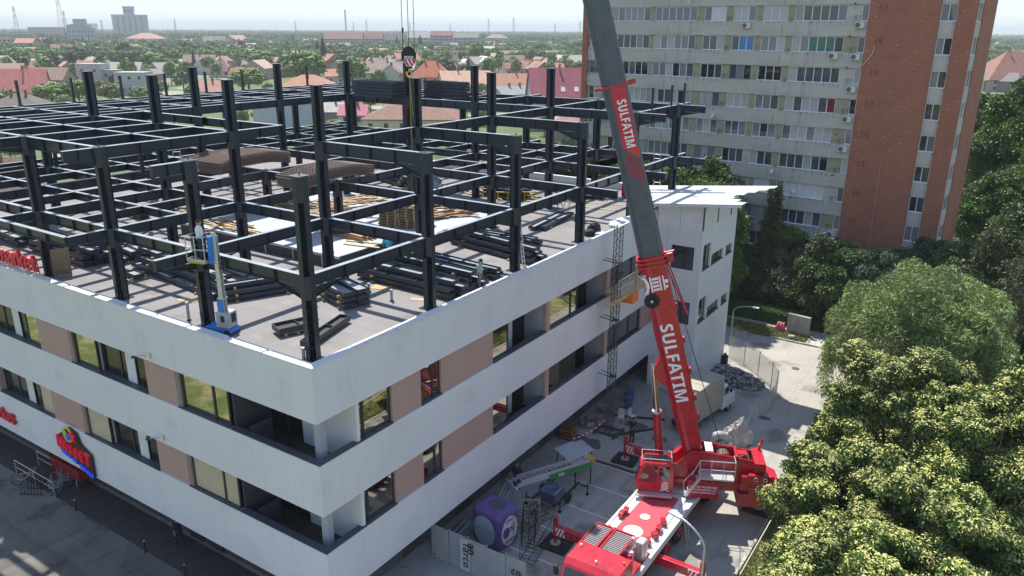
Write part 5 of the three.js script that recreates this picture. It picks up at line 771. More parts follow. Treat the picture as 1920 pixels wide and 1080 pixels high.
{ // ladder hoist on its trailer
  const t = thing('ladder_lift', 'green furniture ladder lift folded on its small trailer beside the wall', 'trailer lift', [1.9, 0, -15.2], 0); const gr = mat([0.03, 0.2, 0.06], 0.4);
  const a = V(-1.5, 1.5, 1.7), b = V(1.2, 1.95, -2.3), s = V(0.72, 0, 0.42).normalize();
  for (let k = 0; k < 3; k++) { const o = s.clone().multiplyScalar(0.38 - k * 0.04), dy = V(0, k * 0.11, 0); const A = a.clone().lerp(b, k * 0.05).add(dy), B_ = b.clone().add(dy); part('rail', [bar(A.clone().sub(o), B_.clone().sub(o), 0.06, 0.1)], M.silver, t); part('rail', [bar(A.clone().add(o), B_.clone().add(o), 0.06, 0.1)], M.silver, t); }
  for (let i = 0; i < 15; i++) { const c = a.clone().lerp(b, (i + 0.5) / 15).add(V(0, 0.3, 0)), o = s.clone().multiplyScalar(0.34); part('rung', [tube(c.clone().sub(o), c.clone().add(o), 0.022, 5)], M.silver, t); }
  part('side_cover', [bar(a.clone().lerp(b, 0.45).add(s.clone().multiplyScalar(0.46)), b.clone().add(s.clone().multiplyScalar(0.46)), 0.04, 0.34)], gr, t); part('lettering', [text('lift', 0.2, 0.006).applyMatrix4(new THREE.Matrix4().makeBasis(b.clone().sub(a).normalize(), V(0, 1, 0), s).setPosition(a.clone().lerp(b, 0.6).add(s.clone().multiplyScalar(0.485)).add(V(0, -0.1, 0))))], M.whiteText, t);
  part('end_roller', [tube(a.clone().sub(s.clone().multiplyScalar(0.6)), a.clone().add(s.clone().multiplyScalar(0.6)), 0.06), cyl(0.14, 0.14, 0.1, 0, -0.05, 0, 14).rotateX(Math.PI / 2).translate(a.x + s.x * 0.6, a.y, a.z + s.z * 0.6)], M.silver, t);
  part('head_block', [rbx(0.5, 0.35, 0.5, 0.05, 1.3, 2.0, -2.5)], mat([0.4, 0.3, 0.06], 0.5), t);
  part('trailer_frame', [bar(V(-0.6, 0.45, 0.9), V(-0.6, 0.45, -2.2), 0.08, 0.1), bar(V(0.8, 0.45, 0.9), V(0.8, 0.45, -2.2), 0.08, 0.1), bar(V(-0.6, 0.45, -0.6), V(0.8, 0.45, -0.6), 0.08, 0.1), bar(V(0.1, 0.45, 0.9), V(0.1, 0.45, 2.2), 0.09, 0.09)], M.black, t);
  part('engine_cover', [rbx(1.15, 0.75, 1.2, 0.16, 0.35, 0.9, 0.3)], mat([0.05, 0.07, 0.12], 0.2, { clearcoat: 1 }), t);
  for (const x of [-0.75, 0.98]) part('wheel', [ni(new THREE.TorusGeometry(0.25, 0.1, 8, 18)).rotateY(Math.PI / 2).translate(x, 0.35, -0.5), cyl(0.18, 0.18, 0.08, 0, -0.04, 0, 12).rotateZ(Math.PI / 2).translate(x, 0.35, -0.5)], M.rubber, t);
  for (const [x, z] of [[1.05, 0.55], [1.5, -1.9], [-1.1, -1.9], [-1.0, 0.9]]) part('stabiliser', [tube(V(x * 0.7, 0.5, z), V(x, 0.5, z), 0.045), tube(V(x, 0.75, z), V(x, 0.06, z), 0.035), cyl(0.12, 0.12, 0.03, x, 0.02, z)], M.black, t);
}
for (const [x, y, z, ry, w, d, l, rx] of [[1.85, 1.65, -18.2, 0.5, 2.5, 1.35, 'front grey sheet of the two panels propped up beside the trailer lift', 0.12], [1.5, 1.42, -19.3, 0.5, 1.5, 1.5, 'rear grey sheet of the two panels propped up beside the trailer lift', 0.05]]) { const t = thing('propped_panel', l, 'panel', [x, 0, z], -ry); part('sheet', [bx(w, 0.05, d, 0, y, 0, 0, rx)], mat([0.4, 0.43, 0.45], 0.6, { map: wearTex }), t); for (const [a, b] of [[-1, -1], [1, -1], [1, 1], [-1, 1]]) part('leg', [tube(V(a * w * 0.42, 0, b * d * 0.4), V(a * w * 0.42, y - 0.05 - b * rx * 0.5 * d, b * d * 0.4), 0.04)], M.black, t); }
{ // purple advertising cube
  const t = thing('advertising_cube', 'purple rounded box with white oval panels standing against the building wall', 'kiosk', [1.35, 0, -10.5], -0.12); const pu = mat([0.12, 0.075, 0.25], 0.5, { map: wearTex });
  part('body', [ni(new RoundedBoxGeometry(2.0, 2.2, 1.7, 5, 0.32)).translate(0, 1.12, 0)], pu, t); part('moss_patch', [ni(new THREE.CylinderGeometry(0.5, 0.55, 0.02, 14)).scale(1, 1, 0.8).translate(0.05, 2.225, -0.1)], mat([0.09, 0.07, 0.09], 0.95), t);
  const ov = (rx, ry) => ni(new THREE.CylinderGeometry(1, 1, 0.03, 28)).rotateX(Math.PI / 2).scale(rx, ry, 1); const wh = mat([0.6, 0.61, 0.64], 0.5), lg = mat([0.22, 0.3, 0.33], 0.4);
  const f1 = part('oval_panel', [ov(0.74, 0.86).translate(-0.02, 1.05, 0.86)], mat([0.36, 0.44, 0.47], 0.5), t); part('shelf_line', [bx(1.4, 0.05, 0.05, 0, 1.15, 0.89)], lg, f1);
  const f2 = part('oval_panel', [ov(0.62, 0.86).rotateY(Math.PI / 2).translate(1.0, 1.08, 0)], wh, t); const tr = (s, sz, y, z) => text(s, sz, 0.006).rotateY(Math.PI / 2).translate(1.016, y, z);
  part('lettering', [tr('UNU', 0.2, 1.62, 0), tr('ADNO', 0.2, 0.38, 0), tr('IN', 0.3, 0.98, -0.1)], M.darkFrame, f2); part('dot', [ov(0.26, 0.32).rotateY(Math.PI / 2).translate(1.008, 1.05, 0.28)], pu, f2); part('plant_mark', [bx(0.012, 0.9, 0.035, 1.018, 1.1, -0.3), bx(0.012, 0.04, 0.3, 1.018, 1.35, -0.3), bx(0.012, 0.04, 0.22, 1.018, 1.15, -0.3)], M.darkFrame, f2);
}
{ // hoarding with a printed banner at the bottom of the picture
  const t = thing('site_hoarding', 'grey sheet hoarding with large dark letters across the yard entrance', 'fence', [2.1, 0, -7.6], 0.0); const sh = mat([0.36, 0.37, 0.38], 0.6, { map: wearTex });
  for (let i = 0; i < 5; i++) { const x = -2.75 + i * 1.15; part('banner_panel', [bx(1.14, 1.95 + rr(-0.06, 0.06), 0.03, x + 0.57, 1.0, rr(-0.04, 0.04), rr(-0.05, 0.05))], sh, t); part('fence_post', [tube(V(x, 0, -0.06), V(x, 2.05, -0.06), 0.03)], M.galv, t); }
  const st = part('letter_strip', [bx(0.62, 1.9, 0.012, -0.55, 1.0, 0.075)], mat([0.48, 0.48, 0.49], 0.6), t); part('lettering', [text('farco', 0.42, 0.008).rotateZ(-Math.PI / 2).translate(-0.66, 1.0, 0.084), text('an', 0.42, 0.008).rotateZ(-Math.PI / 2).translate(-0.36, 1.5, 0.084)], M.darkFrame, st);
  part('lettering', [text('co', 0.4, 0.008).translate(2.5, 1.1, 0.07)], M.darkFrame, t);
}
{ const t = thing('plastic_wrap', 'loose white plastic wrap lying at the right end of the hoarding', 'plastic sheeting', [4.5, 0.1, -7.2]); const g = new THREE.IcosahedronGeometry(0.5, 4), p = g.attributes.position; for (let k = 0; k < p.count; k++) { const q = V().fromBufferAttribute(p, k); q.multiplyScalar(0.6 + 0.9 * fbm(Math.abs(q.x) + 0.2, Math.abs(q.z) + 0.2 * q.y + 0.4, 7, 3, 4)); p.setXYZ(k, q.x * 1.3, q.y * 0.9 + 0.1, q.z * 0.7); } g.computeVertexNormals(); part('sheet', [ni(g)], mat([0.62, 0.63, 0.64], 0.3), t); }
// rebar cages and steel scrap
function rebarCage(label, x, z, ry, L, w, h) { const t = thing('rebar_cage', label, 'rebar cage', [x, 0.02, z], ry); const m = mat([0.06, 0.05, 0.05], 0.8, { metalness: 0.3 }); for (const [a, b] of [[-1, 0], [1, 0], [1, 1], [-1, 1], [0, 1], [0, 0]]) part('long_bar', [tube(V(a * w / 2, b * h, -L / 2), V(a * w / 2, b * h, L / 2), 0.018, 5)], m, t); for (let i = 0; i <= Math.round(L / 0.3); i++) { const q = -L / 2 + i * 0.3; part('stirrup', [tube(V(-w / 2, 0, q), V(w / 2, 0, q), 0.012, 4), tube(V(-w / 2, h, q), V(w / 2, h, q), 0.012, 4), tube(V(-w / 2, 0, q), V(-w / 2, h, q), 0.012, 4), tube(V(w / 2, 0, q), V(w / 2, h, q), 0.012, 4)], m, t); } return t; }
rebarCage('dark rebar cage nearest the crane cab beside the purple box', 3.5, -11.2, 0.2, 2.6, 0.8, 1.0); rebarCage('dark rebar cage standing close behind the purple box', 2.6, -11.9, 0.5, 2.0, 0.7, 1.4); rebarCage('dark low rebar cage in front of the trailer lift', 2.1, -13.0, -0.3, 2.4, 0.9, 0.7);
{ const t = thing('scaffold_frame', 'yellowish steel frame leaning behind the purple box', 'frame', [2.2, 0, -12.6], 0.6); const ym = mat([0.36, 0.31, 0.16], 0.6); for (const x of [-0.55, 0.55]) part('upright', [tube(V(x, 0, 0.3), V(x, 1.7, -0.2), 0.035)], ym, t); for (let i = 0; i < 4; i++) part('rung', [tube(V(-0.55, 0.2 + i * 0.45, 0.24 - i * 0.13), V(0.55, 0.2 + i * 0.45, 0.24 - i * 0.13), 0.03)], ym, t); part('brace', [tube(V(-0.55, 0.2, 0.24), V(0.55, 1.55, -0.15), 0.025)], ym, t); }
for (let k = 0; k < 3; k++) { const t = thing('lattice_section', ['topmost grey lattice mast section lying by the wall behind the purple box', 'middle grey lattice mast section lying by the wall behind the purple box', 'lowest grey lattice mast section lying by the wall behind the purple box'][2 - k], 'mast section', [0.1 + k * 0.25, 0.35 + k * 0.42, -11.6 - k * 0.3], 0.15 * k); const q = lattice(0, 3.2, 0.42, 7, M.galv, t, 'lattice', 0.03); q.rotation.set(Math.PI / 2, 0, 0); q.position.z = -1.6; }
for (let k = 0; k < 8; k++) meshThing('steel_tube', [tube(V(0, 0, -1.5), V(0, 0, 1.5), 0.05, 8)], k % 2 ? M.galv : mat([0.12, 0.14, 0.18], 0.5, { metalness: 0.4 }), 'grey scaffold tube in the bundle along the wall left of the purple box', 'scaffold tube', [-0.9 + (k % 4) * 0.16, 0.08 + Math.floor(k / 4) * 0.12 + (k % 2) * 0.03, -9.2 + rr(-0.2, 0.2)], 0.1 + rr(-0.05, 0.05), 'scaffold tubes by the wall');
// site clutter in the shade by the far ground floor
{ const t = thing('crate', 'orange wooden crate in the shade under the building edge', 'crate', [-0.9, 0, -22.4], 0.1); part('box', [rbx(0.9, 0.85, 0.9, 0.02, 0, 0.45, 0)], mat([0.42, 0.2, 0.06], 0.7, { map: woodTex }), t); for (const y of [0.2, 0.7]) part('slat', [bx(0.94, 0.08, 0.94, 0, y, 0)], M.woodOld, t); }
R = rngOf(21);
for (let i = 0; i < 26; i++) { const w = rr(0.25, 0.6), h = rr(0.15, 0.35); meshThing('brick_block', [rbx(w, h, rr(0.2, 0.4), 0.015)], mat([[0.35, 0.14, 0.07], [0.4, 0.36, 0.3], [0.25, 0.24, 0.23]][i % 3], 0.9, { map: wearTex }), 'broken block lying in the building rubbish under the tower end', 'block', [rr(-0.9, 0.5), h / 2 + (i % 3) * 0.15, -23.6 - rr(0, 7.5)], rr(0, 3), 'blocks in the rubbish by the wall'); }
for (const [x, z, l] of [[0.6, -28.6, 'blue plastic drum in the shade beside the truck'], [0.2, -29.7, 'dented blue plastic drum against the far ground floor wall']]) { const t = thing('drum', l, 'drum', [x, 0, z]); part('barrel', [cyl(0.3, 0.3, 0.9, 0, 0, 0, 18)], mat([0.06, 0.13, 0.22], 0.4), t); for (const y of [0.3, 0.6]) part('hoop', [ni(new THREE.TorusGeometry(0.305, 0.02, 5, 18)).rotateX(Math.PI / 2).translate(0, y, 0)], mat([0.05, 0.1, 0.18], 0.4), t); }
for (const [x, z, ry, l] of [[1.1, -26.3, 0.3, 'white plastic chair left of the truck in the shade'], [1.7, -26.9, 1.4, 'white plastic chair nearer the truck in the shade']]) { const t = thing('garden_chair', l, 'chair', [x, 0, z], ry); const wm = mat([0.55, 0.54, 0.52], 0.5); part('seat', [rbx(0.45, 0.04, 0.45, 0.015, 0, 0.45, 0)], wm, t); part('backrest', [rbx(0.45, 0.5, 0.04, 0.015, 0, 0.72, -0.22)], wm, t); for (const [a, b] of [[-1, -1], [1, -1], [1, 1], [-1, 1]]) part('leg', [tube(V(a * 0.19, 0.45, b * 0.19), V(a * 0.22, 0, b * 0.22), 0.025)], wm, t); }
{ const t = thing('barrier_tape', 'red and white barrier tape strung along the wall to the hoist mast', 'tape', [0, 0, -20]); for (let i = 0; i < 16; i++) wpart('tape_band', [bar(V(0.3 + i * 0.035, 0.95 - 0.2 * Math.sin(i / 15 * 3.14), -20.9 - i * 0.23), V(0.335 + i * 0.035, 0.95 - 0.2 * Math.sin((i + 1) / 15 * 3.14), -21.13 - i * 0.23), 0.008, 0.08)], i % 2 ? M.redText : M.whiteText, t); }
for (const [x, z, ry, l] of [[1.9, -27.6, 0.4, 'dark weathered beam lying on the yard left of the truck'], [2.6, -25.6, 0.9, 'dark plank lying flat on the muddy yard near the dark clothed person']]) meshThing('timber', [bx(3.6, 0.1, 0.16, 0, 0.06, 0)], mat([0.1, 0.075, 0.05], 0.9, { map: woodTex }), l, 'timber', [x, 0, z], ry);
meshThing('steel_channel', [bx(2.8, 0.1, 0.14, 0, 0.05, 0), bx(2.8, 0.14, 0.02, 0, 0.08, 0.07)], mat([0.09, 0.07, 0.06], 0.7), 'long rusty channel lying on the yard beside the propped grey panels', 'steel channel', [3.3, 0, -20.75], 0.02);
for (const [x, z, l] of [[4.3, -12.0, 'dark timber mat under the left front crane outrigger'], [3.6, -21.9, 'dark timber mat under the left rear crane outrigger'], [12.0, -12.75, 'dark timber mat under the right front crane outrigger'], [12.2, -21.3, 'dark timber mat under the right rear crane outrigger']]) { const t = thing('outrigger_mat', l, 'mat', [x, 0, z], 0.05); for (let i = 0; i < 5; i++) part('plank', [bx(1.5, 0.1, 0.26, 0, 0.05, -0.56 + i * 0.28)], mat([0.05, 0.045, 0.045], 0.8, { map: woodTex }), t, 1); }
for (const [x, z] of [[4.75, -20.9]]) { const t = thing('bucket', 'small pale bucket beside the left rear outrigger mat', 'bucket', [x, 0, z]); part('pail', [cyl(0.11, 0.15, 0.28, 0, 0, 0, 14)], mat([0.5, 0.46, 0.36], 0.5), t); part('handle', [ni(new THREE.TorusGeometry(0.14, 0.01, 4, 12, 3.14)).translate(0, 0.27, 0)], M.black, t); }
// rubble heap, mesh fence with cloth, wrapped sheets
R = rngOf(63);
{ const g = []; for (let i = 0; i < 900; i++) { const a = rr(0, 6.28), r = Math.sqrt(R()), x = Math.cos(a) * r * 2.6, z = Math.sin(a) * r * 1.5, s = rr(0.05, 0.22), y = Math.max(0, 0.75 * (1 - r) + rr(-0.08, 0.1)), k = R(); const q = new THREE.TetrahedronGeometry(s, k > 0.6 ? 1 : 0); q.rotateX(rr(0, 3)).rotateY(rr(0, 3)).scale(1, 0.7, 1).translate(x, y + s * 0.3, z); const b = rr(0.6, 1.1); g.push(tint(ni(q), k < 0.3 ? [0.1 * b, 0.1 * b, 0.11 * b] : k < 0.8 ? [0.36 * b, 0.36 * b, 0.37 * b] : [0.26 * b, 0.2 * b, 0.16 * b])); }
  const o = meshThing('rubble_heap', g, mat(W1, 0.95, { vertexColors: true }), 'grey heap of broken rubble between the stair tower foot and the cloth fence', 'rubble', [5.4, 0, -37.9], -0.35); o.userData.kind = 'stuff'; }
{ const t = thing('construction_bag', 'black waste bag at the corner of the stair tower foot', 'bag', [3.75, 0, -40.3]); part('bag', [rbx(0.5, 0.8, 0.5, 0.15, 0, 0.4, 0)], M.black, t); part('tie', [cyl(0.05, 0.12, 0.15, 0, 0.78, 0)], M.black, t); }
{
  const t = thing('cloth_fence', 'site fence of white translucent cloth curving from the stair tower to the road', 'fence', [7, 0, -39]); const cloth = mat([0.5, 0.5, 0.49], 0.9, { transparent: true, opacity: 0.5 }), pts = [[3.6, -41.6], [5.2, -40.8], [6.8, -39.3], [8.3, -37.6], [9.0, -36.6], [9.25, -34.6], [8.9, -32.6], [8.6, -30.9]];
  for (let i = 0; i + 1 < pts.length; i++) {
    const [x0, z0] = pts[i], [x1, z1] = pts[i + 1], n = 10, p = [], ix = []; const top = [2.1, 2.1, 2.15, 2.2, 2.1, 1.6, 1.2, 1.5][i], top1 = [2.1, 2.15, 2.2, 2.1, 1.6, 1.2, 1.5, 1][i];
    for (let a = 0; a <= n; a++) for (let b = 0; b <= 5; b++) { const u = a / n, q = 0.07 * Math.sin(u * 9 + i * 2 + b) * (1 - b / 6); p.push(x0 + (x1 - x0) * u + q - 7, 0.03 + (top + (top1 - top) * u - 0.06 * Math.sin(u * 3.14)) * b / 5, z0 + (z1 - z0) * u + q + 39); }
    for (let a = 0; a < n; a++) for (let b = 0; b < 5; b++) { const k = a * 6 + b; ix.push(k, k + 6, k + 1, k + 1, k + 6, k + 7); }
    const g = new THREE.BufferGeometry(); g.setAttribute('position', new THREE.Float32BufferAttribute(p, 3)); g.setIndex(ix); g.computeVertexNormals(); part('cloth_panel', [ni(g)], cloth, t);
    if (i < 6) part('fence_post', [tube(V(x1 - 7, 0, z1 + 39), V(x1 - 7, Math.max(1.3, top1 + 0.05), z1 + 39), 0.035)], i === 3 ? M.white : M.galv, t);
  }
}
{ const t = thing('wrapped_reel', 'large round bundle wrapped in crumpled white plastic behind the crane', 'wrapped bundle', [8.2, 0, -26.9]); const wm = mat([0.36, 0.35, 0.335], 0.35, { map: wearTex, clearcoat: 0.5, clearcoatRoughness: 0.2 });
  part('reel', [ni(new THREE.TorusGeometry(0.45, 0.28, 10, 24)).rotateY(0.6).rotateX(0.3).translate(-0.2, 0.6, 0.2)], M.greyPaint, t);
  for (const [x, z, s, h] of [[0.1, 0, 0.75, 0.8], [0.85, -0.7, 0.6, 2.6], [0.4, -0.4, 0.62, 1.9], [1.1, -1.3, 0.5, 1.6]]) { const g = new THREE.IcosahedronGeometry(s, 5), p = g.attributes.position; for (let k = 0; k < p.count; k++) { const q = V().fromBufferAttribute(p, k), f = 0.55 + 0.75 * fbm(Math.abs(q.x + 1.3) * 0.45, Math.abs(q.z + 1.7) * 0.45 + q.y * 0.06, 6, 19, 4); p.setXYZ(k, q.x * f * (1 - 0.35 * q.y), Math.max(0, (q.y + s * 0.8) * h * 0.75 * f), q.z * f * 0.8); } g.computeVertexNormals(); part('plastic_wrap', [ni(g).translate(x, 0, z)], wm, t); } }
// concrete screen wall, pink bags, stones, lamp at the far grass strip
{ const t = thing('concrete_screen', 'plain grey concrete screen wall standing on the grass before the hedge', 'wall', [7.1, 0.06, -50.3], -0.12); part('lower_block', [rbx(2.0, 0.88, 0.3, 0.02, 0, 0.44, 0)], M.concrete, t, 5); part('upper_block', [rbx(2.0, 0.92, 0.3, 0.02, 0, 1.35, 0)], M.concrete, t, 5); part('footing', [bx(2.4, 0.1, 0.6, 0, 0.04, 0)], mat([0.3, 0.15, 0.1], 0.9), t); }
for (let i = 0; i < 6; i++) { const t = thing('waste_bag', 'tied pink waste bag in the cluster left of the concrete screen wall', 'bag', [5.35 + (i % 3) * 0.2 + rr(-0.04, 0.04), 0.08, -50.2 - Math.floor(i / 3) * 0.25], rr(0, 3), 'pink bags by the screen wall'); part('bag', [ni(new THREE.SphereGeometry(0.17, 10, 8)).scale(1, 2.0, 0.9).translate(0, 0.32, 0)], mat([0.62, 0.1, 0.22], 0.45), t); part('knot', [cyl(0.03, 0.08, 0.14, 0, 0.62, 0)], mat([0.7, 0.3, 0.38], 0.45), t); }
meshThing('stone', [rbx(0.55, 0.3, 0.4, 0.06, 0, 0.15, 0)], M.concrete, 'pale stone block lying on the grass strip by the kerb', 'stone', [6.9, 0.08, -48.9], 0.4);
meshThing('transformer_box', [rbx(0.9, 1.3, 0.6, 0.03, 0, 0.65, 0), bx(0.94, 0.05, 0.64, 0, 1.32, 0)], mat([0.4, 0.42, 0.36], 0.6, { map: wearTex }), 'grey green utility cabinet half hidden under the willow branches', 'cabinet', [10.4, 0.06, -50.3], -0.1);
function streetLamp(label, x, z, h, arm, dir, cat = 'street lamp') { const t = thing('street_lamp', label, cat, [x, 0, z]); const d = V(dir[0], 0, dir[1]).normalize(); part('pole', [tube(V(0, 0, 0), V(0, h - 0.8, 0), 0.07, 10, 0.05)], M.galv, t); let p = V(0, h - 0.8, 0); const g = []; for (let i = 1; i <= 8; i++) { const a = i / 8 * 1.35, q = V(0, h - 0.8 + Math.sin(a) * 0.8, 0).addScaledVector(d, (1 - Math.cos(a)) * arm); g.push(tube(p, q, 0.042, 8)); p = q; } part('arm', g, M.galv, t); part('lamp_head', [bar(p, p.clone().addScaledVector(d, 0.55), 0.2, 0.09)], M.white, t); part('base_cover', [cyl(0.12, 0.09, 0.5, 0, 0, 0)], M.galv, t); return t; }
streetLamp('thin grey street lamp bending over the crane deck at the bottom right', 14.05, -6.0, 8.3, 1.5, [-1, -0.3]);
streetLamp('street lamp with a long pale arm beside the stair tower at the hedge', 2.2, -46.6, 3.2, 2.2, [1, 0.1]);
{ const t = thing('guy_rope', 'pale taut rope running down beside the road kerb', 'rope', [13.7, 0, -17]); wpart('rope', [tube(V(13.72, 1.7, -22.3), V(13.5, 0.9, -13.6), 0.03), tube(V(13.5, 0.9, -13.6), V(13.3, 0.3, -7.5), 0.03)], mat([0.5, 0.47, 0.4], 0.8), t); wpart('stake', [tube(V(13.3, 0, -7.5), V(13.3, 0.5, -7.4), 0.03)], M.wood, t); }
meshThing('road_stake', [tube(V(0, 0, 0), V(0.06, 1.1, 0), 0.03, 6), cyl(0.07, 0.07, 0.04, 0.06, 1.1, 0, 8)], mat([0.2, 0.17, 0.13], 0.8), 'thin brown stake standing at the road edge beside the linden', 'stake', [13.4, 0, -29.6]);
meshThing('road_bar', [bx(1.5, 0.03, 0.06, 0, 0.02, 0)], M.black, 'dark bar lying across the sunlit concrete road', 'bar', [10.9, 0, -43.6], -0.4);
meshThing('manhole_cover', [cyl(0.32, 0.32, 0.012, 0, 0, 0, 20)], mat([0.08, 0.075, 0.07], 0.7), 'dark round manhole cover in the sunlit concrete road', 'manhole cover', [8.9, 0.002, -42.6]);
// left front: bollards, bicycle, rack, trolleys, red booth, signs
for (const [x, l] of [[-20.0, 'slim dark bollard nearest the red booth on the left pavement edge'], [-13.3, 'slim dark bollard in the middle of the left pavement edge'], [-9.9, 'slim dark bollard at the bottom of the left pavement edge']]) { const t = thing('bollard', l, 'bollard', [x, 0, 0.52]); part('post', [cyl(0.045, 0.045, 0.66, 0, 0, 0, 12)], M.black, t); part('cap', [cyl(0.055, 0.03, 0.05, 0, 0.66, 0, 12)], M.galv, t); part('base_ring', [cyl(0.09, 0.09, 0.02, 0, 0, 0, 12)], M.black, t); }
{ const t = thing('bicycle', 'old pale bicycle leaning at the rack beside the red booth', 'bicycle', [-25.0, 0.02, 0.75], 0.7); const fm = mat([0.45, 0.45, 0.36], 0.5), r = 0.34; for (const x of [-0.52, 0.52]) { part('wheel', [ni(new THREE.TorusGeometry(r, 0.022, 6, 24)).translate(x, r, 0), ...[0, 1, 2, 3, 4, 5].map((i) => tube(V(x - Math.cos(i * 0.524) * r, r - Math.sin(i * 0.524) * r, 0), V(x + Math.cos(i * 0.524) * r, r + Math.sin(i * 0.524) * r, 0), 0.005, 4))], M.rubber, t); } part('frame', [tube(V(-0.52, r, 0), V(-0.15, r, 0), 0.018), tube(V(-0.15, r, 0), V(-0.28, 0.82, 0), 0.018), tube(V(-0.52, r, 0), V(-0.27, 0.75, 0), 0.014), tube(V(-0.27, 0.72, 0), V(0.36, 0.82, 0), 0.018), tube(V(-0.15, r, 0), V(0.36, 0.76, 0), 0.018), tube(V(0.34, 0.92, 0), V(0.52, r, 0), 0.018)], fm, t); part('saddle', [rbx(0.26, 0.06, 0.15, 0.03, -0.29, 0.86, 0)], M.black, t); part('handlebar', [tube(V(0.3, 1.0, -0.26), V(0.3, 1.0, 0.26), 0.014), tube(V(0.34, 0.92, 0), V(0.3, 1.0, 0), 0.014)], M.chrome, t); part('basket', [rbx(0.32, 0.26, 0.36, 0.03, 0.58, 0.92, 0)], mat([0.2, 0.12, 0.07], 0.9), t); }
{ const t = thing('bicycle_rack', 'dark metal bicycle rack beside the old bicycle', 'bicycle rack', [-23.8, 0.02, 0.9], 0.5); for (let i = 0; i < 7; i++) part('hoop', [tube(V(-0.6 + i * 0.2, 0, -0.3), V(-0.6 + i * 0.2, 0.7, -0.3), 0.02), tube(V(-0.6 + i * 0.2, 0.7, -0.3), V(-0.6 + i * 0.2, 0.55, 0.3), 0.02), tube(V(-0.6 + i * 0.2, 0.55, 0.3), V(-0.6 + i * 0.2, 0, 0.3), 0.02)], M.black, t); part('base_rail', [tube(V(-0.75, 0.03, -0.3), V(0.75, 0.03, -0.3), 0.025), tube(V(-0.75, 0.03, 0.3), V(0.75, 0.03, 0.3), 0.025)], M.black, t); }
function trolley(label, x, z, ry) { const t = thing('shopping_trolley', label, 'shopping trolley', [x, 0.04, z], ry, 'shopping trolleys'); const g = []; for (let i = 0; i < 7; i++) { g.push(tube(V(-0.26, 0.5, -0.4 + i * 0.13), V(-0.26, 0.95, -0.4 + i * 0.13), 0.008, 4), tube(V(0.26, 0.5, -0.4 + i * 0.13), V(0.26, 0.95, -0.4 + i * 0.13), 0.008, 4), tube(V(-0.26, 0.5, -0.4 + i * 0.13), V(0.26, 0.5, -0.4 + i * 0.13), 0.008, 4)); } for (const y of [0.5, 0.72, 0.95]) g.push(tube(V(-0.26, y, -0.4), V(-0.26, y, 0.4), 0.01, 4), tube(V(0.26, y, -0.4), V(0.26, y, 0.4), 0.01, 4), tube(V(-0.26, y, 0.4), V(0.26, y, 0.4), 0.01, 4)); part('basket', g, M.galv, t); part('handle', [tube(V(-0.28, 1.02, -0.5), V(0.28, 1.02, -0.5), 0.02)], M.redText, t); part('chassis', [tube(V(-0.24, 0.12, -0.4), V(-0.2, 0.12, 0.4), 0.016), tube(V(0.24, 0.12, -0.4), V(0.2, 0.12, 0.4), 0.016), tube(V(-0.24, 0.12, -0.4), V(-0.26, 1.0, -0.48), 0.016), tube(V(0.24, 0.12, -0.4), V(0.26, 1.0, -0.48), 0.016)], M.galv, t); for (const [a, b] of [[-0.24, -0.4], [0.24, -0.4], [-0.2, 0.4], [0.2, 0.4]]) part('wheel', [cyl(0.06, 0.06, 0.03, 0, -0.015, 0, 10).rotateZ(Math.PI / 2).translate(a, 0.06, b)], M.rubber, t); return t; }
trolley('shopping trolley at the outer end of the railing beside the red booth', -22.7, 0.2, 0.9); trolley('shopping trolley half hidden under the railing near the red booth', -23.0, -0.55, 0.9);
{ const t = thing('trolley_railing', 'pale double railing running between the bicycle rack and red booth', 'railing', [-24, 0.03, -0.4]); for (const z of [-0.75, 0.55]) { wpart('rail', [tube(V(-26.6, 1.05, z), V(-22.2, 1.05, z), 0.025)], M.silver, t); wpart('rail', [tube(V(-26.6, 0.6, z), V(-22.2, 0.6, z), 0.02)], M.silver, t); for (const x of [-26.6, -24.4, -22.2]) wpart('post', [tube(V(x, 0, z), V(x, 1.05, z), 0.025)], M.silver, t); } }
{ const t = thing('display_trailer', 'long dark red counter on wheels in the shade under the gaming sign', 'kiosk', [-23.3, 0.04, -1.1], 0); const rd = mat([0.25, 0.012, 0.02], 0.45); part('counter', [rbx(3.2, 0.75, 0.8, 0.08, 0, 0.85, 0)], rd, t); part('top', [rbx(3.3, 0.06, 0.9, 0.02, 0, 1.26, 0)], rd, t); part('canopy', [rbx(1.6, 0.06, 0.8, 0.02, -0.8, 2.1, 0)], rd, t); part('canopy_post', [tube(V(-1.5, 1.2, 0.3), V(-1.5, 2.1, 0.3), 0.03), tube(V(-0.1, 1.2, 0.3), V(-0.1, 2.1, 0.3), 0.03)], M.black, t); for (const x of [-1.2, 1.2]) for (const z of [-0.3, 0.3]) part('leg', [tube(V(x, 0.5, z), V(x * 1.05, 0.0, z), 0.03)], M.black, t); }
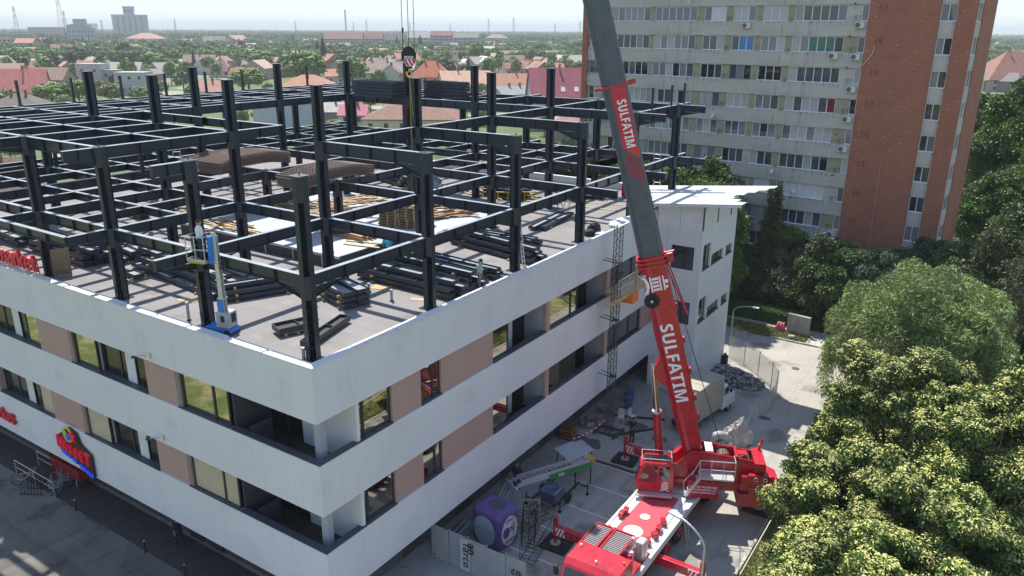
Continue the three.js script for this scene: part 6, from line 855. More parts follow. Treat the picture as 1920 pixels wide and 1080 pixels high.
{ // gaming hall sign on the lowest band
  const t = thing('gaming_sign', 'red shop sign with a round yellow logo and blue lettering on the lowest white band', 'sign', [-19.6, 3.2, 0.06]); const rd = mat([0.6, 0.01, 0.03], 0.35, { emissive: C(0.55, 0.01, 0.03), emissiveIntensity: 0.12 }), bl = mat([0.02, 0.12, 0.75], 0.35, { emissive: C(0.02, 0.1, 0.8), emissiveIntensity: 0.22 }), ye = mat([0.6, 0.55, 0.05], 0.4);
  part('back_plate', [poly([[-1.55, 0.2], [1.62, -0.6], [1.62, 0.75], [0.62, 1.15], [0.4, 1.75], [-0.35, 1.9], [-0.95, 1.5], [-1.55, 1.15]], 0, 0.14)], mat([0.045, 0.012, 0.018], 0.6), t);
  [...'MAXBET'].forEach((c, i) => part('letter', [text(c, 0.58 + Math.abs(i - 2.5) * 0.07, 0.12, fontBold, 0.78).rotateZ(-0.06).translate(-1.28 + i * 0.53, 0.44 - i * 0.06, 0.15)], rd, t));
  [...'SALA DE JOCURI'].forEach((c, i) => { if (c !== ' ') part('letter', [text(c, 0.22, 0.08).rotateZ(-0.1).translate(-1.2 + i * 0.215, 0.12 - i * 0.052 + 0.05 * Math.sin(i / 13 * 3.14), 0.16)], bl, t); });
  part('logo_ring', [ni(new THREE.TorusGeometry(0.42, 0.06, 6, 22)).translate(-0.35, 1.5, 0.16)], ye, t); part('logo_star', [poly([...Array(10)].map((_, i) => { const a = i / 10 * 6.283, r = i % 2 ? 0.16 : 0.36; return [0.15 + Math.sin(a) * r, 1.55 + Math.cos(a) * r]; }), 0.15, 0.24)], rd, t); part('logo_star', [poly([...Array(10)].map((_, i) => { const a = i / 10 * 6.283, r = i % 2 ? 0.1 : 0.22; return [-0.6 + Math.sin(a) * r, 1.55 + Math.cos(a) * r]; }), 0.15, 0.22)], ye, t); part('logo_bar', [bx(0.06, 0.4, 0.06, -0.4, 1.35, 0.2, 0, 0, -0.2), bx(0.06, 0.4, 0.06, -0.25, 1.35, 0.2, 0, 0, -0.2)], bl, t);
}
{ const t = thing('market_sign', 'small red letters reading market on the lowest white band at the left edge', 'sign', [-28.0, 3.3, 0.06]); const ws = [0.78, 0.54, 0.4, 0.54, 0.54, 0.4]; let x = -1.6; [...'market'].forEach((c, i) => { part('letter', [text(c, 0.75, 0.12).translate(x + ws[i] / 2, 0, 0)], M.redText, t); x += ws[i]; }); part('back_rail', [bx(3.3, 0.05, 0.03, 0, 0.2, -0.03)], M.redText, t); }
// ---------------------------------------------------------------- the concrete apartment block with its brick end
{
  const uD = V(-0.99756, 0, -0.06976), P0 = V(2.48, 0, -60.53), ry = Math.atan2(uD.z, -uD.x) ; // local x runs to the right along the face, z towards the camera
  const A = thing('apartment_block', 'grey concrete apartment block with white windows and a brick end wall', 'apartment block', [P0.x, 0, P0.z], 0); A.rotation.y = Math.atan2(0.06976, 0.99756) * -1;
  // local x = -u
  const conc = mat([0.57, 0.545, 0.5], 0.92, { map: aptTex, bumpMap: stuccoBump, bumpScale: 0.006 }), green = mat([0.38, 0.365, 0.25], 0.9, { map: aptTex }), brick = mat([0.82, 0.7, 0.66], 0.92, { map: brickTex, bumpMap: brickBump, bumpScale: 0.01 }), pvc = mat([0.74, 0.75, 0.77], 0.4);
  const glassM = [mat([0.02, 0.022, 0.026], 0.05, { clearcoat: 1 }), mat([0.06, 0.07, 0.085], 0.06, { clearcoat: 1 }), mat([0.2, 0.21, 0.22], 0.1, { clearcoat: 0.8 }), mat([0.36, 0.37, 0.36], 0.12, { clearcoat: 0.8 }), mat([0.1, 0.105, 0.13], 0.06, { clearcoat: 1 }), mat([0.42, 0.42, 0.4], 0.15, { clearcoat: 0.7 }), mat([0.09, 0.1, 0.105], 0.06, { clearcoat: 1 })];
  const odd = { blue: mat([0.03, 0.17, 0.42], 0.2, { clearcoat: 0.8 }), green: mat([0.02, 0.14, 0.1], 0.2, { clearcoat: 0.8 }), red: mat([0.2, 0.015, 0.03], 0.2, { clearcoat: 0.8 }), shut: mat([0.62, 0.63, 0.63], 0.5) };
  const S0 = 2.25, FH = 2.75, X0 = -24.9, X1 = 13.55, H = 29.75; R = rngOf(404);
  const cols = [[-24.0, -22.6, 2], [-21.3, -16.65, 6], [-16.1, -11.4, 6], [-10.6, -8.3, 3], [-7.5, -5.25, 3], [-4.55, -2.2, 3], [-1.5, 3.2, 6], [4.45, 5.05, 1]];
  const strips = [[10.85, 12.1, 2]];
  const P = (n, g, m, par = A, T = 12, T2 = FH) => part(n, g, m, par, T, T2);
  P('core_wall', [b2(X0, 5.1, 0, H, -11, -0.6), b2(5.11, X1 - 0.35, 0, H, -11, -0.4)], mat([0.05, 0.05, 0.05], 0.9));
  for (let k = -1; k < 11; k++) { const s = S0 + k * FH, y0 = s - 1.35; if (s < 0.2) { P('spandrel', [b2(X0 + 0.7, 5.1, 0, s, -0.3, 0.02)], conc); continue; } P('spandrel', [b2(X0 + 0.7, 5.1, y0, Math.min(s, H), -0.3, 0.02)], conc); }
  for (let k = -1; k < 10; k++) {
    const s = S0 + k * FH, e = s + 1.38; if (s < 0) continue; const vis = s > 4.5 && s < 31;
    let edge = X0 + 0.7;
    for (const [a, b, n] of cols) {
      if (a - edge > 0.12) P('pier', [b2(edge, a, s + 0.002, e, -0.34, -0.12)], R() < 0.15 ? conc : green); edge = b;
      const t = 0.055, w = b - a, shut = (k === 3 && a > -11 && a < 4) || (k === 9 && a === -10.6), f = P('window', [b2(a, b, s, s + t, -0.26, -0.16), b2(a, b, e - t, e, -0.26, -0.16), b2(a, a + t, s + t, e - t, -0.26, -0.16), b2(b - t, b, s + t, e - t, -0.26, -0.16), ...[...Array(n - 1)].map((_, i) => b2(a + w * (i + 1) / n - 0.035, a + w * (i + 1) / n + 0.035, s + t, e - t, -0.27, -0.15)), b2(a - 0.02, b + 0.02, s - 0.015, s + 0.03, -0.159, 0.07)], R() < 0.8 ? pvc : M.greyPaint);
      if (!vis) { P('pane', [b2(a + t, b - t, s + t, e - t, -0.22, -0.2)], glassM[0], f); continue; }
      const tone = Math.floor(R() * 7);
      for (let i = 0; i < n; i++) { const xa = a + w * i / n + 0.04, xb = a + w * (i + 1) / n - 0.04; let m = R() < 0.55 ? glassM[tone] : pick(glassM); if (k === 8 && a === -7.5 && i) m = odd.blue; if (k === 8 && a === -1.5 && i > 1 && i < 5) m = odd.green; if (k === 6 && a === -1.5 && i === 5) m = odd.red; if (k === 9 && a === -16.1) m = glassM[4]; if (shut && i) m = odd.shut; P('pane', [b2(xa, xb, s + t, e - t, -0.22, -0.2)], m, f); if (shut && i) P('shutter', [...Array(8)].map((_, q) => b2(xa, xb, s + 0.15 + q * 0.15, s + 0.28 + q * 0.15, -0.198, -0.18)), odd.shut, f); }
    }
  }
  P('side_pier', [b2(X0, X0 + 0.69, 0, H, -9, 0.12)], brick, A, 4, 4);
  // brick end: flush wall, recessed window strip, brick return round the corner
  P('brick_wall', [b2(5.12, 10.84, 0, H, -0.39, 0.12)], brick, A, 4, 4); P('brick_pier', [b2(12.11, X1, 0, H, -0.39, 0.12)], brick, A, 4, 4); P('gable_wall', [b2(X1 - 0.3, X1, 0, H, -11, -3.4)], brick, A, 4, 4);
  for (let k = -1; k < 10; k++) {
    const s = S0 + k * FH - 0.05, e = s + 1.42; P('strip_panel', [b2(10.85, 12.1, Math.max(0, s - 1.33), s, -0.39, 0.02)], conc); P('strip_panel', [b2(X1 - 0.3, X1 - 0.05, Math.max(0, s - 1.33), s, -3.39, -0.4)], conc);
    if (s < 0) continue; const f = P('window', [b2(10.85, 12.1, s, s + 0.06, -0.2, -0.08), b2(10.85, 12.1, e - 0.06, e, -0.2, -0.08), b2(10.85, 10.91, s + 0.06, e - 0.06, -0.2, -0.08), b2(12.04, 12.1, s + 0.06, e - 0.06, -0.2, -0.08), b2(11.44, 11.5, s + 0.06, e - 0.06, -0.21, -0.07), b2(10.85, 12.1, s - 0.02, s + 0.03, -0.079, 0.06)], pvc);
    P('pane', [b2(10.91, 11.44, s + 0.06, e - 0.06, -0.16, -0.14)], glassM[R() < 0.6 ? 0 : 2], f); P('pane', [b2(11.5, 12.04, s + 0.06, e - 0.06, -0.16, -0.14)], pick(glassM), f);
    const g = P('window', [b2(X1 - 0.22, X1 - 0.1, s, e, -3.39, -3.3), b2(X1 - 0.22, X1 - 0.1, s, e, -0.5, -0.41), b2(X1 - 0.22, X1 - 0.1, s, e, -1.95, -1.85), b2(X1 - 0.22, X1 - 0.1, s, s + 0.06, -3.29, -1.96), b2(X1 - 0.22, X1 - 0.1, s, s + 0.06, -1.84, -0.51)], pvc); P('pane', [b2(X1 - 0.18, X1 - 0.16, s + 0.06, e, -3.3, -1.95)], pick(glassM), g); P('pane', [b2(X1 - 0.18, X1 - 0.16, s + 0.06, e, -1.85, -0.5)], pick(glassM), g);
    const v = 6.25, h = []; for (let i = 0; i < 3; i++) for (let j = 0; j < 5; j++) if ((i + j) % 2 === 0) h.push(bx(0.13, 0.075, 0.02, v + (i - 1) * 0.24 + (j % 2) * 0.02, s + 1.15 + (j - 2) * 0.11, 0.125)); P('vent_grille', h, mat([0.012, 0.01, 0.01], 0.9), A);
  }
  P('strip_panel', [b2(10.85, 12.1, S0 + 9 * FH + 1.38, H, -0.39, 0.02)], conc); P('strip_panel', [b2(X1 - 0.3, X1 - 0.06, S0 + 9 * FH + 1.38, H, -3.39, -0.4)], conc);
  P('roof_slab', [b2(X0 - 0.2, X1 + 0.2, H, H + 0.4, -11.2, 0.3)], conc);
  P('pipe_stain_line', [tube(V(8.0, 14.4, 0.14), V(8.05, 2, 0.14), 0.02)], mat([0.5, 0.36, 0.28], 0.8), A); P('cable', [tube(V(5.3, 23.3, 0.2), V(5.9, 24.2, 0.2), 0.04), tube(V(5.9, 24.2, 0.2), V(6.0, 24.9, 0.2), 0.04), tube(V(4.7, 23.0, 0.2), V(5.3, 23.3, 0.2), 0.04)], mat([0.6, 0.5, 0.42], 0.7), A);
  // air conditioners and dishes: separate things hung on the face
  const at = (x, y, z = 0.05) => { const v = V(x, y, z).applyAxisAngle(V(0, 1, 0), A.rotation.y).add(A.position); return [v.x, v.y, v.z]; };
  const ac = thing('air_conditioner', 'air conditioner under the upper row, fourth window column of the apartment block', 'air conditioner', at(-6.0, 26.3), A.rotation.y, 'air conditioners on the apartment block'); part('case', [rbx(0.8, 0.55, 0.32, 0.03, 0, 0.28, 0.2)], mat([0.62, 0.61, 0.57], 0.5), ac); part('fan_grille', [ni(new THREE.TorusGeometry(0.2, 0.02, 5, 18)).translate(-0.14, 0.28, 0.37), cyl(0.19, 0.19, 0.01, 0, -0.005, 0, 18).rotateX(Math.PI / 2).translate(-0.14, 0.28, 0.365)], mat([0.12, 0.12, 0.12], 0.6), ac); part('bracket', [tube(V(-0.3, -0.02, 0), V(-0.3, -0.02, 0.36), 0.02), tube(V(0.3, -0.02, 0), V(0.3, -0.02, 0.36), 0.02)], M.greyPaint, ac);
  const ord = ['topmost', 'second', 'third', 'fourth', 'fifth', 'sixth'];
  copy(ac, 'air conditioner under the six pane window of the green curtains on the apartment block', at(2.55, 23.65), A.rotation.y);
  [26.35, 23.6, 20.75, 18.05, 15.3, 7.05].forEach((y, i) => copy(ac, `${ord[i]} air conditioner of the column beside the brick end wall`, at(4.5, y), A.rotation.y));
  for (const [x, y, l] of [[-1.75, 12.6, 'larger white satellite dish below the balcony windows of the apartment block'], [-8.5, 17.6, 'small white satellite dish below a three pane window of the apartment block'], [0.6, 10.9, 'round white dish between the shuttered windows of the apartment block']]) { const t = thing('satellite_dish', l, 'satellite dish', at(x, y), A.rotation.y); part('dish', [ni(new THREE.SphereGeometry(0.5, 14, 6, 0, 6.284, 0, 0.75)).rotateX(Math.PI / 2 - 0.3).rotateY(-0.7).translate(0, 0, 0)], mat([0.6, 0.6, 0.6], 0.5), t); part('arm', [tube(V(0, 0, 0), V(0, 0, 0.35), 0.025), tube(V(0, -0.2, 0.4), V(-0.25, 0.05, 0.85), 0.015)], M.greyPaint, t); }
  for (let i = 0; i < 5; i++) { const t = thing('facade_lamp', `${['first', 'second', 'third', 'fourth', 'fifth'][i]} small dark wall lamp from the top beside the brick edge of the apartment block`, 'lamp', at(3.9 - (i % 2) * 0.1, 28.4 - i * 2.75 * (i > 2 ? 1.4 : 1)), A.rotation.y); part('arm', [tube(V(0, 0, 0), V(0, 0.05, 0.3), 0.025)], M.black, t); part('shade', [cyl(0.12, 0.05, 0.12, 0, 0, 0.35)], M.black, t); }
}
// ---------------------------------------------------------------- foliage
function leafCluster(seed, n, rad, l, w, droop, cols, flower = 0, fcols = null) {
  const q = rngOf(seed), P = [], N = [], Cc = [];
  const leaf = (o, d, s, L, W_, c) => { const e = o.clone().addScaledVector(d, L), m = o.clone().addScaledVector(d, L * 0.5), a = m.clone().addScaledVector(s, W_ / 2), b = m.clone().addScaledVector(s, -W_ / 2), n = d.clone().cross(s).normalize(); const up = n.y >= 0; if (!up) n.negate(); for (const v of up ? [o, e, a, o, b, e] : [o, a, e, o, e, b]) { P.push(v.x, v.y, v.z); N.push(n.x, n.y, n.z); Cc.push(...c); } };
  for (let i = 0; i < n; i++) { const th = q() * 6.283, r = Math.sqrt(q()) * rad, o = V(Math.cos(th) * r, (q() - 0.6) * rad * 0.7, Math.sin(th) * r), d = V(Math.cos(th) + (q() - 0.5) * 1.2, (q() - 0.5) * 1.2 - droop, Math.sin(th) + (q() - 0.5) * 1.2).normalize(), s = V(q() - 0.5, q() * 0.6 - 0.3, q() - 0.5).cross(d).normalize(), k = 0.7 + 0.6 * q(); const c = cols[Math.floor(q() * cols.length)]; leaf(o, d, s, l * (0.7 + 0.6 * q()), w * (0.7 + 0.6 * q()), mul(c, k)); }
  for (let i = 0; i < flower; i++) { const th = q() * 6.283, r = Math.sqrt(q()) * rad, o = V(Math.cos(th) * r, rad * (0.15 + 0.25 * q()), Math.sin(th) * r), d = V(Math.cos(th), 0.2 - q() * 0.8, Math.sin(th)).normalize(), s = V(0, 1, 0).cross(d).add(V((q() - 0.5), (q() - 0.5), 0)).normalize(); leaf(o, d, s, l * 1.1, w * 0.55, mul(fcols[Math.floor(q() * fcols.length)], 0.8 + 0.4 * q())); }
  const g = new THREE.BufferGeometry(); g.setAttribute('position', new THREE.Float32BufferAttribute(P, 3)); g.setAttribute('normal', new THREE.Float32BufferAttribute(N, 3)); g.setAttribute('color', new THREE.Float32BufferAttribute(Cc, 3)); g.setAttribute('uv', new THREE.Float32BufferAttribute(new Float32Array(P.length / 3 * 2), 2)); return g;
}
const leafM = mat(W1, 0.6, { vertexColors: true, transmission: 0.3, thickness: 0 });
const barkM = mat([0.12, 0.09, 0.065], 0.95, { map: wearTex });
function inst(name, geo, list, parent, m = leafM) { // list of [pos, outward dir, scale, colour]
  const o = new THREE.InstancedMesh(geo, m, list.length), M4 = new THREE.Matrix4(), Q = new THREE.Quaternion(), Y = V(0, 1, 0), c = new THREE.Color();
  list.forEach(([p, d, s, k, sp], i) => { Q.setFromUnitVectors(Y, d).multiply(new THREE.Quaternion().setFromAxisAngle(Y, sp ?? i * 2.4)); M4.compose(p, Q, V(s, s, s)); o.setMatrixAt(i, M4); o.setColorAt(i, c.setRGB(...k)); });
  o.name = name; o.castShadow = o.receiveShadow = true; o.userData.kind = 'stuff'; parent.add(o); return o;
}
function limbs(h, r, n, spread, t, base = 0.35) { // tapered trunk and forking limbs
  const g = [tube(V(0, -0.2, 0), V(0.1, h * base, 0.05), r, 9, r * 0.75)]; for (let i = 0; i < n; i++) { const a = i / n * 6.283 + rr(-0.3, 0.3), m = V(Math.cos(a) * spread * 0.5, h * rr(0.5, 0.62), Math.sin(a) * spread * 0.5), e = V(Math.cos(a) * spread * rr(0.75, 0.95), h * rr(0.68, 0.9), Math.sin(a) * spread * rr(0.75, 0.95)); g.push(tube(V(0.1, h * base - 0.1, 0.05), m, r * 0.5, 6, r * 0.3), tube(m, e, r * 0.3, 5, r * 0.1)); const m2 = m.clone().add(V(rr(-1, 1), rr(0.3, 1.4), rr(-1, 1)).multiplyScalar(spread * 0.25)); g.push(tube(m, m2, r * 0.2, 5, r * 0.08)); } part('trunk', g, barkM, t, 1);
}
const GREENS = { linden: [[0.08, 0.145, 0.014], [0.105, 0.175, 0.022], [0.058, 0.11, 0.012]], bract: [[0.62, 0.6, 0.17], [0.7, 0.67, 0.25], [0.48, 0.52, 0.11]], willow: [[0.2, 0.27, 0.07], [0.25, 0.31, 0.11], [0.15, 0.225, 0.05]], dark: [[0.06, 0.105, 0.025], [0.08, 0.13, 0.033], [0.045, 0.08, 0.02]], mid: [[0.09, 0.155, 0.03], [0.12, 0.185, 0.04], [0.065, 0.115, 0.024]], bright: [[0.1, 0.19, 0.025], [0.13, 0.22, 0.035], [0.08, 0.15, 0.025]], grey: [[0.12, 0.17, 0.08], [0.155, 0.2, 0.1], [0.085, 0.13, 0.06]] };
const CL = { linden: leafCluster(1, 20, 0.26, 0.13, 0.1, 0.3, GREENS.linden), lindenF: leafCluster(2, 12, 0.24, 0.12, 0.09, 0.3, GREENS.linden, 14, GREENS.bract), willow: leafCluster(3, 26, 0.36, 0.3, 0.055, 0.95, GREENS.willow), dark: leafCluster(4, 22, 0.36, 0.17, 0.11, 0.2, GREENS.dark), mid: leafCluster(5, 22, 0.4, 0.19, 0.12, 0.2, GREENS.mid), bright: leafCluster(6, 22, 0.42, 0.2, 0.13, 0.25, GREENS.bright), grey: leafCluster(7, 24, 0.38, 0.18, 0.1, 0.3, GREENS.grey), spray: leafCluster(8, 26, 0.45, 0.36, 0.06, 0.35, [[0.075, 0.1, 0.03], [0.1, 0.125, 0.04], [0.055, 0.075, 0.025]]) };
// crown of clumps on an ellipsoid: each clump is a dome of clusters
function crown(t, kind, kindTop, cx, cy, cz, rx, ry, rz, nClump, rc, perClump, o = {}) {
  const A = [], Bq = []; const D = V();
  for (let i = 0; i < nClump; i++) {
    const f = (i + 0.5) / nClump, ph = i * 2.39996, yy = 1 - f * (o.cover ?? 1.55), rad = Math.sqrt(Math.max(0, 1 - yy * yy)), jr = rr(0.72, 1.02), c = V(cx + Math.cos(ph) * rad * rx * jr, cy + yy * ry * jr, cz + Math.sin(ph) * rad * rz * jr), r = rc * rr(0.65, 1.25), tone = rr(0.75, 1.25), n = Math.round(perClump * r * r / (rc * rc));
    for (let k = 0; k < n; k++) {
      const u = rr(-0.45, 1), a = rr(0, 6.283), q = Math.sqrt(Math.max(0, 1 - u * u)); D.set(Math.cos(a) * q, u, Math.sin(a) * q); const rad2 = r * (R() < 0.8 ? rr(0.82, 1.08) : rr(0.4, 0.8));
      const p = c.clone().add(V(D.x * rad2, D.y * rad2 * (o.flat ?? 0.85), D.z * rad2)); const dir = D.clone().add(V(rr(-0.3, 0.3), o.up ?? 0.5, rr(-0.3, 0.3))).normalize(); const b = tone * rr(0.8, 1.2);
      (kindTop && u > 0.28 && R() < 0.85 ? Bq : A).push([p, dir, rr(0.75, 1.25) * (o.s ?? 1), [b, b * rr(0.95, 1.05), b], rr(0, 6.28)]);
    }
  }
  for (let k = 0; k < (o.fill ?? 300); k++) { const u = rr(-0.7, 0.8), a = rr(0, 6.283), q = Math.sqrt(1 - u * u), s = Math.cbrt(R()) * 0.8; A.push([V(cx + Math.cos(a) * q * rx * s, cy + u * ry * s, cz + Math.sin(a) * q * rz * s), V(rr(-1, 1), rr(0, 1), rr(-1, 1)).normalize(), rr(0.9, 1.5) * (o.s ?? 1), [0.8, 0.8, 0.8], rr(0, 6)]); }
  inst('crown', CL[kind], A, t); if (Bq.length) inst('blossom', CL[kindTop], Bq, t);
}
// crown of big lobes that carry small flowering clumps, with deep gaps between the lobes
function lobedCrown(t, kind, kindTop, cy, rx, ry, nLobe, rl, nSub, rs, per, o = {}) {
  const A = [], Bq = [], D = V(), dome = (lo) => { const u = rr(lo, 1), a = rr(0, 6.283), q = Math.sqrt(Math.max(0, 1 - u * u)); return V(Math.cos(a) * q, u, Math.sin(a) * q); };
  for (let i = 0; i < nLobe; i++) {
    const yy = 1 - (i + 0.5) / nLobe * (o.cover ?? 1.6), rad = Math.sqrt(Math.max(0, 1 - yy * yy)), ph = i * 2.39996 + rr(-0.25, 0.25), jr = rr(0.78, 1.06), L = V(Math.cos(ph) * rad * rx * jr, cy + yy * ry * jr, Math.sin(ph) * rad * rx * jr), lr = rl * rr(0.75, 1.25), tone = rr(0.8, 1.2);
    for (let s = 0; s < nSub; s++) { const d = dome(-0.25).add(V(L.x, 0, L.z).normalize().multiplyScalar(0.25)), c = L.clone().addScaledVector(d, lr * rr(0.7, 1)), r = rs * rr(0.7, 1.3), tn = tone * rr(0.85, 1.15);
      for (let k = 0; k < per; k++) { D.copy(dome(-0.5)); const p = c.clone().addScaledVector(D, r * rr(0.7, 1.1)), b = tn * rr(0.8, 1.2); (kindTop && D.y > 0.2 && d.y > -0.1 && R() < 0.8 ? Bq : A).push([p, D.clone().add(V(rr(-0.3, 0.3), 0.6, rr(-0.3, 0.3))).normalize(), rr(0.75, 1.2) * (o.s ?? 1), [b, b * rr(0.96, 1.04), b], rr(0, 6.28)]); } }
    for (let k = 0; k < (o.skirt ?? 40); k++) { const d = dome(-0.9); A.push([L.clone().addScaledVector(d, lr * rr(0.3, 0.75)), V(rr(-1, 1), rr(-0.2, 1), rr(-1, 1)).normalize(), rr(0.9, 1.3) * (o.s ?? 1), [0.7, 0.75, 0.7], rr(0, 6)]); }
  }
  inst('crown', CL[kind], A, t); if (Bq.length) inst('blossom', CL[kindTop], Bq, t);
}
R = rngOf(2024);
const linden = (label, x, z, h, r, seed, n = 110) => { R = rngOf(seed); const t = thing('linden_tree', label, 'tree', [x, 0, z]); limbs(h, 0.24, 9, r * 0.85, t, 0.3); lobedCrown(t, 'linden', 'lindenF', h * 0.55, r * 0.86, h * 0.4, Math.round(n / 3.4), 0.85, 8, 0.42, 26); return t; };
linden('flowering linden farthest along the road, standing before the willow', 18.8, -19.4, 12.3, 3.8, 11, 120);
linden('flowering linden whose branches reach the crane counterweight', 17.3, -15.0, 8.6, 2.9, 12, 84);
linden('flowering linden at the bottom of the picture beside the grass verge', 18.6, -10.0, 7.8, 3.0, 13, 90);
linden('flowering linden at the bottom right corner nearest the viewer', 22.0, -7.6, 8.4, 3.3, 14, 100);
linden('tall flowering linden at the right picture edge', 22.8, -18.6, 12.2, 3.8, 15, 120);
linden('flowering linden in the middle of the row behind the corner one', 21.0, -13.2, 9.4, 3.4, 16, 110);
{ R = rngOf(88); const t = thing('willow_tree', 'broad grey green willow with hanging branches between lindens and apartment block', 'tree', [17.8, 0, -36.5]); limbs(11, 0.35, 8, 4.5, t, 0.25);
  crown(t, 'willow', null, 0, 6.6, 0, 4.9, 5.0, 4.7, 62, 1.35, 60, { up: -0.1, fill: 700, cover: 1.75 });
  const A = []; for (let i = 0; i < 240; i++) { const a = rr(0, 6.28), r = rr(3.2, 5.6), x = Math.cos(a) * r, z = Math.sin(a) * r, y0 = 8.6 - Math.abs(r - 3) * 0.9 + rr(-1.5, 1), L = rr(1.2, 3.6); for (let k = 0; k < L / 0.3; k++) A.push([V(x * (1 + k * 0.006), Math.max(0.7, y0 - k * 0.3), z * (1 + k * 0.006)), V(rr(-0.2, 0.2), 1, rr(-0.2, 0.2)).normalize(), rr(0.5, 0.85), [rr(0.8, 1.3), rr(0.8, 1.3), rr(0.8, 1.2)], rr(0, 6)]); } inst('hanging_branches', CL.willow, A, t); }
function conifer(label, x, z, h, r, seed, kind = 'spray', dens = 1) { R = rngOf(seed); const t = thing('conifer_tree', label, 'tree', [x, 0, z]); part('trunk', [tube(V(0, -0.2, 0), V(0, h * 0.96, 0), r * 0.08, 8, 0.03)], barkM, t, 1); const A = []; const lv = Math.round(h * 2.2); for (let i = 0; i < lv; i++) { const f = i / lv, y = h * (0.06 + 0.93 * f), rad = r * Math.pow(1 - f, 0.75) * rr(0.8, 1.12) + 0.12, nb = Math.round((5 + rad * 3.2) * dens); for (let b = 0; b < nb; b++) { const a = rr(0, 6.28), q = rr(0.75, 1.15); for (let k = 0; k < rad * 1.7 + 1; k++) { const u = (k + 0.6) / (rad * 1.7 + 1); A.push([V(Math.cos(a) * rad * u * q, y - 0.32 * u * rad + rr(-0.12, 0.12), Math.sin(a) * rad * u * q), V(Math.cos(a) * 0.6, 0.75, Math.sin(a) * 0.6).normalize(), rr(0.7, 1.2), [rr(0.75, 1.3), rr(0.75, 1.3), rr(0.7, 1.1)], rr(0, 6)]); } } } inst('foliage', CL[kind], A, t); return t; }
conifer('tall dark conifer at the right edge behind the willow', 24.4, -46, 18, 4.6, 41); conifer('dark conifer beyond the tall one at the right edge', 27.5, -53, 17.5, 4.6, 42); conifer('shorter dark conifer between the willow and the tall conifers', 20.4, -53, 11.5, 3.3, 43); conifer('narrow dark conifer standing right behind the stair tower roof', 2.3, -56.0, 12.6, 1.5, 44, 'spray', 1.4);
conifer('dark conifer low at the right edge below the tall one', 26.5, -33.5, 10.5, 3.8, 45);
const bush = (label, kind, x, z, h, r, seed, n = 34, rc = 0.95, o = {}) => { R = rngOf(seed); const t = thing('broadleaf_tree', label, 'tree', [x, 0, z]); limbs(h, 0.14, 6, r * 0.8, t, 0.18); lobedCrown(t, kind, null, h * 0.52, r * 0.84, h * 0.42, Math.round(n * 0.62), rc * 0.95, 7, rc * 0.5, Math.round(13 * Math.min(1.6, rc)), { cover: 1.75, skirt: 24, ...o }); return t; };
bush('dark leafy tree right behind the hedge beside the narrow conifer', 'dark', 1.6, -56.0, 6.0, 2.0, 51); bush('dark leafy tree between the hedge and apartment block, left of the big one', 'grey', 4.6, -55.9, 6.0, 2.0, 52);
bush('big round dark green tree behind the concrete screen wall', 'mid', 8.6, -54.6, 8.2, 3.2, 53, 50); bush('grey leaved tree right of the big round one below the brick wall', 'grey', 11.9, -55.2, 7.8, 2.9, 54, 44); bush('dark green tree below the brick end wall beside the willow top', 'dark', 15.5, -56.5, 8.2, 3.1, 55, 44); bush('dark tree under the lowest apartment windows', 'dark', 4.0, -57.8, 6.2, 2.2, 56); bush('green tree beyond the brick corner under the conifers', 'mid', 19.0, -55.0, 9.2, 3.4, 57, 46);
{ R = rngOf(58); const t = thing('sumac_tree', 'small flat topped tree with vivid light green leaves before the concrete wall', 'tree', [3.3, 0, -57.0]); part('trunk', [tube(V(0, 0, 0), V(0.1, 7.1, 0), 0.07, 7, 0.05)], mat([0.3, 0.28, 0.25], 0.9), t); crown(t, 'bright', null, 0, 7.4, 0, 1.7, 0.45, 1.1, 14, 0.5, 30, { fill: 60, cover: 1.2, s: 0.9 }); }
bush('bright green tree standing beyond the right end of the brick block', 'bright', 21.6, -94, 20.5, 5.4, 61, 80, 1.7, { s: 1.6, fill: 500 }); bush('second bright green tree at the right edge beyond the brick block', 'bright', 27, -90, 21.5, 6.0, 62, 80, 1.7, { s: 1.6, fill: 500 }); bush('light green tree low beside the foot of the brick end wall', 'bright', 20.6, -82, 11.8, 4.0, 63, 60, 1.3, { s: 1.4 }); bush('dark tree behind the bright ones at the right', 'mid', 18.8, -106, 19, 4.6, 64, 60, 1.6, { s: 1.6 }); bush('shaded green tree below the bright ones beside the brick corner', 'mid', 24, -74, 10, 4.0, 65, 56, 1.3, { s: 1.3 });
for (const [x, z, h, r, k, l] of [[-5.0, -47.2, 11.8, 2.6, 'mid', 'leafy tree top seen over the far right roof edge'], [-1.8, -50.6, 12.6, 2.2, 'bright', 'light leafy tree top beside the far column over the roof edge'], [-10.5, -50.5, 15.2, 4.6, 'bright', 'light green tree seen through the right half of the steel frame'], [-17.5, -51.5, 15.0, 4.4, 'mid', 'green tree seen through the frame left of the light one'], [-23.5, -53, 13.5, 3.6, 'bright', 'yellow green tree behind the rear wall below the hook'], [-4.5, -55.5, 13.6, 3.4, 'mid', 'green tree between the frame and the grey apartment block']]) bush(l, k, x, z, h, r, Math.round(x * -97 + 3000), 44, 1.3, { s: 1.3 });
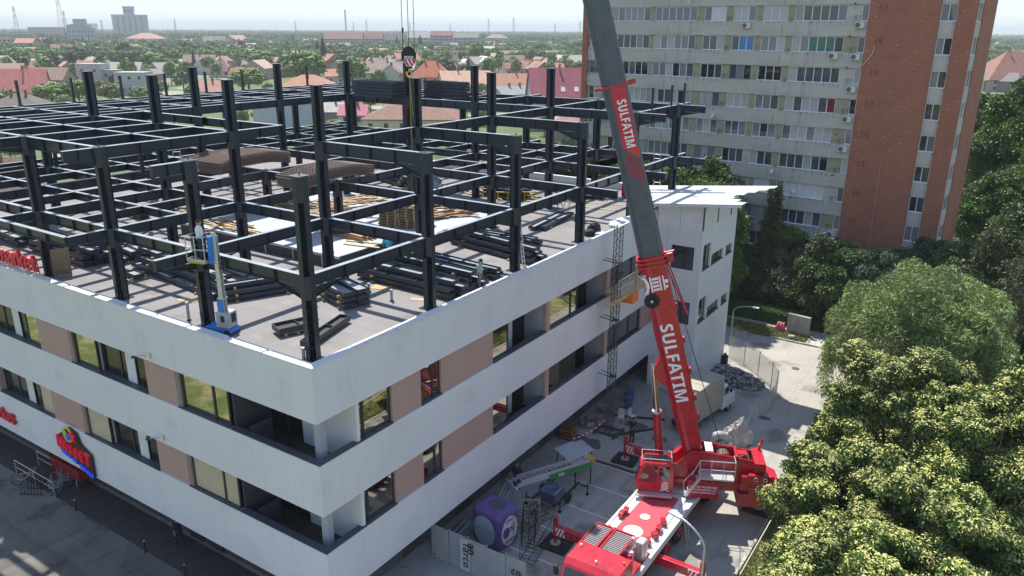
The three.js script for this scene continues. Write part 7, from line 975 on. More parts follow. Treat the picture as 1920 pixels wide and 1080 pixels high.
{ R = rngOf(71); const t = thing('hedge', 'long clipped green hedge along the path behind the stair tower', 'hedge', [0, 0, -52.6]); const A = []; for (let i = 0; i < 5200; i++) { const x = rr(-6, 6.5), s = R(), top = s < 0.45, y = top ? 1.2 + rr(-0.08, 0.08) : rr(0.05, 1.2), z = top ? rr(-0.75, 0.75) : (R() < 0.7 ? 0.75 : -0.75) + rr(-0.08, 0.08); A.push([V(x, y, z), V(rr(-0.4, 0.4), top ? 1 : 0.4, top ? rr(-0.3, 0.3) : Math.sign(z)).normalize(), rr(0.3, 0.55), [rr(0.8, 1.3), rr(0.9, 1.3), 0.9], rr(0, 6)]); } inst('foliage', CL.bright, A, t); part('inner_twigs', [b2(-6, 6.5, 0, 1.1, -0.62, 0.62)], mat([0.012, 0.018, 0.008], 1), t); }
{ // grass tufts along the verge near the viewer, far too many to count
  R = rngOf(72); const P = []; for (let i = 0; i < 9; i++) { const a = rr(0, 6.28), b = V(Math.cos(a) * 0.06, 0, Math.sin(a) * 0.06), e = V(Math.cos(a) * 0.14, rr(0.08, 0.2), Math.sin(a) * 0.14), s = V(-Math.sin(a), 0, Math.cos(a)).multiplyScalar(0.012); for (const v of [b.clone().sub(s), b.clone().add(s), e]) P.push(v.x, v.y, v.z); } const g = new THREE.BufferGeometry(); g.setAttribute('position', new THREE.Float32BufferAttribute(P, 3)); g.computeVertexNormals(); g.setAttribute('uv', new THREE.Float32BufferAttribute(new Float32Array(P.length / 3 * 2), 2));
  const A = []; for (let i = 0; i < 14000; i++) { const strip = i < 3200, x = strip ? rr(-4, 8.2) : 13.2 + Math.pow(R(), 1.5) * 6, z = strip ? rr(-50.8, -48.4) : rr(-34, 2); if (fbm(((x / 12) % 1 + 1) % 1, ((z / 12) % 1 + 1) % 1, 6, 91, 6) > 0.56 + rr(0, 0.1)) continue; const k = R(); A.push([V(x, 0.06, z), V(rr(-0.2, 0.2), 1, rr(-0.2, 0.2)).normalize(), rr(0.6, 1.5), k < 0.45 ? [0.3, 0.27, 0.12] : [0.12, 0.17, 0.04], rr(0, 6)]); }
  const o = inst('grass', g, A, scene, mat(W1, 0.9)); o.name = numbered('grass'); }
const HOUSES = [
[-118.4,-145.5,24.6,18.4,4.0,8.3,"hip","#8d6658","#d8cfaa","old brown tiled house with hipped roof just behind the rear roof wall","house",0],
[-148.4,-146.3,6.9,6.9,3.6,5.8,"gable","#b5b2ac","#8b8378","grey roofed shed beside the pink roofed one behind the frame","shed",0],
[-140.6,-145.6,7.8,7.0,3.2,5.6,"gable","#c46a86","#cfcdc8","small house with bright pink metal roof behind the frame","house",0],
[-141.5,-121.9,15.2,7.6,7.5,7.5,"flat","#a9acb0","#b9bdc4","plain pale grey hall with blank walls behind the frame","hall",0],
[-183.3,-255.7,21.1,15.9,4.5,9.4,"gable","#c79a80","#c3c49a","yellow green gabled house with pale orange roof","house",0.25],
[-165.3,-267.9,17.9,13.4,3.7,8.4,"gable","#b47a5f","#b9a493","house with long weathered orange roof left of the red roofed one","house",0.1],
[-105.4,-200.5,18.5,14.8,6.8,14.8,"gable","#a04a58","#9aa0a6","house under a large steep raspberry red roof with two roof windows","house",0.1],
[-131.4,-214.2,13.7,10.3,5.2,7.5,"gable","#8b939b","#b0b3b5","low house with grey metal roof below the orange one","house",0.5],
[-204.7,-259.6,17.7,13.3,6.5,12.8,"hip","#bb6240","#c9987a","orange house with hipped orange roof right of the hook","house",0],
[-232.4,-256.7,23.3,17.5,7.4,12.9,"hip","#8f7c77","#c9c6c1","large pale villa with grey brown hipped roof left of the hook","villa",0],
[-221.2,-251.3,6.6,7.9,7.8,10.9,"gable","#8a726c","#cbc8c2","front gable wing of the pale villa left of the hook","villa wing",1.57],
[-223.2,-204.8,20.5,15.4,4.5,8.5,"hip","#b67b5f","#b7a899","house with wide orange hipped roof left of the pale villa","house",0],
[-281.1,-125.0,13.9,13.9,4.0,11.9,"gable","#c86b62","#c4b3a0","house with a big bright salmon red roof at the left","house",0.35],
[-314.2,-151.4,14.2,11.3,6.2,10.5,"gable","#94756a","#a99a8c","long brown roofed house attached to the salmon red one","house",0],
[-231.0,-99.1,14.4,10.8,4.0,7.3,"hip","#70665f","#9a938a","grey brown hipped house at the far left just behind the frame","house",0],
[-315.9,-169.8,10.4,8.3,11.1,11.1,"flat","#a8a7a2","#b4b5b5","tall left block of the unfinished white concrete house","building",0],
[-308.8,-174.2,6.3,6.3,8.7,8.7,"flat","#9a9892","#a3a5a6","middle block of the unfinished white concrete house with loggia","building",0],
[-287.6,-170.4,12.1,8.5,8.6,8.6,"flat","#b0aca4","#b9babb","low right block of the unfinished white concrete house","building",0],
[-237.8,-171.2,11.1,8.3,3.9,7.3,"gable","#c58b76","#b9a99a","house with streaky salmon roof in front of the light green tree","house",-0.1],
[-423.9,-300.0,19.0,14.2,5.5,9.9,"gable","#8c6b5c","#9d806f","brown gabled house with a large loggia","house",0.1],
[-356.5,-264.3,11.1,8.3,4.2,10.1,"hip","#bb8f86","#b8aea6","house with pale pink hipped roof right of the brown gabled one","house",0],
[-435.3,-240.9,24.5,9.8,4.7,7.7,"gable","#9d7a6b","#c1b4a6","long brown roofed house with four chimneys behind the white concrete one","house",0],
[-1099.4,-695.1,47.0,35.2,10.4,17.9,"hip","#b78574","#c3bbae","wide pale hall with red hipped roof left below the silo","hall",0],
[-1544.9,-960.2,21.8,21.8,28.9,28.9,"flat","#6a625e","#7b726c","dark brown church tower left of the silo","tower",0],
[-1000.1,-740.5,31.9,15.9,6.7,14.1,"gable","#8d857a","#a9a59f","long grey brick hall with arched windows","hall",0],
[-1115.1,-867.2,32.7,29.4,5.9,14.3,"gable","#ba8a7d","#9b9a98","grey gabled hall with pink roof right of the arched one","hall",1.2],
[-734.3,-584.1,21.5,16.1,4.6,9.7,"gable","#c8bdb4","#b4aba4","house with pale whitish roof in mid town","house",0],
[-506.1,-399.0,18.3,13.7,3.2,8.0,"hip","#8e969b","#a4a6a6","house with slate grey hipped roof in mid town","house",0],
[-430.9,-344.8,10.1,7.6,4.9,4.9,"flat","#c3c1be","#b3b2b0","low house with flat whitish roof in mid town","house",0],
[-832.2,-378.6,21.9,13.2,14.9,15.9,"flat","#a88a82","#c2a59c","pink apartment house at the left picture edge","apartment building",0],
[-760.6,-360.6,16.6,12.4,12.1,15.8,"gable","#c2807c","#b5a79c","house with pale red roof right of the pink apartment house","house",0],
[-615.5,-310.1,16.0,6.4,7.1,7.1,"flat","#b0b2b4","#bcc0c4","long white walled building in front of the round dark tree","building",0],
[-1630.4,-824.1,65.0,16.2,24.8,24.8,"flat","#a59a92","#b7a89e","long beige apartment building at the left in the distance","apartment building",0],
[-2331.5,-1255.1,47.5,19.0,16.0,17.4,"flat","#b0908a","#c0a49c","pink apartment building right of the long beige one","apartment building",0],
[-3512.0,-1963.4,70.0,35.0,39.8,39.8,"flat","#7e8890","#8a939b","dark grey building left of the stepped grey mill","building",0],
[-762.0,-764.5,50.2,12.5,13.4,21.5,"gable","#b98a80","#a6a5a4","long grey apartment row with pink roof at the left of the hook","apartment building",0],
[-736.3,-791.2,27.8,11.1,13.6,21.6,"gable","#c08f82","#a9a6a3","grey apartment row with salmon roof left of the hook","apartment building",0],
[-718.4,-810.0,25.8,10.3,12.3,20.4,"gable","#ab968d","#adaba8","grey apartment row with dull roof just left of the hook ropes","apartment building",0],
[-694.0,-837.6,30.3,12.1,15.1,22.6,"gable","#c9c6c4","#b5b2ae","apartment row with whitish roof behind the hook","apartment building",0],
[-637.7,-814.8,28.3,9.9,18.4,23.6,"gable","#b4706c","#a5a6a6","apartment row with red roof and white balconies right of the hook","apartment building",0],
[-650.8,-883.5,37.3,11.2,15.3,20.9,"gable","#a3968f","#a9a9a9","wide grey apartment row with pale roof right of the hook","apartment building",0],
[-800.5,-1177.9,40.4,24.3,11.6,17.9,"hip","#9d8078","#ada7a2","wide house with dull red hipped roof before the horizon","apartment building",0],
[-364.1,-472.8,39.7,13.9,3.9,10.5,"gable","#716c6a","#9a9a98","long dark grey warehouse roof behind the orange house","warehouse",0.1],
[10.4,-429.6,37.7,22.6,5.7,17.5,"hip","#9d6558","#a99c90","house under a huge brown red roof at the right picture edge","house",0],
[-109.6,-36.3,10.9,7.6,3.2,7.2,"gable","#9c7660","#b9a990","house with mottled brown tile roof seen through the frame at the left edge","house",0.2],
[-74.2,-152.4,8.1,6.1,5.1,7.5,"hip","#b88b80","#8f8784","house with pink hipped roof seen between the right columns","house",0],
[-91.1,-165.1,6.1,4.5,3.7,5.4,"hip","#b3766c","#9c938c","small house with red roof left of the pink hipped one","house",0],
[-64.6,-137.8,3.6,2.7,2.6,4.4,"gable","#7c7470","#77716d","grey house with white window between the right columns","house",0],
[-498.1,-402.4,10.8,8.1,5.6,8.8,"gable","#a9a19b","#b2aca6","grey house partly hidden by the light green tree","house",0],
[-625.5,-411.5,14.0,10.5,4.0,6.3,"gable","#b3877c","#b6aca2","small pink roofed house beside the very dark round tree","house",0],
[-308.3,-430.6,11.7,9.3,4.2,8.4,"gable","#b06a58","#bdb4aa","small house with red roof behind the orange one","house",0.3],
[-278.8,-438.2,16.1,12.0,4.8,9.6,"gable","#8c7f78","#a7adb2","blue grey gabled house in the middle right","house",0.6],
[-237.1,-390.8,15.2,11.4,4.3,9.1,"gable","#a9583f","#a2a6aa","house with bright orange gable roof and grey wall","house",0.4],
[-230.6,-411.6,16.6,12.4,3.8,6.9,"gable","#b35d43","#b3a89d","low house with long orange roof before the red one","house",0],
[-256.6,-477.3,18.8,14.1,3.5,7.1,"gable","#a0605a","#a8a29c","house with dull red roof against the brick edge","house",0],
[-337.7,-495.1,17.2,12.9,5.5,8.6,"gable","#c0a294","#b9b2aa","small house with pale salmon roof near the white shed","house",0],
[-422.4,-639.0,14.5,11.6,4.5,7.9,"flat","#cfcdca","#c2c0bd","bright white flat shed in the middle right","shed",0],
[-524.9,-894.8,24.3,9.7,6.0,6.0,"flat","#9fa3a5","#a4a8aa","long low grey building with dark strip window","building",0],
[-342.4,-638.4,17.6,13.2,4.7,7.5,"hip","#8a7b76","#a29c96","brown hipped house near the brick edge in mid town","house",0]
];
const TREES = [
[-513.4,-232.8,14.6,23.3,"mid","large round green tree at the left edge before the salmon roofs"],
[-531.7,-253.9,10.1,21.1,"mid","green tree adjoining the large round one at the left"],
[-512.5,-270.3,14.8,17.7,"dark","dark round tree before the long white walled building"],
[-484.9,-239.9,6.9,11.8,"mid","low green tree behind the salmon roof"],
[-624.9,-371.3,14.9,15.2,"vdark","very dark round tree in mid town"],
[-742.2,-412.0,12.7,20.5,"dark","dark green tree left of the very dark one"],
[-253.4,-229.3,17.8,28.6,"light","huge light green tree in the middle left of the town"],
[-363.1,-294.5,14.9,26.3,"mid","broad green tree left of the huge light one"],
[-227.4,-233.6,15.1,17.6,"mid","green tree left of the pale villa"],
[-218.4,-240.6,9.8,9.3,"mid","green tree before the pale villa"],
[-252.8,-199.1,11.1,21.3,"light","light green broad tree just over the frame at the left"],
[-269.0,-179.8,10.0,10.9,"silver","silvery tree over the frame at the left"],
[-398.3,-251.4,13.3,22.4,"mid","green tree in front of the grain silo"],
[-420.4,-277.5,8.7,13.0,"dark","dark green tree right of the one before the silo"],
[-461.9,-276.2,8.4,11.5,"mid","round bushy tree between the rooftops at the left"],
[-249.4,-117.2,9.2,16.9,"mid","broad leafy tree just behind the frame at the left"],
[-242.3,-122.5,10.2,14.1,"mid","leafy tree right of the broad one behind the frame"],
[-240.9,-132.7,8.4,11.6,"olive","yellowish tree before the white concrete house"],
[-229.6,-136.5,7.7,11.1,"light","bright bushy tree right of the white concrete house"],
[-246.1,-102.7,8.1,11.7,"light","yellow green tree at the left edge behind the frame"],
[-420.8,-183.3,6.3,9.3,"mid","green tree top at the left edge"],
[-258.0,-162.5,7.1,8.2,"mid","small green tree between the leftmost columns"],
[-240.9,-163.8,6.2,7.9,"light","light bush beside the silvery tree"],
[-380.6,-363.1,19.7,8.6,"con","dark pointed conifer beside the huge light green tree"],
[-508.2,-478.1,15.9,8.4,"con","dark conifer behind the pointed one"],
[-641.0,-731.8,17.3,10.4,"con","small dark conifer behind the villa"],
[-621.5,-751.8,18.6,11.8,"con","dark conifer right of the hook ropes"],
[-713.5,-1124.1,13.5,8.9,"con","small pointed conifer in the distance on the right"],
[-697.2,-610.3,12.7,8.4,"con","little dark conifer in mid town"],
[-331.5,-468.2,17.4,17.4,"mid","green tree before the grey apartment rows"],
[-361.4,-518.4,10.0,15.6,"dark","dark tree beside the warehouse roof"],
[-297.3,-396.9,8.0,13.8,"light","light green tree beside the orange house"],
[-243.4,-378.3,9.7,14.5,"mid","round green tree in the middle of the right rooftops"],
[-328.2,-427.5,5.0,9.7,"mid","small green tree near the warehouse"],
[-434.7,-758.4,12.4,35.4,"mid","broad green tree near the brick edge"],
[-396.8,-744.4,17.3,28.5,"mid","green tree beside the brick edge of the apartment block"],
[-581.8,-949.9,11.4,37.3,"light","light green tree row in the right distance"],
[-280.6,-512.2,12.3,20.1,"mid","tree behind the raspberry red roof"],
[-403.4,-649.0,8.0,18.7,"light","light tree above the bright white shed"],
[-356.0,-384.1,7.6,14.4,"mid","green tree among the rooftops left of the hook"],
[-439.5,-449.1,8.1,17.0,"mid","green tree in the mid town left"],
[-27.8,-1099.5,14.4,31.5,"mid","green tree above the huge brown red roof"],
[-7.0,-936.5,10.2,21.4,"light","light tree at the right picture edge in the town"],
[-77.8,-111.8,6.0,7.8,"light","low yellow green tree behind the rear wall below the warehouse"],
[-138.3,-107.1,4.6,5.2,"mid","green shrub tree before the plain grey hall"],
[-130.4,-108.1,4.3,5.7,"light","light shrub tree before the plain grey hall"],
[-127.5,-124.9,4.3,8.2,"light","bushy light tree before the grey roofed shed"],
[-126.7,-115.5,4.1,5.3,"mid","shrubby tree at the right end of the plain grey hall"],
[-166.2,-179.4,4.2,7.2,"light","light green tree top beside the brown tiled house"],
[-151.9,-59.0,3.0,4.4,"mid","green tree seen under the steel frame at the left edge"],
[-1005.2,-492.5,13.3,5.8,"con","first dark poplar from the left in the distant poplar row"],
[-1001.2,-496.8,14.9,5.9,"con","second dark poplar from the left in the distant poplar row"],
[-998.0,-500.3,14.0,5.9,"con","third dark poplar from the left in the distant poplar row"],
[-994.8,-503.8,14.5,5.9,"con","fourth dark poplar from the left in the distant poplar row"],
[-990.8,-508.1,14.2,5.9,"con","fifth dark poplar from the left in the distant poplar row"],
[-980.7,-519.0,14.0,5.9,"con","sixth dark poplar from the left in the distant poplar row"],
[-976.3,-523.8,14.1,5.9,"con","seventh dark poplar from the left in the distant poplar row"],
[-971.4,-529.1,16.2,5.9,"con","eighth dark poplar from the left in the distant poplar row"],
[-966.5,-534.3,15.4,5.9,"con","last dark poplar from the left in the distant poplar row"]
];
const MORE_HOUSES = ["-419,-439,17,3.8,6.7,1,1,1,-0.5;-466,-760,17,4.0,7.2,0,8,3,-0.1;-363,-531,12,3.8,6.3,0,3,3,-0.7;-390,-181,12,3.8,6.2,0,5,3,0.5;-2102,-2371,15,3.6,6.8,0,4,1,-0.2;-2158,-1003,16,3.2,7.0,1,4,3,0.6;-596,-274,15,4.5,7.2,0,8,0,-0.5;-817,-1065,18,4.0,6.3,0,3,3,-0.1;-979,-1534,11,4.0,6.9,0,0,4,0.6;-14,-958,16,3.5,7.0,1,6,2,-0.2;-368,-566,14,3.5,5.8,0,6,1,-0.7;-504,-250,16,4.7,7.4,0,3,4,0.4",
"-2363,-2140,10,5.2,8.3,1,7,1,-0.6;-231,-365,12,5.4,8.3,0,1,1,0.4;-310,-322,14,4.6,8.3,0,7,2,0.6;-1960,-2109,11,3.2,5.8,1,7,2,-0.2;-373,-699,15,5.3,8.2,1,5,4,-0.3;-1564,-2144,17,4.6,6.9,1,5,3,0.2;-1193,-820,11,5.4,8.9,1,0,2,0.4;-391,-441,15,4.0,7.2,1,4,3,0.3;-1401,-840,15,4.0,7.5,1,6,2,-0.1;-1100,-838,10,5.3,8.5,1,7,2,0.6;-687,-516,15,3.6,7.0,1,0,1,-0.7;-2533,-1314,18,3.4,6.2,1,2,1,0.5",
"-962,-1438,13,5.2,7.4,0,0,1,-0.6;-333,-303,14,5.1,8.7,0,6,4,-0.4;-495,-678,16,5.2,8.9,0,5,0,0.2;-682,-690,18,4.8,7.8,0,1,4,0.5;-1520,-801,14,3.2,5.7,0,8,2,0.2;-281,-522,17,4.8,7.7,0,4,1,-0.4;-307,-241,13,4.9,7.4,0,6,2,0.0;-382,-215,15,3.9,6.8,1,1,1,-0.5;-1805,-2609,18,3.2,6.7,1,2,1,0.6;-323,-414,15,3.8,7.6,1,5,4,0.5;-205,-362,15,5.1,8.6,0,7,3,-0.0;-1094,-1010,16,3.4,5.9,0,0,1,-0.2",
"-349,-604,13,3.5,6.2,0,1,4,-0.4;-469,-259,16,5.0,8.5,0,0,1,-0.5;-130,-5034,15,4.7,7.5,1,0,1,0.4;-994,-565,11,4.4,6.8,0,2,0,0.1;-2070,-1113,15,4.6,8.0,0,4,4,0.3;-507,-564,14,3.3,7.1,0,0,0,0.7;-92,-2313,14,5.5,9.2,0,7,4,0.1;-1702,-1639,18,3.4,5.9,0,7,2,0.5;-1198,-957,17,3.8,7.2,1,6,0,0.4;-887,-454,14,3.5,6.4,1,3,4,-0.2;-513,-490,18,4.9,7.6,0,7,4,0.4;-655,-519,16,5.4,9.0,0,0,2,-0.5",
"-1634,-1328,16,3.3,6.7,0,0,1,-0.4;-1399,-1880,10,4.4,7.6,0,5,2,0.2;-1375,-1415,10,3.2,6.5,0,0,0,-0.0;-727,-523,12,4.0,7.1,0,0,2,0.4;-1876,-2386,12,3.0,5.9,0,8,4,0.4;-612,-901,12,4.8,8.5,0,2,1,0.3;-1488,-1269,11,4.3,7.2,1,7,3,-0.6;-937,-980,11,4.0,6.7,0,7,1,0.3;-2094,-2935,14,3.9,7.3,0,0,3,-0.1;-1198,-845,15,4.2,8.0,0,2,1,0.3;-232,-294,10,5.5,9.1,0,7,0,-0.5;21,-665,12,3.8,6.9,1,1,3,-0.5",
"-358,-287,11,5.2,8.5,0,4,0,-0.1;-261,-262,18,4.6,7.6,0,7,4,0.3;-1635,-1884,16,5.4,8.3,1,2,4,-0.5;-1398,-2614,11,3.4,5.7,1,3,2,-0.6;-628,-340,13,5.2,8.2,1,2,2,0.1;-671,-576,14,3.7,7.3,1,6,2,-0.0;-458,-372,14,3.7,7.2,0,5,1,0.3;-661,-699,14,4.7,7.5,0,5,4,-0.7;-1170,-1034,15,3.9,6.5,0,0,3,-0.3;-2290,-1959,13,3.0,6.0,0,0,2,-0.2;-1562,-1584,13,4.0,6.4,0,3,1,0.5;-2179,-1380,15,5.1,7.3,0,2,0,0.0",
"-462,-690,13,4.8,8.5,0,8,2,-0.3;-1398,-1657,14,5.4,9.1,0,8,4,0.2;-2299,-1157,15,4.7,7.3,0,7,3,-0.4;-2301,-2442,16,4.4,7.3,1,7,4,0.3;-215,-304,15,4.7,8.4,1,8,4,0.2;-1916,-1362,17,3.1,6.6,0,2,1,0.6;-2166,-1649,16,3.8,7.3,0,8,1,-0.6;-9,-609,15,4.0,7.3,0,6,3,-0.2;-1366,-2339,11,3.2,6.1,0,6,4,-0.1;-1595,-1267,12,3.5,6.5,0,1,4,-0.5;-1081,-1559,15,3.7,6.8,1,4,0,0.2;-1885,-1870,11,5.3,8.8,1,0,0,0.3",
"-1602,-1100,14,3.4,6.8,0,4,2,-0.6;-1413,-829,11,5.2,8.3,1,2,4,-0.3;-2071,-2168,11,3.2,5.9,1,1,4,0.5;-1781,-788,18,4.1,6.8,0,5,1,-0.5;-71,-2942,16,3.3,6.1,0,5,4,0.0;-750,-523,12,4.8,8.5,0,3,1,-0.3;-2540,-1433,11,3.7,7.4,0,2,0,0.6;-2393,-1912,15,4.6,7.7,0,1,3,-0.3;-1765,-1966,15,5.3,8.6,1,0,0,0.7;-665,-930,14,4.9,8.3,0,6,0,-0.4;-382,-521,11,5.0,8.2,0,1,0,0.4"].join(';').split(';').map((r) => r.split(',').map(Number));
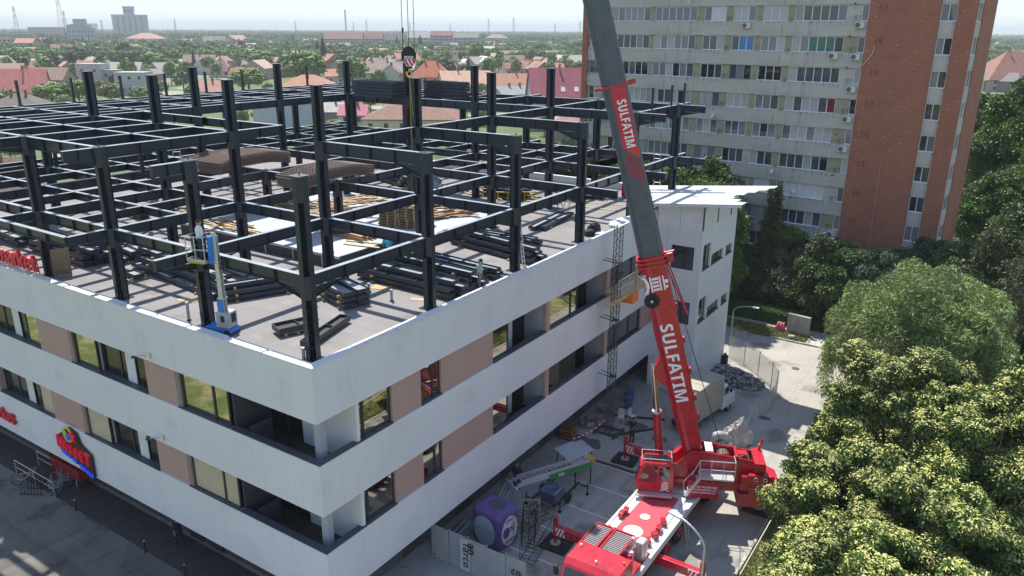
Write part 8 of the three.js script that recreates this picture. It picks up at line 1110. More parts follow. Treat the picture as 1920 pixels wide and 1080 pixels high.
const MORE_TREES = ["-2453,-1858,9.6,7.2,0;-322,-245,8.4,7.3,0;-454,-873,7.9,7.8,0;-2694,-1317,9.0,7.0,2;-16,-4123,8.7,7.4,1;-926,-1085,12.0,8.6,0;-704,-563,10.0,9.7,2;-603,-430,9.5,10.2,0;-525,-241,8.2,6.2,0;-703,-314,7.2,6.7,0;-267,-296,12.4,12.0,2;-530,-239,8.2,6.1,1",
"-1099,-502,12.8,11.2,2;-625,-263,7.5,2.7,4;-380,-235,7.6,8.0,3;-649,-314,9.6,8.2,0;-986,-1121,12.5,4.3,4;-1232,-1525,12.4,9.1,0;-376,-16385,12.4,12.3,0;5,-2651,9.9,9.0,0;-722,-1186,8.0,5.6,1;-802,-361,11.6,12.3,0;-1054,-867,9.8,9.4,1;-207,-290,12.8,6.1,4",
"-2190,-1987,10.3,7.4,1;-2942,-2283,7.6,7.6,2;-219,-289,13.5,14.4,1;-559,-901,8.5,9.2,3;-1390,-693,8.7,6.4,0;-476,-403,10.5,11.0,0;-1897,-1090,11.4,11.0,0;-724,-835,13.5,14.0,1;-584,-875,7.7,6.7,2;-823,-793,7.0,5.3,0;-1168,-865,9.1,10.0,0;-1005,-601,9.7,7.8,2",
"-51,-1318,10.4,8.1,2;-383,-155,8.2,8.6,0;-233,-320,9.6,8.0,0;17,-464,10.2,10.9,1;-356,-234,7.1,5.4,0;24,-480,10.1,9.5,1;14,-900,7.0,6.0,0;-988,-1205,10.6,9.3,2;-210,-311,13.3,10.1,0;-1519,-2351,8.8,9.3,1;-264,-352,9.9,8.1,0;-2137,-1661,10.2,10.2,1",
"-1443,-1436,12.3,9.2,2;-639,-395,11.2,12.0,3;-1022,-1292,9.0,9.5,1;-426,-621,8.1,7.2,1;-561,-531,7.2,5.3,1;-1527,-2021,7.2,7.4,0;-305,-390,10.1,10.9,2;-2694,-3313,8.2,8.8,2;-709,-464,8.2,7.7,1;-533,-488,13.0,11.4,0;-365,-437,8.4,6.5,0;-1256,-548,12.8,11.1,0",
"-2410,-2616,8.7,6.8,2;-1064,-561,7.4,7.3,0;-499,-303,11.5,10.5,1;-2603,-2073,8.9,8.8,2;-347,-204,12.8,11.7,2;-1456,-1940,11.6,11.3,0;-745,-626,9.4,9.9,0;-482,-532,9.5,10.4,2;-744,-636,10.8,10.0,2;-2288,-3149,7.3,3.0,4;-844,-435,10.7,7.5,0;-289,-274,10.1,9.3,0",
"-349,-378,7.0,7.4,0;-810,-555,12.9,11.0,0;-383,-212,10.4,9.5,0;-1889,-2725,10.9,8.1,0;-746,-460,8.3,6.7,0;-46,-3145,8.9,6.5,2;-458,-354,9.6,10.1,0;-735,-353,12.4,9.0,0;-822,-498,9.6,3.2,4;-314,-385,8.8,8.4,2;-588,-262,10.6,8.8,0;-2641,-1194,10.7,8.6,2",
"-3063,-2584,7.3,7.4,2;-1614,-2372,12.6,12.1,2;-208,-387,11.0,11.6,3;-527,-462,13.4,9.8,0;-255,-259,8.5,8.3,0;-440,-201,8.6,6.2,0;-2801,-2650,11.1,11.9,2;-852,-453,13.1,10.5,0;8,-1175,7.6,7.6,2;-348,-330,8.6,9.5,0;-428,-237,11.5,8.9,1;-1069,-1838,8.9,8.0,0",
"-2120,-1544,10.7,10.9,0;-430,-257,12.9,10.0,1;-2562,-1727,10.7,11.8,1;-697,-1213,12.5,11.7,2;-1215,-543,13.4,11.1,0;-2522,-3250,7.5,2.4,4;-1295,-1093,7.9,8.6,0;-42,-2189,8.8,6.8,2;-1081,-501,10.5,7.9,0;-707,-389,11.7,9.5,1;-314,-533,10.5,11.1,3;-1071,-1800,9.0,4.2,4",
"-3027,-2526,7.5,6.6,2;-2591,-3653,9.4,7.5,0;-476,-9739,7.6,6.7,0;-378,-195,9.8,10.7,2;-2706,-1793,11.8,12.9,2;-1469,-1933,12.5,9.5,0;-1420,-809,10.6,10.9,0;-2603,-1428,7.9,8.6,0;-469,-318,9.3,8.9,0;-204,-360,10.4,10.0,0;-427,-411,12.2,8.9,0;-687,-699,8.0,8.1,2",
"-725,-338,7.4,5.7,2;-1996,-1100,9.8,10.6,0;-2687,-3253,7.9,8.3,1;-725,-631,10.2,11.1,0;-1167,-661,12.9,12.2,0;-494,-248,8.6,7.8,0;-970,-705,8.5,8.0,2;-2316,-1948,11.5,5.4,4;-360,-295,12.6,9.9,0;17,-750,11.0,9.1,1;13,-2745,11.4,8.5,1;-546,-10348,12.1,11.6,1",
"-249,-377,10.9,11.1,0;-459,-289,8.7,7.7,3;-1554,-1292,11.9,8.5,1;-19,-1072,7.0,5.6,0;-1865,-903,9.7,8.1,2;-24,-1015,11.5,4.7,4;-2435,-2756,13.0,13.0,2;-2909,-3492,12.0,12.8,2;-658,-846,12.4,11.0,3;-615,-411,10.1,8.9,2;-13,-1177,12.5,12.7,0;-3077,-2181,7.0,5.2,1",
"-434,-193,7.2,6.3,0;-397,-181,12.9,10.8,1;-695,-940,8.3,8.6,0;-602,-334,7.7,2.8,4;-2189,-2452,13.4,14.2,0;-383,-415,8.1,7.9,0;-1405,-974,9.1,3.5,4;-3143,-1708,10.4,10.6,3;-598,-502,10.4,10.5,2;-254,-466,10.8,11.4,0;-436,-179,8.9,9.1,3;-2495,-4052,8.1,8.1,0",
"-946,-520,12.1,9.5,2;-1127,-1164,11.3,8.7,1;-1370,-928,10.4,9.9,0;-2911,-2773,7.9,2.8,4;-2914,-2937,11.2,10.4,1;-559,-522,9.6,7.0,0;-2061,-982,13.0,5.5,4;-2848,-2737,9.1,9.2,0;-1275,-889,13.5,9.5,0;-322,-210,11.5,8.4,2;-341,-267,7.7,6.0,2;-485,-512,10.9,9.7,1",
"-486,-350,11.1,11.0,0;-1219,-811,10.6,10.5,0;-170,-5741,12.3,11.7,1;-415,-282,7.0,2.6,4;-454,-804,11.8,13.0,0;-1915,-1188,13.2,11.3,2;-841,-685,12.4,9.4,0;-1420,-825,10.6,10.8,0;-265,-308,11.5,9.5,2;-624,-711,8.7,8.3,0;-1380,-834,10.0,10.3,3;-1472,-966,9.2,10.1,1",
"-534,-1028,8.8,7.3,1;-354,-577,8.9,9.4,2;-1418,-637,7.6,5.8,2;-755,-994,8.3,9.0,1;-2460,-2513,9.3,7.6,0;-728,-758,9.7,8.5,0;-469,-720,11.7,12.0,3;-386,-278,11.0,11.5,0;-1012,-526,12.1,9.0,2;-2960,-2591,12.8,13.5,0;-1,-626,11.0,8.7,2;-342,-211,7.2,6.2,0",
"-70,-2082,12.2,9.0,3;-846,-516,9.8,3.4,4;-2319,-2913,12.9,12.7,3;14,-528,10.5,9.9,0;-5,-1904,8.1,7.6,0;-655,-281,8.8,7.3,1;-148,-4414,9.4,8.7,2;-1757,-930,10.6,11.3,2;-742,-820,7.8,8.1,2;-1793,-1541,8.8,7.4,0;-960,-603,11.8,11.5,0;-2412,-2451,8.1,6.6,2",
"-418,-383,8.3,5.9,0;-1,-2355,8.1,6.0,0;-39,-3586,8.8,8.9,1;-266,-418,10.3,8.2,0;-19,-6396,13.1,13.3,3;-461,-403,8.3,6.5,2;-630,-332,9.9,7.2,3;-2332,-2993,8.9,8.2,2;-2283,-3642,11.8,10.8,2;-961,-1633,10.5,9.8,0;-317,-511,9.4,10.1,1;-990,-1746,8.6,8.1,1",
"-356,-399,7.5,7.3,2;-276,-354,13.1,11.7,2;-525,-469,7.1,7.5,0;-411,-286,13.5,4.5,4;-2054,-3858,10.4,10.2,0;-767,-486,11.3,5.5,4;-508,-21051,8.2,6.3,1;24,-570,9.7,7.6,2;-442,-218,12.8,11.8,1;-617,-600,11.0,9.5,3;-530,-332,9.7,6.8,0;-349,-456,11.6,9.9,0",
"-591,-539,11.1,9.2,2;-380,-182,13.3,11.9,0;-815,-776,8.8,2.9,4;-1371,-869,10.2,4.2,4;-119,-5167,7.5,5.4,1;-1408,-1332,8.2,4.0,4;-346,-253,9.0,7.1,0;-1310,-1669,11.1,9.9,3;-755,-528,11.7,10.3,2;-129,-5329,10.4,8.9,0;-222,-6322,11.7,9.0,0;-473,-565,10.9,9.1,0",
"-233,-388,8.3,8.1,0;-529,-631,11.8,9.9,1;-510,-954,11.1,11.5,0;-527,-303,11.6,12.1,3;-2312,-1541,12.4,6.1,4;-3250,-1466,10.8,11.6,3;-601,-340,8.8,7.2,2;-1277,-1254,11.1,5.3,4;-1592,-1350,10.7,8.4,2;-342,-299,8.5,9.0,1;-2705,-1497,11.6,11.3,1;-1515,-1165,11.4,9.2,2",
"-2976,-1481,11.4,10.7,1;3,-555,13.5,9.5,2;-669,-614,10.7,9.6,2;-2969,-3058,10.8,8.2,0;-1225,-1060,11.5,9.1,0;-2816,-2813,12.9,9.6,0;-672,-388,10.3,7.3,2;-66,-6355,8.9,9.5,2;-964,-685,8.3,6.5,0;-1470,-1096,11.0,8.5,0;-79,-2682,12.8,12.0,1;-1204,-1266,9.0,7.5,2",
"-1699,-2682,7.6,8.1,0;-1494,-2805,7.0,7.0,1;-84,-1893,10.4,9.8,0;-420,-467,7.0,6.2,0;-2648,-3835,12.9,10.5,0;-515,-216,11.9,11.6,0;-1115,-1063,8.4,8.6,1;-347,-431,12.4,12.7,0;-2497,-1539,11.1,9.6,1;-773,-818,10.7,3.9,4;-1530,-1480,11.6,9.4,0;-810,-377,10.6,9.2,0",
"-129,-7688,8.0,3.7,4;-477,-210,10.2,9.6,3;-1004,-1016,9.5,8.2,0;-10,-638,10.0,3.4,4;-558,-819,7.4,7.4,2;-2910,-2198,7.2,7.0,3;-409,-686,13.3,13.7,0;-1590,-1163,7.7,2.8,4;-2248,-3526,13.1,11.6,0;-2262,-3814,10.0,8.6,3;-807,-454,8.1,6.2,0;-325,-632,12.2,11.9,0",
"-1662,-2891,7.9,6.0,2;-1070,-1769,8.7,8.0,2;-440,-560,10.3,9.1,3;-2372,-4104,10.1,9.0,2;-1031,-586,10.0,9.2,0;-714,-1109,10.8,11.0,0;-414,-239,11.6,9.5,1;-2341,-1518,10.9,9.1,0;-1033,-555,12.2,9.6,1;-1280,-2165,10.7,11.6,0;-896,-708,7.9,7.2,0;-2434,-2554,9.5,10.1,0",
"-2610,-2241,9.7,8.6,2;-538,-420,9.5,7.3,3;-1834,-2277,13.4,13.5,1;-227,-280,13.2,11.2,0;-1335,-1848,8.6,8.8,0;-262,-441,7.6,6.7,0;-497,-238,8.9,6.9,1;-1185,-1069,11.5,9.4,0;-2263,-3318,11.8,8.3,0;-947,-476,13.4,5.8,4;-18,-780,9.0,7.5,2;-1145,-931,7.6,5.8,2",
"-917,-1637,11.5,8.2,0;-1240,-946,7.4,5.4,3;-550,-285,11.8,5.8,4;-2520,-1495,9.7,9.9,0;-2979,-2915,12.5,12.4,2;-245,-311,13.4,12.3,0;-388,-343,9.3,6.9,3;-331,-349,8.6,8.3,0;-1426,-853,10.5,8.2,1;-1513,-1615,11.3,10.9,2;-115,-17813,11.3,10.2,2;-321,-491,8.8,7.1,2",
"-642,-782,11.8,8.4,0;-2316,-2180,7.1,6.2,3;-1215,-595,13.3,12.7,0;-1486,-959,13.1,11.4,0;-313,-575,9.3,3.6,4;-423,-667,7.1,3.3,4;-2714,-1996,9.2,7.7,2;-824,-1436,11.6,9.4,0;-436,-473,12.1,9.9,0;-105,-3045,8.2,3.5,4;-266,-320,9.0,3.4,4;-310,-428,8.8,9.0,0",
"-773,-702,10.2,7.4,0;-2690,-3654,9.7,9.1,1;-126,-8245,10.6,7.6,2;-737,-1009,9.9,7.7,0;-1877,-2680,12.2,12.7,2;-948,-1494,10.2,8.6,2;-2251,-2572,11.9,11.1,2;-2286,-1008,10.6,8.6,0;-2991,-2306,9.2,8.8,2;-995,-431,12.1,10.1,0;-320,-293,7.7,6.4,2;-1421,-2639,13.4,14.1,0",
"-2405,-3968,8.1,7.0,0;-429,-425,10.6,10.5,1;-363,-540,12.9,9.0,0;-999,-446,9.7,8.0,1;-178,-344,11.4,12.1,0;-1350,-631,10.9,9.6,1;18,-1373,11.5,10.1,0;-694,-545,13.4,5.3,4;-3077,-2612,10.6,11.6,0;-1485,-2314,7.3,6.5,3;-502,-495,8.5,8.9,0;-411,-548,11.1,11.0,0",
"-3134,-1892,12.2,10.2,1;-1180,-1187,11.4,11.1,1;-2845,-3197,10.6,11.6,1;-2869,-4245,11.4,11.8,0;-725,-526,7.0,6.3,3;-2583,-2106,12.4,4.6,4;-1954,-1976,9.4,6.9,2;-294,-237,8.8,4.0,4;-902,-972,7.4,6.9,0;-2571,-3932,7.4,7.1,0;-2297,-3016,8.4,9.1,2;-2806,-1882,10.9,9.6,2",
"-46,-8091,10.1,10.4,2;-535,-698,7.1,5.5,2;-68,-1810,8.6,8.8,0;-1176,-804,9.4,8.8,1;-1853,-1769,12.6,12.0,0;-2311,-2411,10.2,8.4,1;-48,-2696,7.4,5.5,0;-168,-5959,8.0,8.4,1;-631,-434,12.6,13.7,1;-240,-424,12.1,9.3,0;-555,-382,12.0,10.6,2;-79,-10304,13.1,10.7,0",
"-3095,-1943,9.5,8.2,0;-949,-1481,8.6,8.7,0;-2387,-1775,10.6,9.3,1;-1349,-838,7.9,7.7,0;-10,-920,9.0,7.6,0;-1955,-2479,7.5,5.3,2;-606,-721,11.1,9.3,0;-1690,-2115,8.2,7.0,2;-2066,-2260,9.0,9.3,2;-1487,-2023,7.8,7.6,1;-335,-602,12.0,10.0,0;-465,-241,13.1,13.3,1",
"-363,-425,9.6,9.0,0;-3022,-1888,9.6,9.1,0;-1478,-2362,11.0,11.2,2;-442,-457,12.4,9.1,2;-803,-446,8.6,6.3,0;-331,-224,11.1,10.2,3;-2758,-4660,7.7,3.3,4;-1618,-833,13.2,4.9,4;-2789,-4621,8.2,7.8,1;-937,-1133,8.2,7.2,0;-2513,-3283,11.4,10.7,2;-809,-1205,10.1,8.5,3",
"-2516,-1800,11.2,9.2,1;-4,-760,12.6,11.6,0;-518,-864,11.5,11.6,2;-24,-925,9.6,6.7,2;-1506,-2260,8.1,7.9,1;-2357,-1992,12.3,13.3,0;-348,-344,10.0,8.9,1;-838,-777,12.9,9.6,2;-483,-391,8.9,9.4,0;-283,-252,11.3,8.4,2;-1094,-2023,12.9,13.9,0;-2991,-2341,10.4,8.3,1",
"-42,-2035,8.1,3.4,4;-475,-770,13.0,12.4,0;-530,-422,7.0,5.1,0;-958,-862,11.0,9.6,0;-44,-1567,12.5,4.0,4;-1184,-1044,7.4,5.4,2;-1462,-724,8.6,8.2,0;-2505,-3131,8.9,6.5,0;-556,-18261,12.2,5.8,4;-225,-359,11.1,9.0,3;-235,-98,4.9,5.1,0;-156,-119,5.7,5.5,3",
"-170,-108,6.2,6.8,2;-205,-149,6.0,7.5,2;-101,-191,3.7,3.8,2;-180,-86,2.8,3.4,3;-283,-160,6.1,5.8,0;-74,-117,4.5,4.6,2;-187,-100,5.4,6.4,2;-137,-205,6.4,6.5,3;-83,-155,5.7,5.7,2;-206,-100,6.4,6.9,3;-185,-202,2.6,2.9,3;-172,-94,5.5,5.7,0",
"-213,-134,4.4,4.8,2;-220,-184,3.3,3.6,3;-116,-227,3.5,3.4,0;-187,-81,3.3,4.3,3;-166,-132,3.7,4.8,0;-196,-96,4.1,3.9,2;-65,-120,5.3,5.3,2;-133,-90,3.9,4.5,2;-152,-283,2.9,3.1,0;-148,-75,6.0,5.4,0;-138,-198,5.7,5.5,0;-143,-66,6.0,6.5,2",
"-178,-101,3.3,4.1,0;-214,-130,6.0,7.1,0;-103,-108,2.6,2.7,2;-177,-174,5.6,5.7,2;-230,-111,6.5,7.4,2;-246,-129,3.9,4.7,2;-126,-180,4.0,4.2,2;-348,-157,4.6,6.0,3;-167,-101,5.0,5.4,2;-109,-164,5.0,6.2,3;-164,-145,6.5,6.8,0;-233,-145,5.0,6.0,2",
"-142,-124,5.7,6.3,0;-235,-105,2.5,2.6,3;-205,-230,5.7,5.6,2;-150,-246,6.0,5.8,2;-101,-96,3.4,4.1,3;-180,-224,3.2,3.9,3;-227,-96,2.7,3.3,0;-139,-82,3.6,3.3,2;-109,-83,3.5,4.3,0;-157,-183,4.6,5.7,2;-136,-133,2.9,2.9,2;-299,-162,5.9,6.5,3",
"-110,-83,2.9,2.8,2;-155,-283,5.4,5.2,3;-65,-137,4.5,4.4,3;-172,-192,2.6,2.5,2;-109,-212,5.1,5.5,2;-101,-150,3.7,4.3,3;-188,-220,3.0,3.0,0;-186,-286,6.4,7.2,2;-135,-188,3.2,3.1,0;-148,-60,6.0,7.7,2;-251,-129,2.7,2.7,2;-177,-77,4.4,4.2,0",
"-175,-167,2.6,3.3,2;-107,-198,3.9,4.3,3;-132,-218,4.7,5.7,2;-92,-96,5.2,5.8,2;-218,-107,2.6,3.1,0;-270,-209,4.2,5.1,2;-93,-174,3.6,4.6,2;-242,-200,5.1,6.5,0;-190,-221,4.9,6.0,3;-122,-178,4.7,5.9,2;-69,-143,4.3,4.1,0;-162,-237,6.4,7.5,3",
"-147,-56,5.3,6.6,0"].join(';').split(';').map((r) => r.split(',').map(Number));
// ---------------------------------------------------------------- the town beyond
{
  const rm = {}, wm = {}, roofMat = (c) => { if (!rm[c]) { const k = new THREE.Color(c), g = (k.r + k.g + k.b) / 3; rm[c] = mat([k.r * 0.78 + g * 0.22, k.g * 0.78 + g * 0.22, k.b * 0.78 + g * 0.22], 0.85, { map: tileTex }); } return rm[c]; }, flatMat = (c) => wm[c] ??= mat(c, 0.9, { map: stuccoTex });
  // labels of the lesser houses and trees: kind, colour, part of the town and order from the left
  const sx = (x, z) => V(x, 3, z).project(camera).x; camera.updateMatrixWorld(); camera.updateProjectionMatrix();
  const where = (x, z) => { const u = (sx(x, z) + 1) * 960, d = Math.hypot(x - 21, z - 18); return [u < 350 ? 'left side' : u < 740 ? 'left of the hook' : u < 1110 ? 'right of the hook' : 'right edge', d < 480 ? 'near town' : d < 900 ? 'mid town' : 'far town']; };
  const TENS = ['', '', 'twenty', 'thirty', 'forty'], ORD = 'first second third fourth fifth sixth seventh eighth ninth tenth eleventh twelfth thirteenth fourteenth fifteenth sixteenth seventeenth eighteenth nineteenth'.split(' ');
  const ord = (n) => n < 20 ? ORD[n - 1] : n % 10 ? TENS[Math.floor(n / 10)] + '-' + ORD[n % 10 - 1] : TENS[Math.floor(n / 10)].replace(/y$/, 'ieth');
  function labels(rows, kindOf) { const g = {}; for (const r of rows) { const [a, b] = where(r[0], r[1]); (g[[kindOf(r), a, b]] ??= []).push(r); } const out = new Map(); for (const v of Object.values(g)) { v.sort((p, q) => sx(p[0], p[1]) - sx(q[0], q[1])); v.forEach((r, n) => { const [a, b] = where(r[0], r[1]), k = kindOf(r); out.set(r, v.length > 1 ? `${ord(n + 1)} ${k} from the left, ${a}, ${b}` : `lone ${k} ${a}, ${b}`); }); } return out; }
  const RC = ['#b3877a', '#a0685a', '#b98c7c', '#8a7068', '#9b948e', '#c09a8a', '#a3564a', '#b6745c', '#7f7874'], RN = ['pinkish', 'brown red', 'salmon', 'brown', 'grey', 'pale pink', 'red', 'orange', 'dark grey'], WC = ['#b9b0a5', '#c4bdb2', '#a8a29b', '#bfae9c', '#cfcbc4'], TK = ['mid', 'dark', 'light', 'olive', 'con'], TN = ['green tree', 'dark green tree', 'light green tree', 'olive green tree', 'pointed dark conifer'];
  const hl = labels(MORE_HOUSES, (r) => `${RN[r[6]]} ${r[5] ? 'hipped' : 'gabled'} roof house`);
  for (const r of MORE_HOUSES) HOUSES.push([r[0], r[1], r[2], r[2] * 0.7, r[3], r[4], r[5] ? 'hip' : 'gable', RC[r[6]], WC[r[7]], hl.get(r), 'house', r[8]]);
  MORE_TREES.sort((a, b) => Math.hypot(a[0] - 21, a[1] - 18) - Math.hypot(b[0] - 21, b[1] - 18)); const FAR_TREES = MORE_TREES.splice(205); const tl = labels(MORE_TREES, (r) => TN[r[4]]);
  for (const r of MORE_TREES) TREES.push([r[0], r[1], r[2], r[3], TK[r[4]], tl.get(r)]);
  const win = uvw(merge([bx(1, 1, 0.08)]), 1), frameM = mat([0.5, 0.5, 0.5], 0.5), paneM = mat([0.03, 0.035, 0.045], 0.1, { clearcoat: 1 }), chimM = mat([0.3, 0.14, 0.1], 0.9, { map: wearTex });
  R = rngOf(900);
  for (const [x, z, w, d, e, r, type, rc, wc, label, cat, rot] of HOUSES) {
    const name = { house: 'town_house', 'apartment building': 'apartment_building' }[cat] ?? cat.replace(/ /g, '_');
    const t = thing(name, label, cat, [x, 0, z], 0.5815 + rot), dist = Math.hypot(x - 21, z - 18), near = dist < 420, W2 = w / 2, D2 = d / 2;
    const flat = type === 'flat'; part('wall', [b2(-W2, W2, -0.5, e, -D2, D2)], flatMat(wc), t, 8);
    const ov = 0.45, o = Math.min(0.5, w * 0.04); let rf;
    if (flat) rf = part('roof', [b2(-W2 - 0.05, W2 + 0.05, e + 0.004, e + 0.25, -D2 - 0.05, D2 + 0.05)], flatMat(rc), t, 8);
    else {
      const hip = type === 'hip' ? Math.min(W2 * 0.75, D2 * 1.1) : 0, sl = (r - e) / D2, ye = e - sl * ov, X = W2 + o, Z = D2 + ov, rx = hip ? Math.max(W2 - hip, 0.3) : X;
      const a = V(-X, ye, Z), b = V(X, ye, Z), c = V(X, ye, -Z), dd = V(-X, ye, -Z), p = V(-rx, r, 0), q = V(rx, r, 0);
      const faces = [[a, b, q], [a, q, p], [c, dd, p], [c, p, q]]; if (hip) faces.push([b, c, q], [dd, a, p]);
      const thick = V(0, -0.22, 0), P = []; for (const f of faces) { P.push(...f); const g = f.map((v) => v.clone().add(thick)); P.push(g[0], g[2], g[1]); } for (const [u, v] of [[a, b], [b, c], [c, dd], [dd, a]]) if (hip || u.z === v.z) P.push(u, u.clone().add(thick), v, v, u.clone().add(thick), v.clone().add(thick));
      if (!hip) for (const s of [-1, 1]) { const A = V(s * X, ye, Z), Bq = V(s * X, r, 0), Cq = V(s * X, ye, -Z); for (const [u, v] of [[A, Bq], [Bq, Cq]]) P.push(u, u.clone().add(thick), v, v, u.clone().add(thick), v.clone().add(thick)); }
      const g = new THREE.BufferGeometry().setFromPoints(P); g.computeVertexNormals(); rf = part('roof', [g], roofMat(rc), t, 4);
      if (!hip) part('gable', [poly([[-D2, e], [D2, e], [0, r - 0.25]], 0, 0.12).rotateY(Math.PI / 2).translate(W2 - 0.13, 0, 0), poly([[-D2, e], [D2, e], [0, r - 0.25]], 0, 0.12).rotateY(Math.PI / 2).translate(-W2 + 0.01, 0, 0)], flatMat(wc), t, 8);
      if (dist < 700 && R() < 0.75) { const n = label.includes('four chimneys') ? 4 : 1 + (R() < 0.4 ? 1 : 0); for (let i = 0; i < n; i++) part('chimney', [bx(0.6, 1.5, 0.6, -W2 * 0.6 + W2 * 1.2 * (i + 0.5) / n, r + 0.25, D2 * 0.12), bx(0.75, 0.12, 0.75, -W2 * 0.6 + W2 * 1.2 * (i + 0.5) / n, r + 1.06, D2 * 0.12)], chimM, rf); }
      if (label.includes('roof windows')) for (const k of [0.05, 0.5]) { const pw = part('roof_window', [bx(1.3, 0.1, 1.8)], frameM, rf); const an = Math.atan2(r - e, D2); pw.position.set(W2 * k, e + (r - e) * 0.22 + 0.1, D2 * 0.78); pw.rotation.x = an; }
    }
    const wi = (px, py, pz, ww, hh, ry) => { const f = new THREE.Mesh(win, frameM); f.name = 'window'; f.position.set(px, py, pz); f.rotation.y = ry; f.scale.set(ww, hh, 1); t.add(f); if (near) { const g = new THREE.Mesh(win, paneM); g.name = 'pane'; g.position.z = 0.03; g.scale.set(0.84, 0.84, 1); f.add(g); } else f.material = paneM; };
    if (cat === 'apartment building') { const fl = Math.max(2, Math.floor(e / 3.1)), n = Math.min(16, Math.floor(w / 4)); for (let k = 0; k < fl; k++) for (let i = 0; i < n; i++) wi(-W2 + (i + 0.5) * w / n, 1.7 + k * e / fl, D2 + 0.02, w / n * 0.5, 1.6, 0); }
    else if (!label.includes('blank') && cat !== 'shed' && dist < 900) { const fl = e > 5.6 ? 2 : 1, n = Math.max(2, Math.min(label.includes('arched') ? 12 : 6, Math.round(w / 4.2))); for (let k = 0; k < fl; k++) { for (let i = 0; i < n; i++) wi(-W2 + (i + 0.5) * w / n, (k + 0.55) * e / fl, D2 + 0.02, 1.3, 1.4, 0); for (let i = 0; i < 2; i++) wi(W2 + 0.02, (k + 0.55) * e / fl, -D2 * 0.5 + i * D2, 1.3, 1.4, Math.PI / 2); } if (near) part('door', [bx(1.1, 2.2, 0.1, W2 * 0.1, 1.1, D2 + 0.03)], M.woodOld, t); }
    if (label.includes('loggia')) part('loggia', [b2(-W2 * 0.2, W2 * 0.6, e * 0.3, e * 0.75, D2 - 0.02, D2 + 0.06)], mat([0.1, 0.06, 0.05], 0.9), t);
    if (label.includes('church')) part('dome', [ni(new THREE.SphereGeometry(W2 * 0.9, 14, 8, 0, 6.284, 0, 1.57)).translate(0, e + 0.2, 0), cyl(0.6, 0.05, 6, 0, e + W2 * 0.85, 0, 8)], roofMat('#6a5a50'), t);
  }
  // trees of the town: a few crowns, each with its trunk, put where they stand
  function crownUnit(seed, con, nq = 0) {
    const q = rngOf(seed), P = [], N = [], Cc = [], lobes = []; if (!con) for (let i = 0; i < 22; i++) { const y = 1 - 1.75 * (i + 0.5) / 22, a = i * 2.4 + q(), s = Math.sqrt(Math.max(0, 1 - y * y)) * (0.55 + 0.25 * q()); lobes.push([V(Math.cos(a) * s * 0.36, 0.6 + y * 0.24, Math.sin(a) * s * 0.36), 0.11 + 0.07 * q(), 0.75 + 0.5 * q()]); }
    const n = nq || (con ? 1100 : 2300), zk = nq ? Math.sqrt(2300 / nq) * 0.9 : 1; for (let i = 0; i < n; i++) { let c, dir, k; if (con) { const f = Math.pow(q(), 0.8), a = q() * 6.283, r = (1 - f) * 0.44 * (0.55 + 0.5 * q()) + 0.02; c = V(Math.cos(a) * r, 0.06 + f * 0.93, Math.sin(a) * r); dir = V(Math.cos(a), 0.6, Math.sin(a)); k = 0.7 + 0.6 * q(); } else { const [o, r, t] = lobes[Math.floor(q() * lobes.length)]; const u = q() * 1.5 - 0.5, a = q() * 6.283, s = Math.sqrt(Math.max(0, 1 - u * u)); dir = V(Math.cos(a) * s, u, Math.sin(a) * s); c = o.clone().addScaledVector(dir, r * (0.8 + 0.3 * q())); k = t * (0.75 + 0.5 * q()); }
      dir.normalize(); const e1 = V(q() - 0.5, q() - 0.5, q() - 0.5).cross(dir).normalize(), e2 = dir.clone().add(V(q() - 0.5, q() - 0.5, q() - 0.5)).normalize().cross(e1).normalize(), z = (con ? 0.028 : 0.022) * zk * (0.7 + 0.7 * q()), v = [c.clone().addScaledVector(e1, z), c.clone().addScaledVector(e2, z), c.clone().addScaledVector(e1, -z), c.clone().addScaledVector(e2, -z)]; const fwd = e1.clone().cross(e2).dot(dir) >= 0; for (const j of fwd ? [0, 1, 2, 0, 2, 3] : [0, 2, 1, 0, 3, 2]) { P.push(v[j].x, v[j].y, v[j].z); N.push(dir.x, dir.y, dir.z); Cc.push(k, k * 1.0, k); } }
    const g = new THREE.BufferGeometry(); g.setAttribute('position', new THREE.Float32BufferAttribute(P, 3)); g.setAttribute('normal', new THREE.Float32BufferAttribute(N, 3)); g.setAttribute('color', new THREE.Float32BufferAttribute(Cc, 3)); g.setAttribute('uv', new THREE.Float32BufferAttribute(new Float32Array(P.length / 3 * 2), 2)); return g;
  }
  const units = [1, 2, 3, 4].map((s) => crownUnit(s * 13)), conU = [5, 6].map((s) => crownUnit(s * 17, true)), lowU = [1, 2, 3, 4].map((s) => crownUnit(s * 29, false, 620)), trunkG = uvw(tube(V(0, -0.03, 0), V(0, 0.55, 0), 0.03, 6, 0.018), 1), conTrunk = uvw(tube(V(0, -0.03, 0), V(0, 0.9, 0), 0.025, 6, 0.006), 1);
  const tone = { mid: [0.12, 0.195, 0.038], dark: [0.055, 0.095, 0.03], light: [0.135, 0.205, 0.042], olive: [0.16, 0.19, 0.055], silver: [0.12, 0.155, 0.095], vdark: [0.016, 0.028, 0.014], con: [0.02, 0.04, 0.022] }, tm = {};
  for (const k in tone) tm[k] = mat(tone[k], 0.7, { vertexColors: true });
  R = rngOf(901);
  const byKind = {};
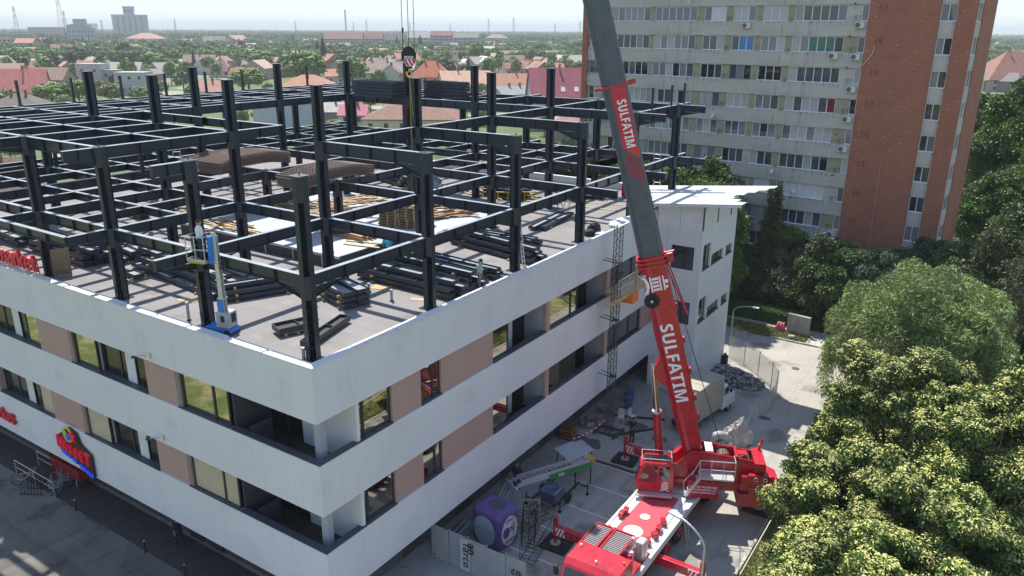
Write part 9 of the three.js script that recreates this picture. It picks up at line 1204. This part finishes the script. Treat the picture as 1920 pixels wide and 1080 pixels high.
  for (const [x, z, h, w, kind, label] of TREES) {
    const con = kind === 'con', t = thing(con ? 'conifer_tree' : 'town_tree', label, 'tree', [x, 0, z], rr(0, 6.28)); t.scale.set(w * (con ? 1.15 : 1), h, w * (con ? 1.15 : 1));
    const tr = new THREE.Mesh(con ? conTrunk : trunkG, barkM); tr.name = 'trunk'; tr.castShadow = true; t.add(tr); const c = new THREE.Mesh(con ? pick(conU) : Math.hypot(x - 21, z - 18) < 330 || w > 12 ? pick(units) : pick(lowU), tm[kind]); c.name = 'crown'; c.castShadow = c.receiveShadow = true; t.add(c);
  }
  // far woodland and far roofs, one mass each
  const low = crownUnit(77, false, 260);
  const cam = camera.position, L = [], Hs = [];
  for (let i = 0; i < 22000; i++) { const d = 620 + 5000 * Math.pow(R(), 1.7), a = 0.5815 + rr(-0.62, 0.62), x = cam.x - Math.sin(a) * d, z = cam.z - Math.cos(a) * d, s = rr(5, 11) * (d > 1500 ? 1.5 : 1); const wood = fbm(((x / 1900) % 1 + 1) % 1, ((z / 1900) % 1 + 1) % 1, 6, 66, 3); if (wood < 0.42 && R() < 0.6) continue; const k = rr(0.6, 1.3), u = R(); L.push([V(x, 0, z), V(0, 1, 0), s, u < 0.2 ? [0.06 * k, 0.1 * k, 0.04 * k] : [0.12 * k, 0.185 * k, 0.05 * k], rr(0, 6)]); }
  for (const r of FAR_TREES) for (let k = 0; k < 2; k++) L.push([V(r[0] + k * 7, 0, r[1] + k * 5), V(0, 1, 0), Math.max(r[2], r[3]), mul(tone[TK[r[4]]], rr(0.8, 1.2)), rr(0, 6)]);
  const fw = inst('woodland', low, L, scene, mat(W1, 0.85, { vertexColors: true })); fw.name = numbered('woodland');
  const hut = merge([b2(-0.5, 0.5, 0, 0.36, -0.35, 0.35), poly([[-0.4, 0.35], [0.4, 0.35], [0, 0.62]], -0.52, 0.52).rotateY(Math.PI / 2)]); uvw(hut, 1);
  const pal = [[0.36, 0.22, 0.17], [0.33, 0.17, 0.13], [0.4, 0.29, 0.24], [0.28, 0.26, 0.25], [0.5, 0.48, 0.45], [0.36, 0.32, 0.28], [0.3, 0.2, 0.16]];
  for (let i = 0; i < 850; i++) { const d = 430 + 2300 * Math.pow(R(), 1.25), a = 0.5815 + rr(-0.62, 0.62), x = cam.x - Math.sin(a) * d, z = cam.z - Math.cos(a) * d; if (fbm(((x / 1500) % 1 + 1) % 1, ((z / 1500) % 1 + 1) % 1, 5, 67, 3) < 0.42) continue; const k = rr(0.75, 1.15); Hs.push([V(x, 0, z), V(0, 1, 0), rr(9, 17), mul(pick(pal), k), rr(0, 6.28)]); }
  const fh = inst('rooftops', hut, Hs, scene, mat(W1, 0.9)); fh.name = numbered('far_rooftops');
  // the silo, the mill, the chimney and the thin masts on the skyline
  const place = (px, d) => { const a = camera.rotation.y - Math.atan((px - 960) / 1461 / 0.949); return [cam.x - Math.sin(a) * d, 0, cam.z - Math.cos(a) * d]; };
  const cg = mat([0.45, 0.47, 0.5], 0.9, { map: stuccoTex }), yaw = 0.9;
  { const t = thing('grain_silo', 'tall pale concrete grain silo with a narrow head house on the skyline', 'silo', place(314, 1700), yaw); for (let i = 0; i < 6; i++) part('silo_tube', [cyl(5.2, 5.2, 44, -25 + i * 10, 0, 5, 20), cyl(5.2, 5.2, 44, -25 + i * 10, 0, -5, 20)], cg, t, 20); part('top_gallery', [b2(-30.2, 30.2, 44, 48, -9.5, 9.5)], cg, t, 20); part('head_house', [b2(-9, 9, 48, 61, -7, 7), b2(-10, 10, 61, 62.5, -8, 8)], cg, t, 20); for (let i = 0; i < 4; i++) part('window', [b2(-7 + i * 4, -5 + i * 4, 52, 56, 7, 7.2)], paneM, t); part('low_annex', [b2(-52, -31, 0, 18, -8, 8)], cg, t, 20); }
  { const t = thing('grain_mill', 'stepped grey mill building left of the silo on the skyline', 'mill', place(229, 1500), yaw); const g2 = mat([0.3, 0.34, 0.38], 0.9, { map: stuccoTex }); part('main_block', [b2(-20, 20, 0, 24, -8, 8)], g2, t, 20); part('upper_block', [b2(-9, 9, 24, 38, -7, 7), b2(-14, -9, 24, 30, -7, 7), b2(9, 15, 24, 29, -7, 7)], g2, t, 20); part('side_tower', [b2(-20, -16, 24, 29, -4, 4)], g2, t, 20); for (let i = 0; i < 8; i++) for (let k = 0; k < 3; k++) part('window', [b2(-17 + i * 4.6, -15 + i * 4.6, 4 + k * 6.5, 7.5 + k * 6.5, 8, 8.2)], paneM, t); }
  { const t = thing('factory_chimney', 'thin pale factory chimney standing alone on the skyline left of the hook', 'chimney', place(677, 2300)); part('shaft', [cyl(2.6, 1.9, 74, 0, 0, 0, 16)], cg, t); part('band', [cyl(2.1, 2.05, 3, 0, 68, 0, 16)], mat([0.4, 0.1, 0.08], 0.8), t); }
  const pg = mat([0.3, 0.31, 0.33], 0.6, { metalness: 0.5 });
  const pylons = [[121, 900, 44, 'thin lattice radio mast before the long beige apartment building'], [197, 1000, 62, 'tallest lattice mast left of the stepped mill'], [204, 1000, 42, 'shorter lattice mast beside the tallest one left of the mill'], [265, 1100, 34, 'faint lattice mast between the mill and silo'], [389, 1400, 38, 'faint lattice mast standing right of the silo'], [592, 1700, 40, 'faint lattice mast far behind the huge light tree'], [690, 2000, 40, 'faint lattice mast right of the factory chimney'], [712, 1800, 44, 'faint lattice mast nearest the hook ropes'], [785, 1900, 40, 'faint lattice mast right of the hook ropes'], [853, 2200, 40, 'faint lattice mast above the wide apartment row'], [918, 2000, 50, 'first of the lattice masts over the right horizon'], [960, 2100, 55, 'second of the lattice masts over the right horizon'], [1030, 2200, 42, 'third of the lattice masts over the right horizon'], [1072, 2100, 48, 'last lattice mast before the brick edge of the block'], [21, 2200, 50, 'floodlight mast at the far left horizon'], [32, 2300, 40, 'water tower like mast at the far left horizon']];
  for (const [px, d, h, l] of pylons) { const t = thing('lattice_mast', l, 'mast', place(px, d)), g = [], w = h * 0.06, th = d * 0.00011; for (const [a, b] of [[-1, -1], [1, -1], [1, 1], [-1, 1]]) g.push(tube(V(a * w, 0, b * w), V(a * w * 0.15, h, b * w * 0.15), th, 4)); for (let k = 0; k < 7; k++) { const y0 = h * k / 7, y1 = h * (k + 1) / 7, s0 = w * (1 - 0.85 * k / 7), s1 = w * (1 - 0.85 * (k + 1) / 7); for (const s of [-1, 1]) g.push(tube(V(-s0, y0, s * s0), V(s1, y1, s * s1), th * 0.7, 3), tube(V(s0, y0, s * s0), V(-s1, y1, s * s1), th * 0.7, 3)); } part('lattice', g, pg, t); if (h > 40) part('cross_arm', [bx(h * 0.22, th * 2, th * 2, 0, h * 0.8, 0), bx(h * 0.16, th * 2, th * 2, 0, h * 0.9, 0)], pg, t); if (l.includes('floodlight')) part('lamp_panel', [bx(9, 8, 1, 0, h + 3, 0)], pg, t); if (l.includes('water')) part('tank', [cyl(2, 4, 6, 0, h, 0, 12)], pg, t); }
  // power lines right of the brick end
  for (let i = 0; i < 3; i++) meshThing('power_line', [tube(V(0, 0, 0), V(18, -1.2, 8), 0.03, 4)], M.black, `${['upper', 'middle', 'lower'][i]} power line running from the brick end wall into the conifers`, 'cable', [16.3, 7.4 - i * 0.7, -60]);
}
renderer.render(scene, camera);
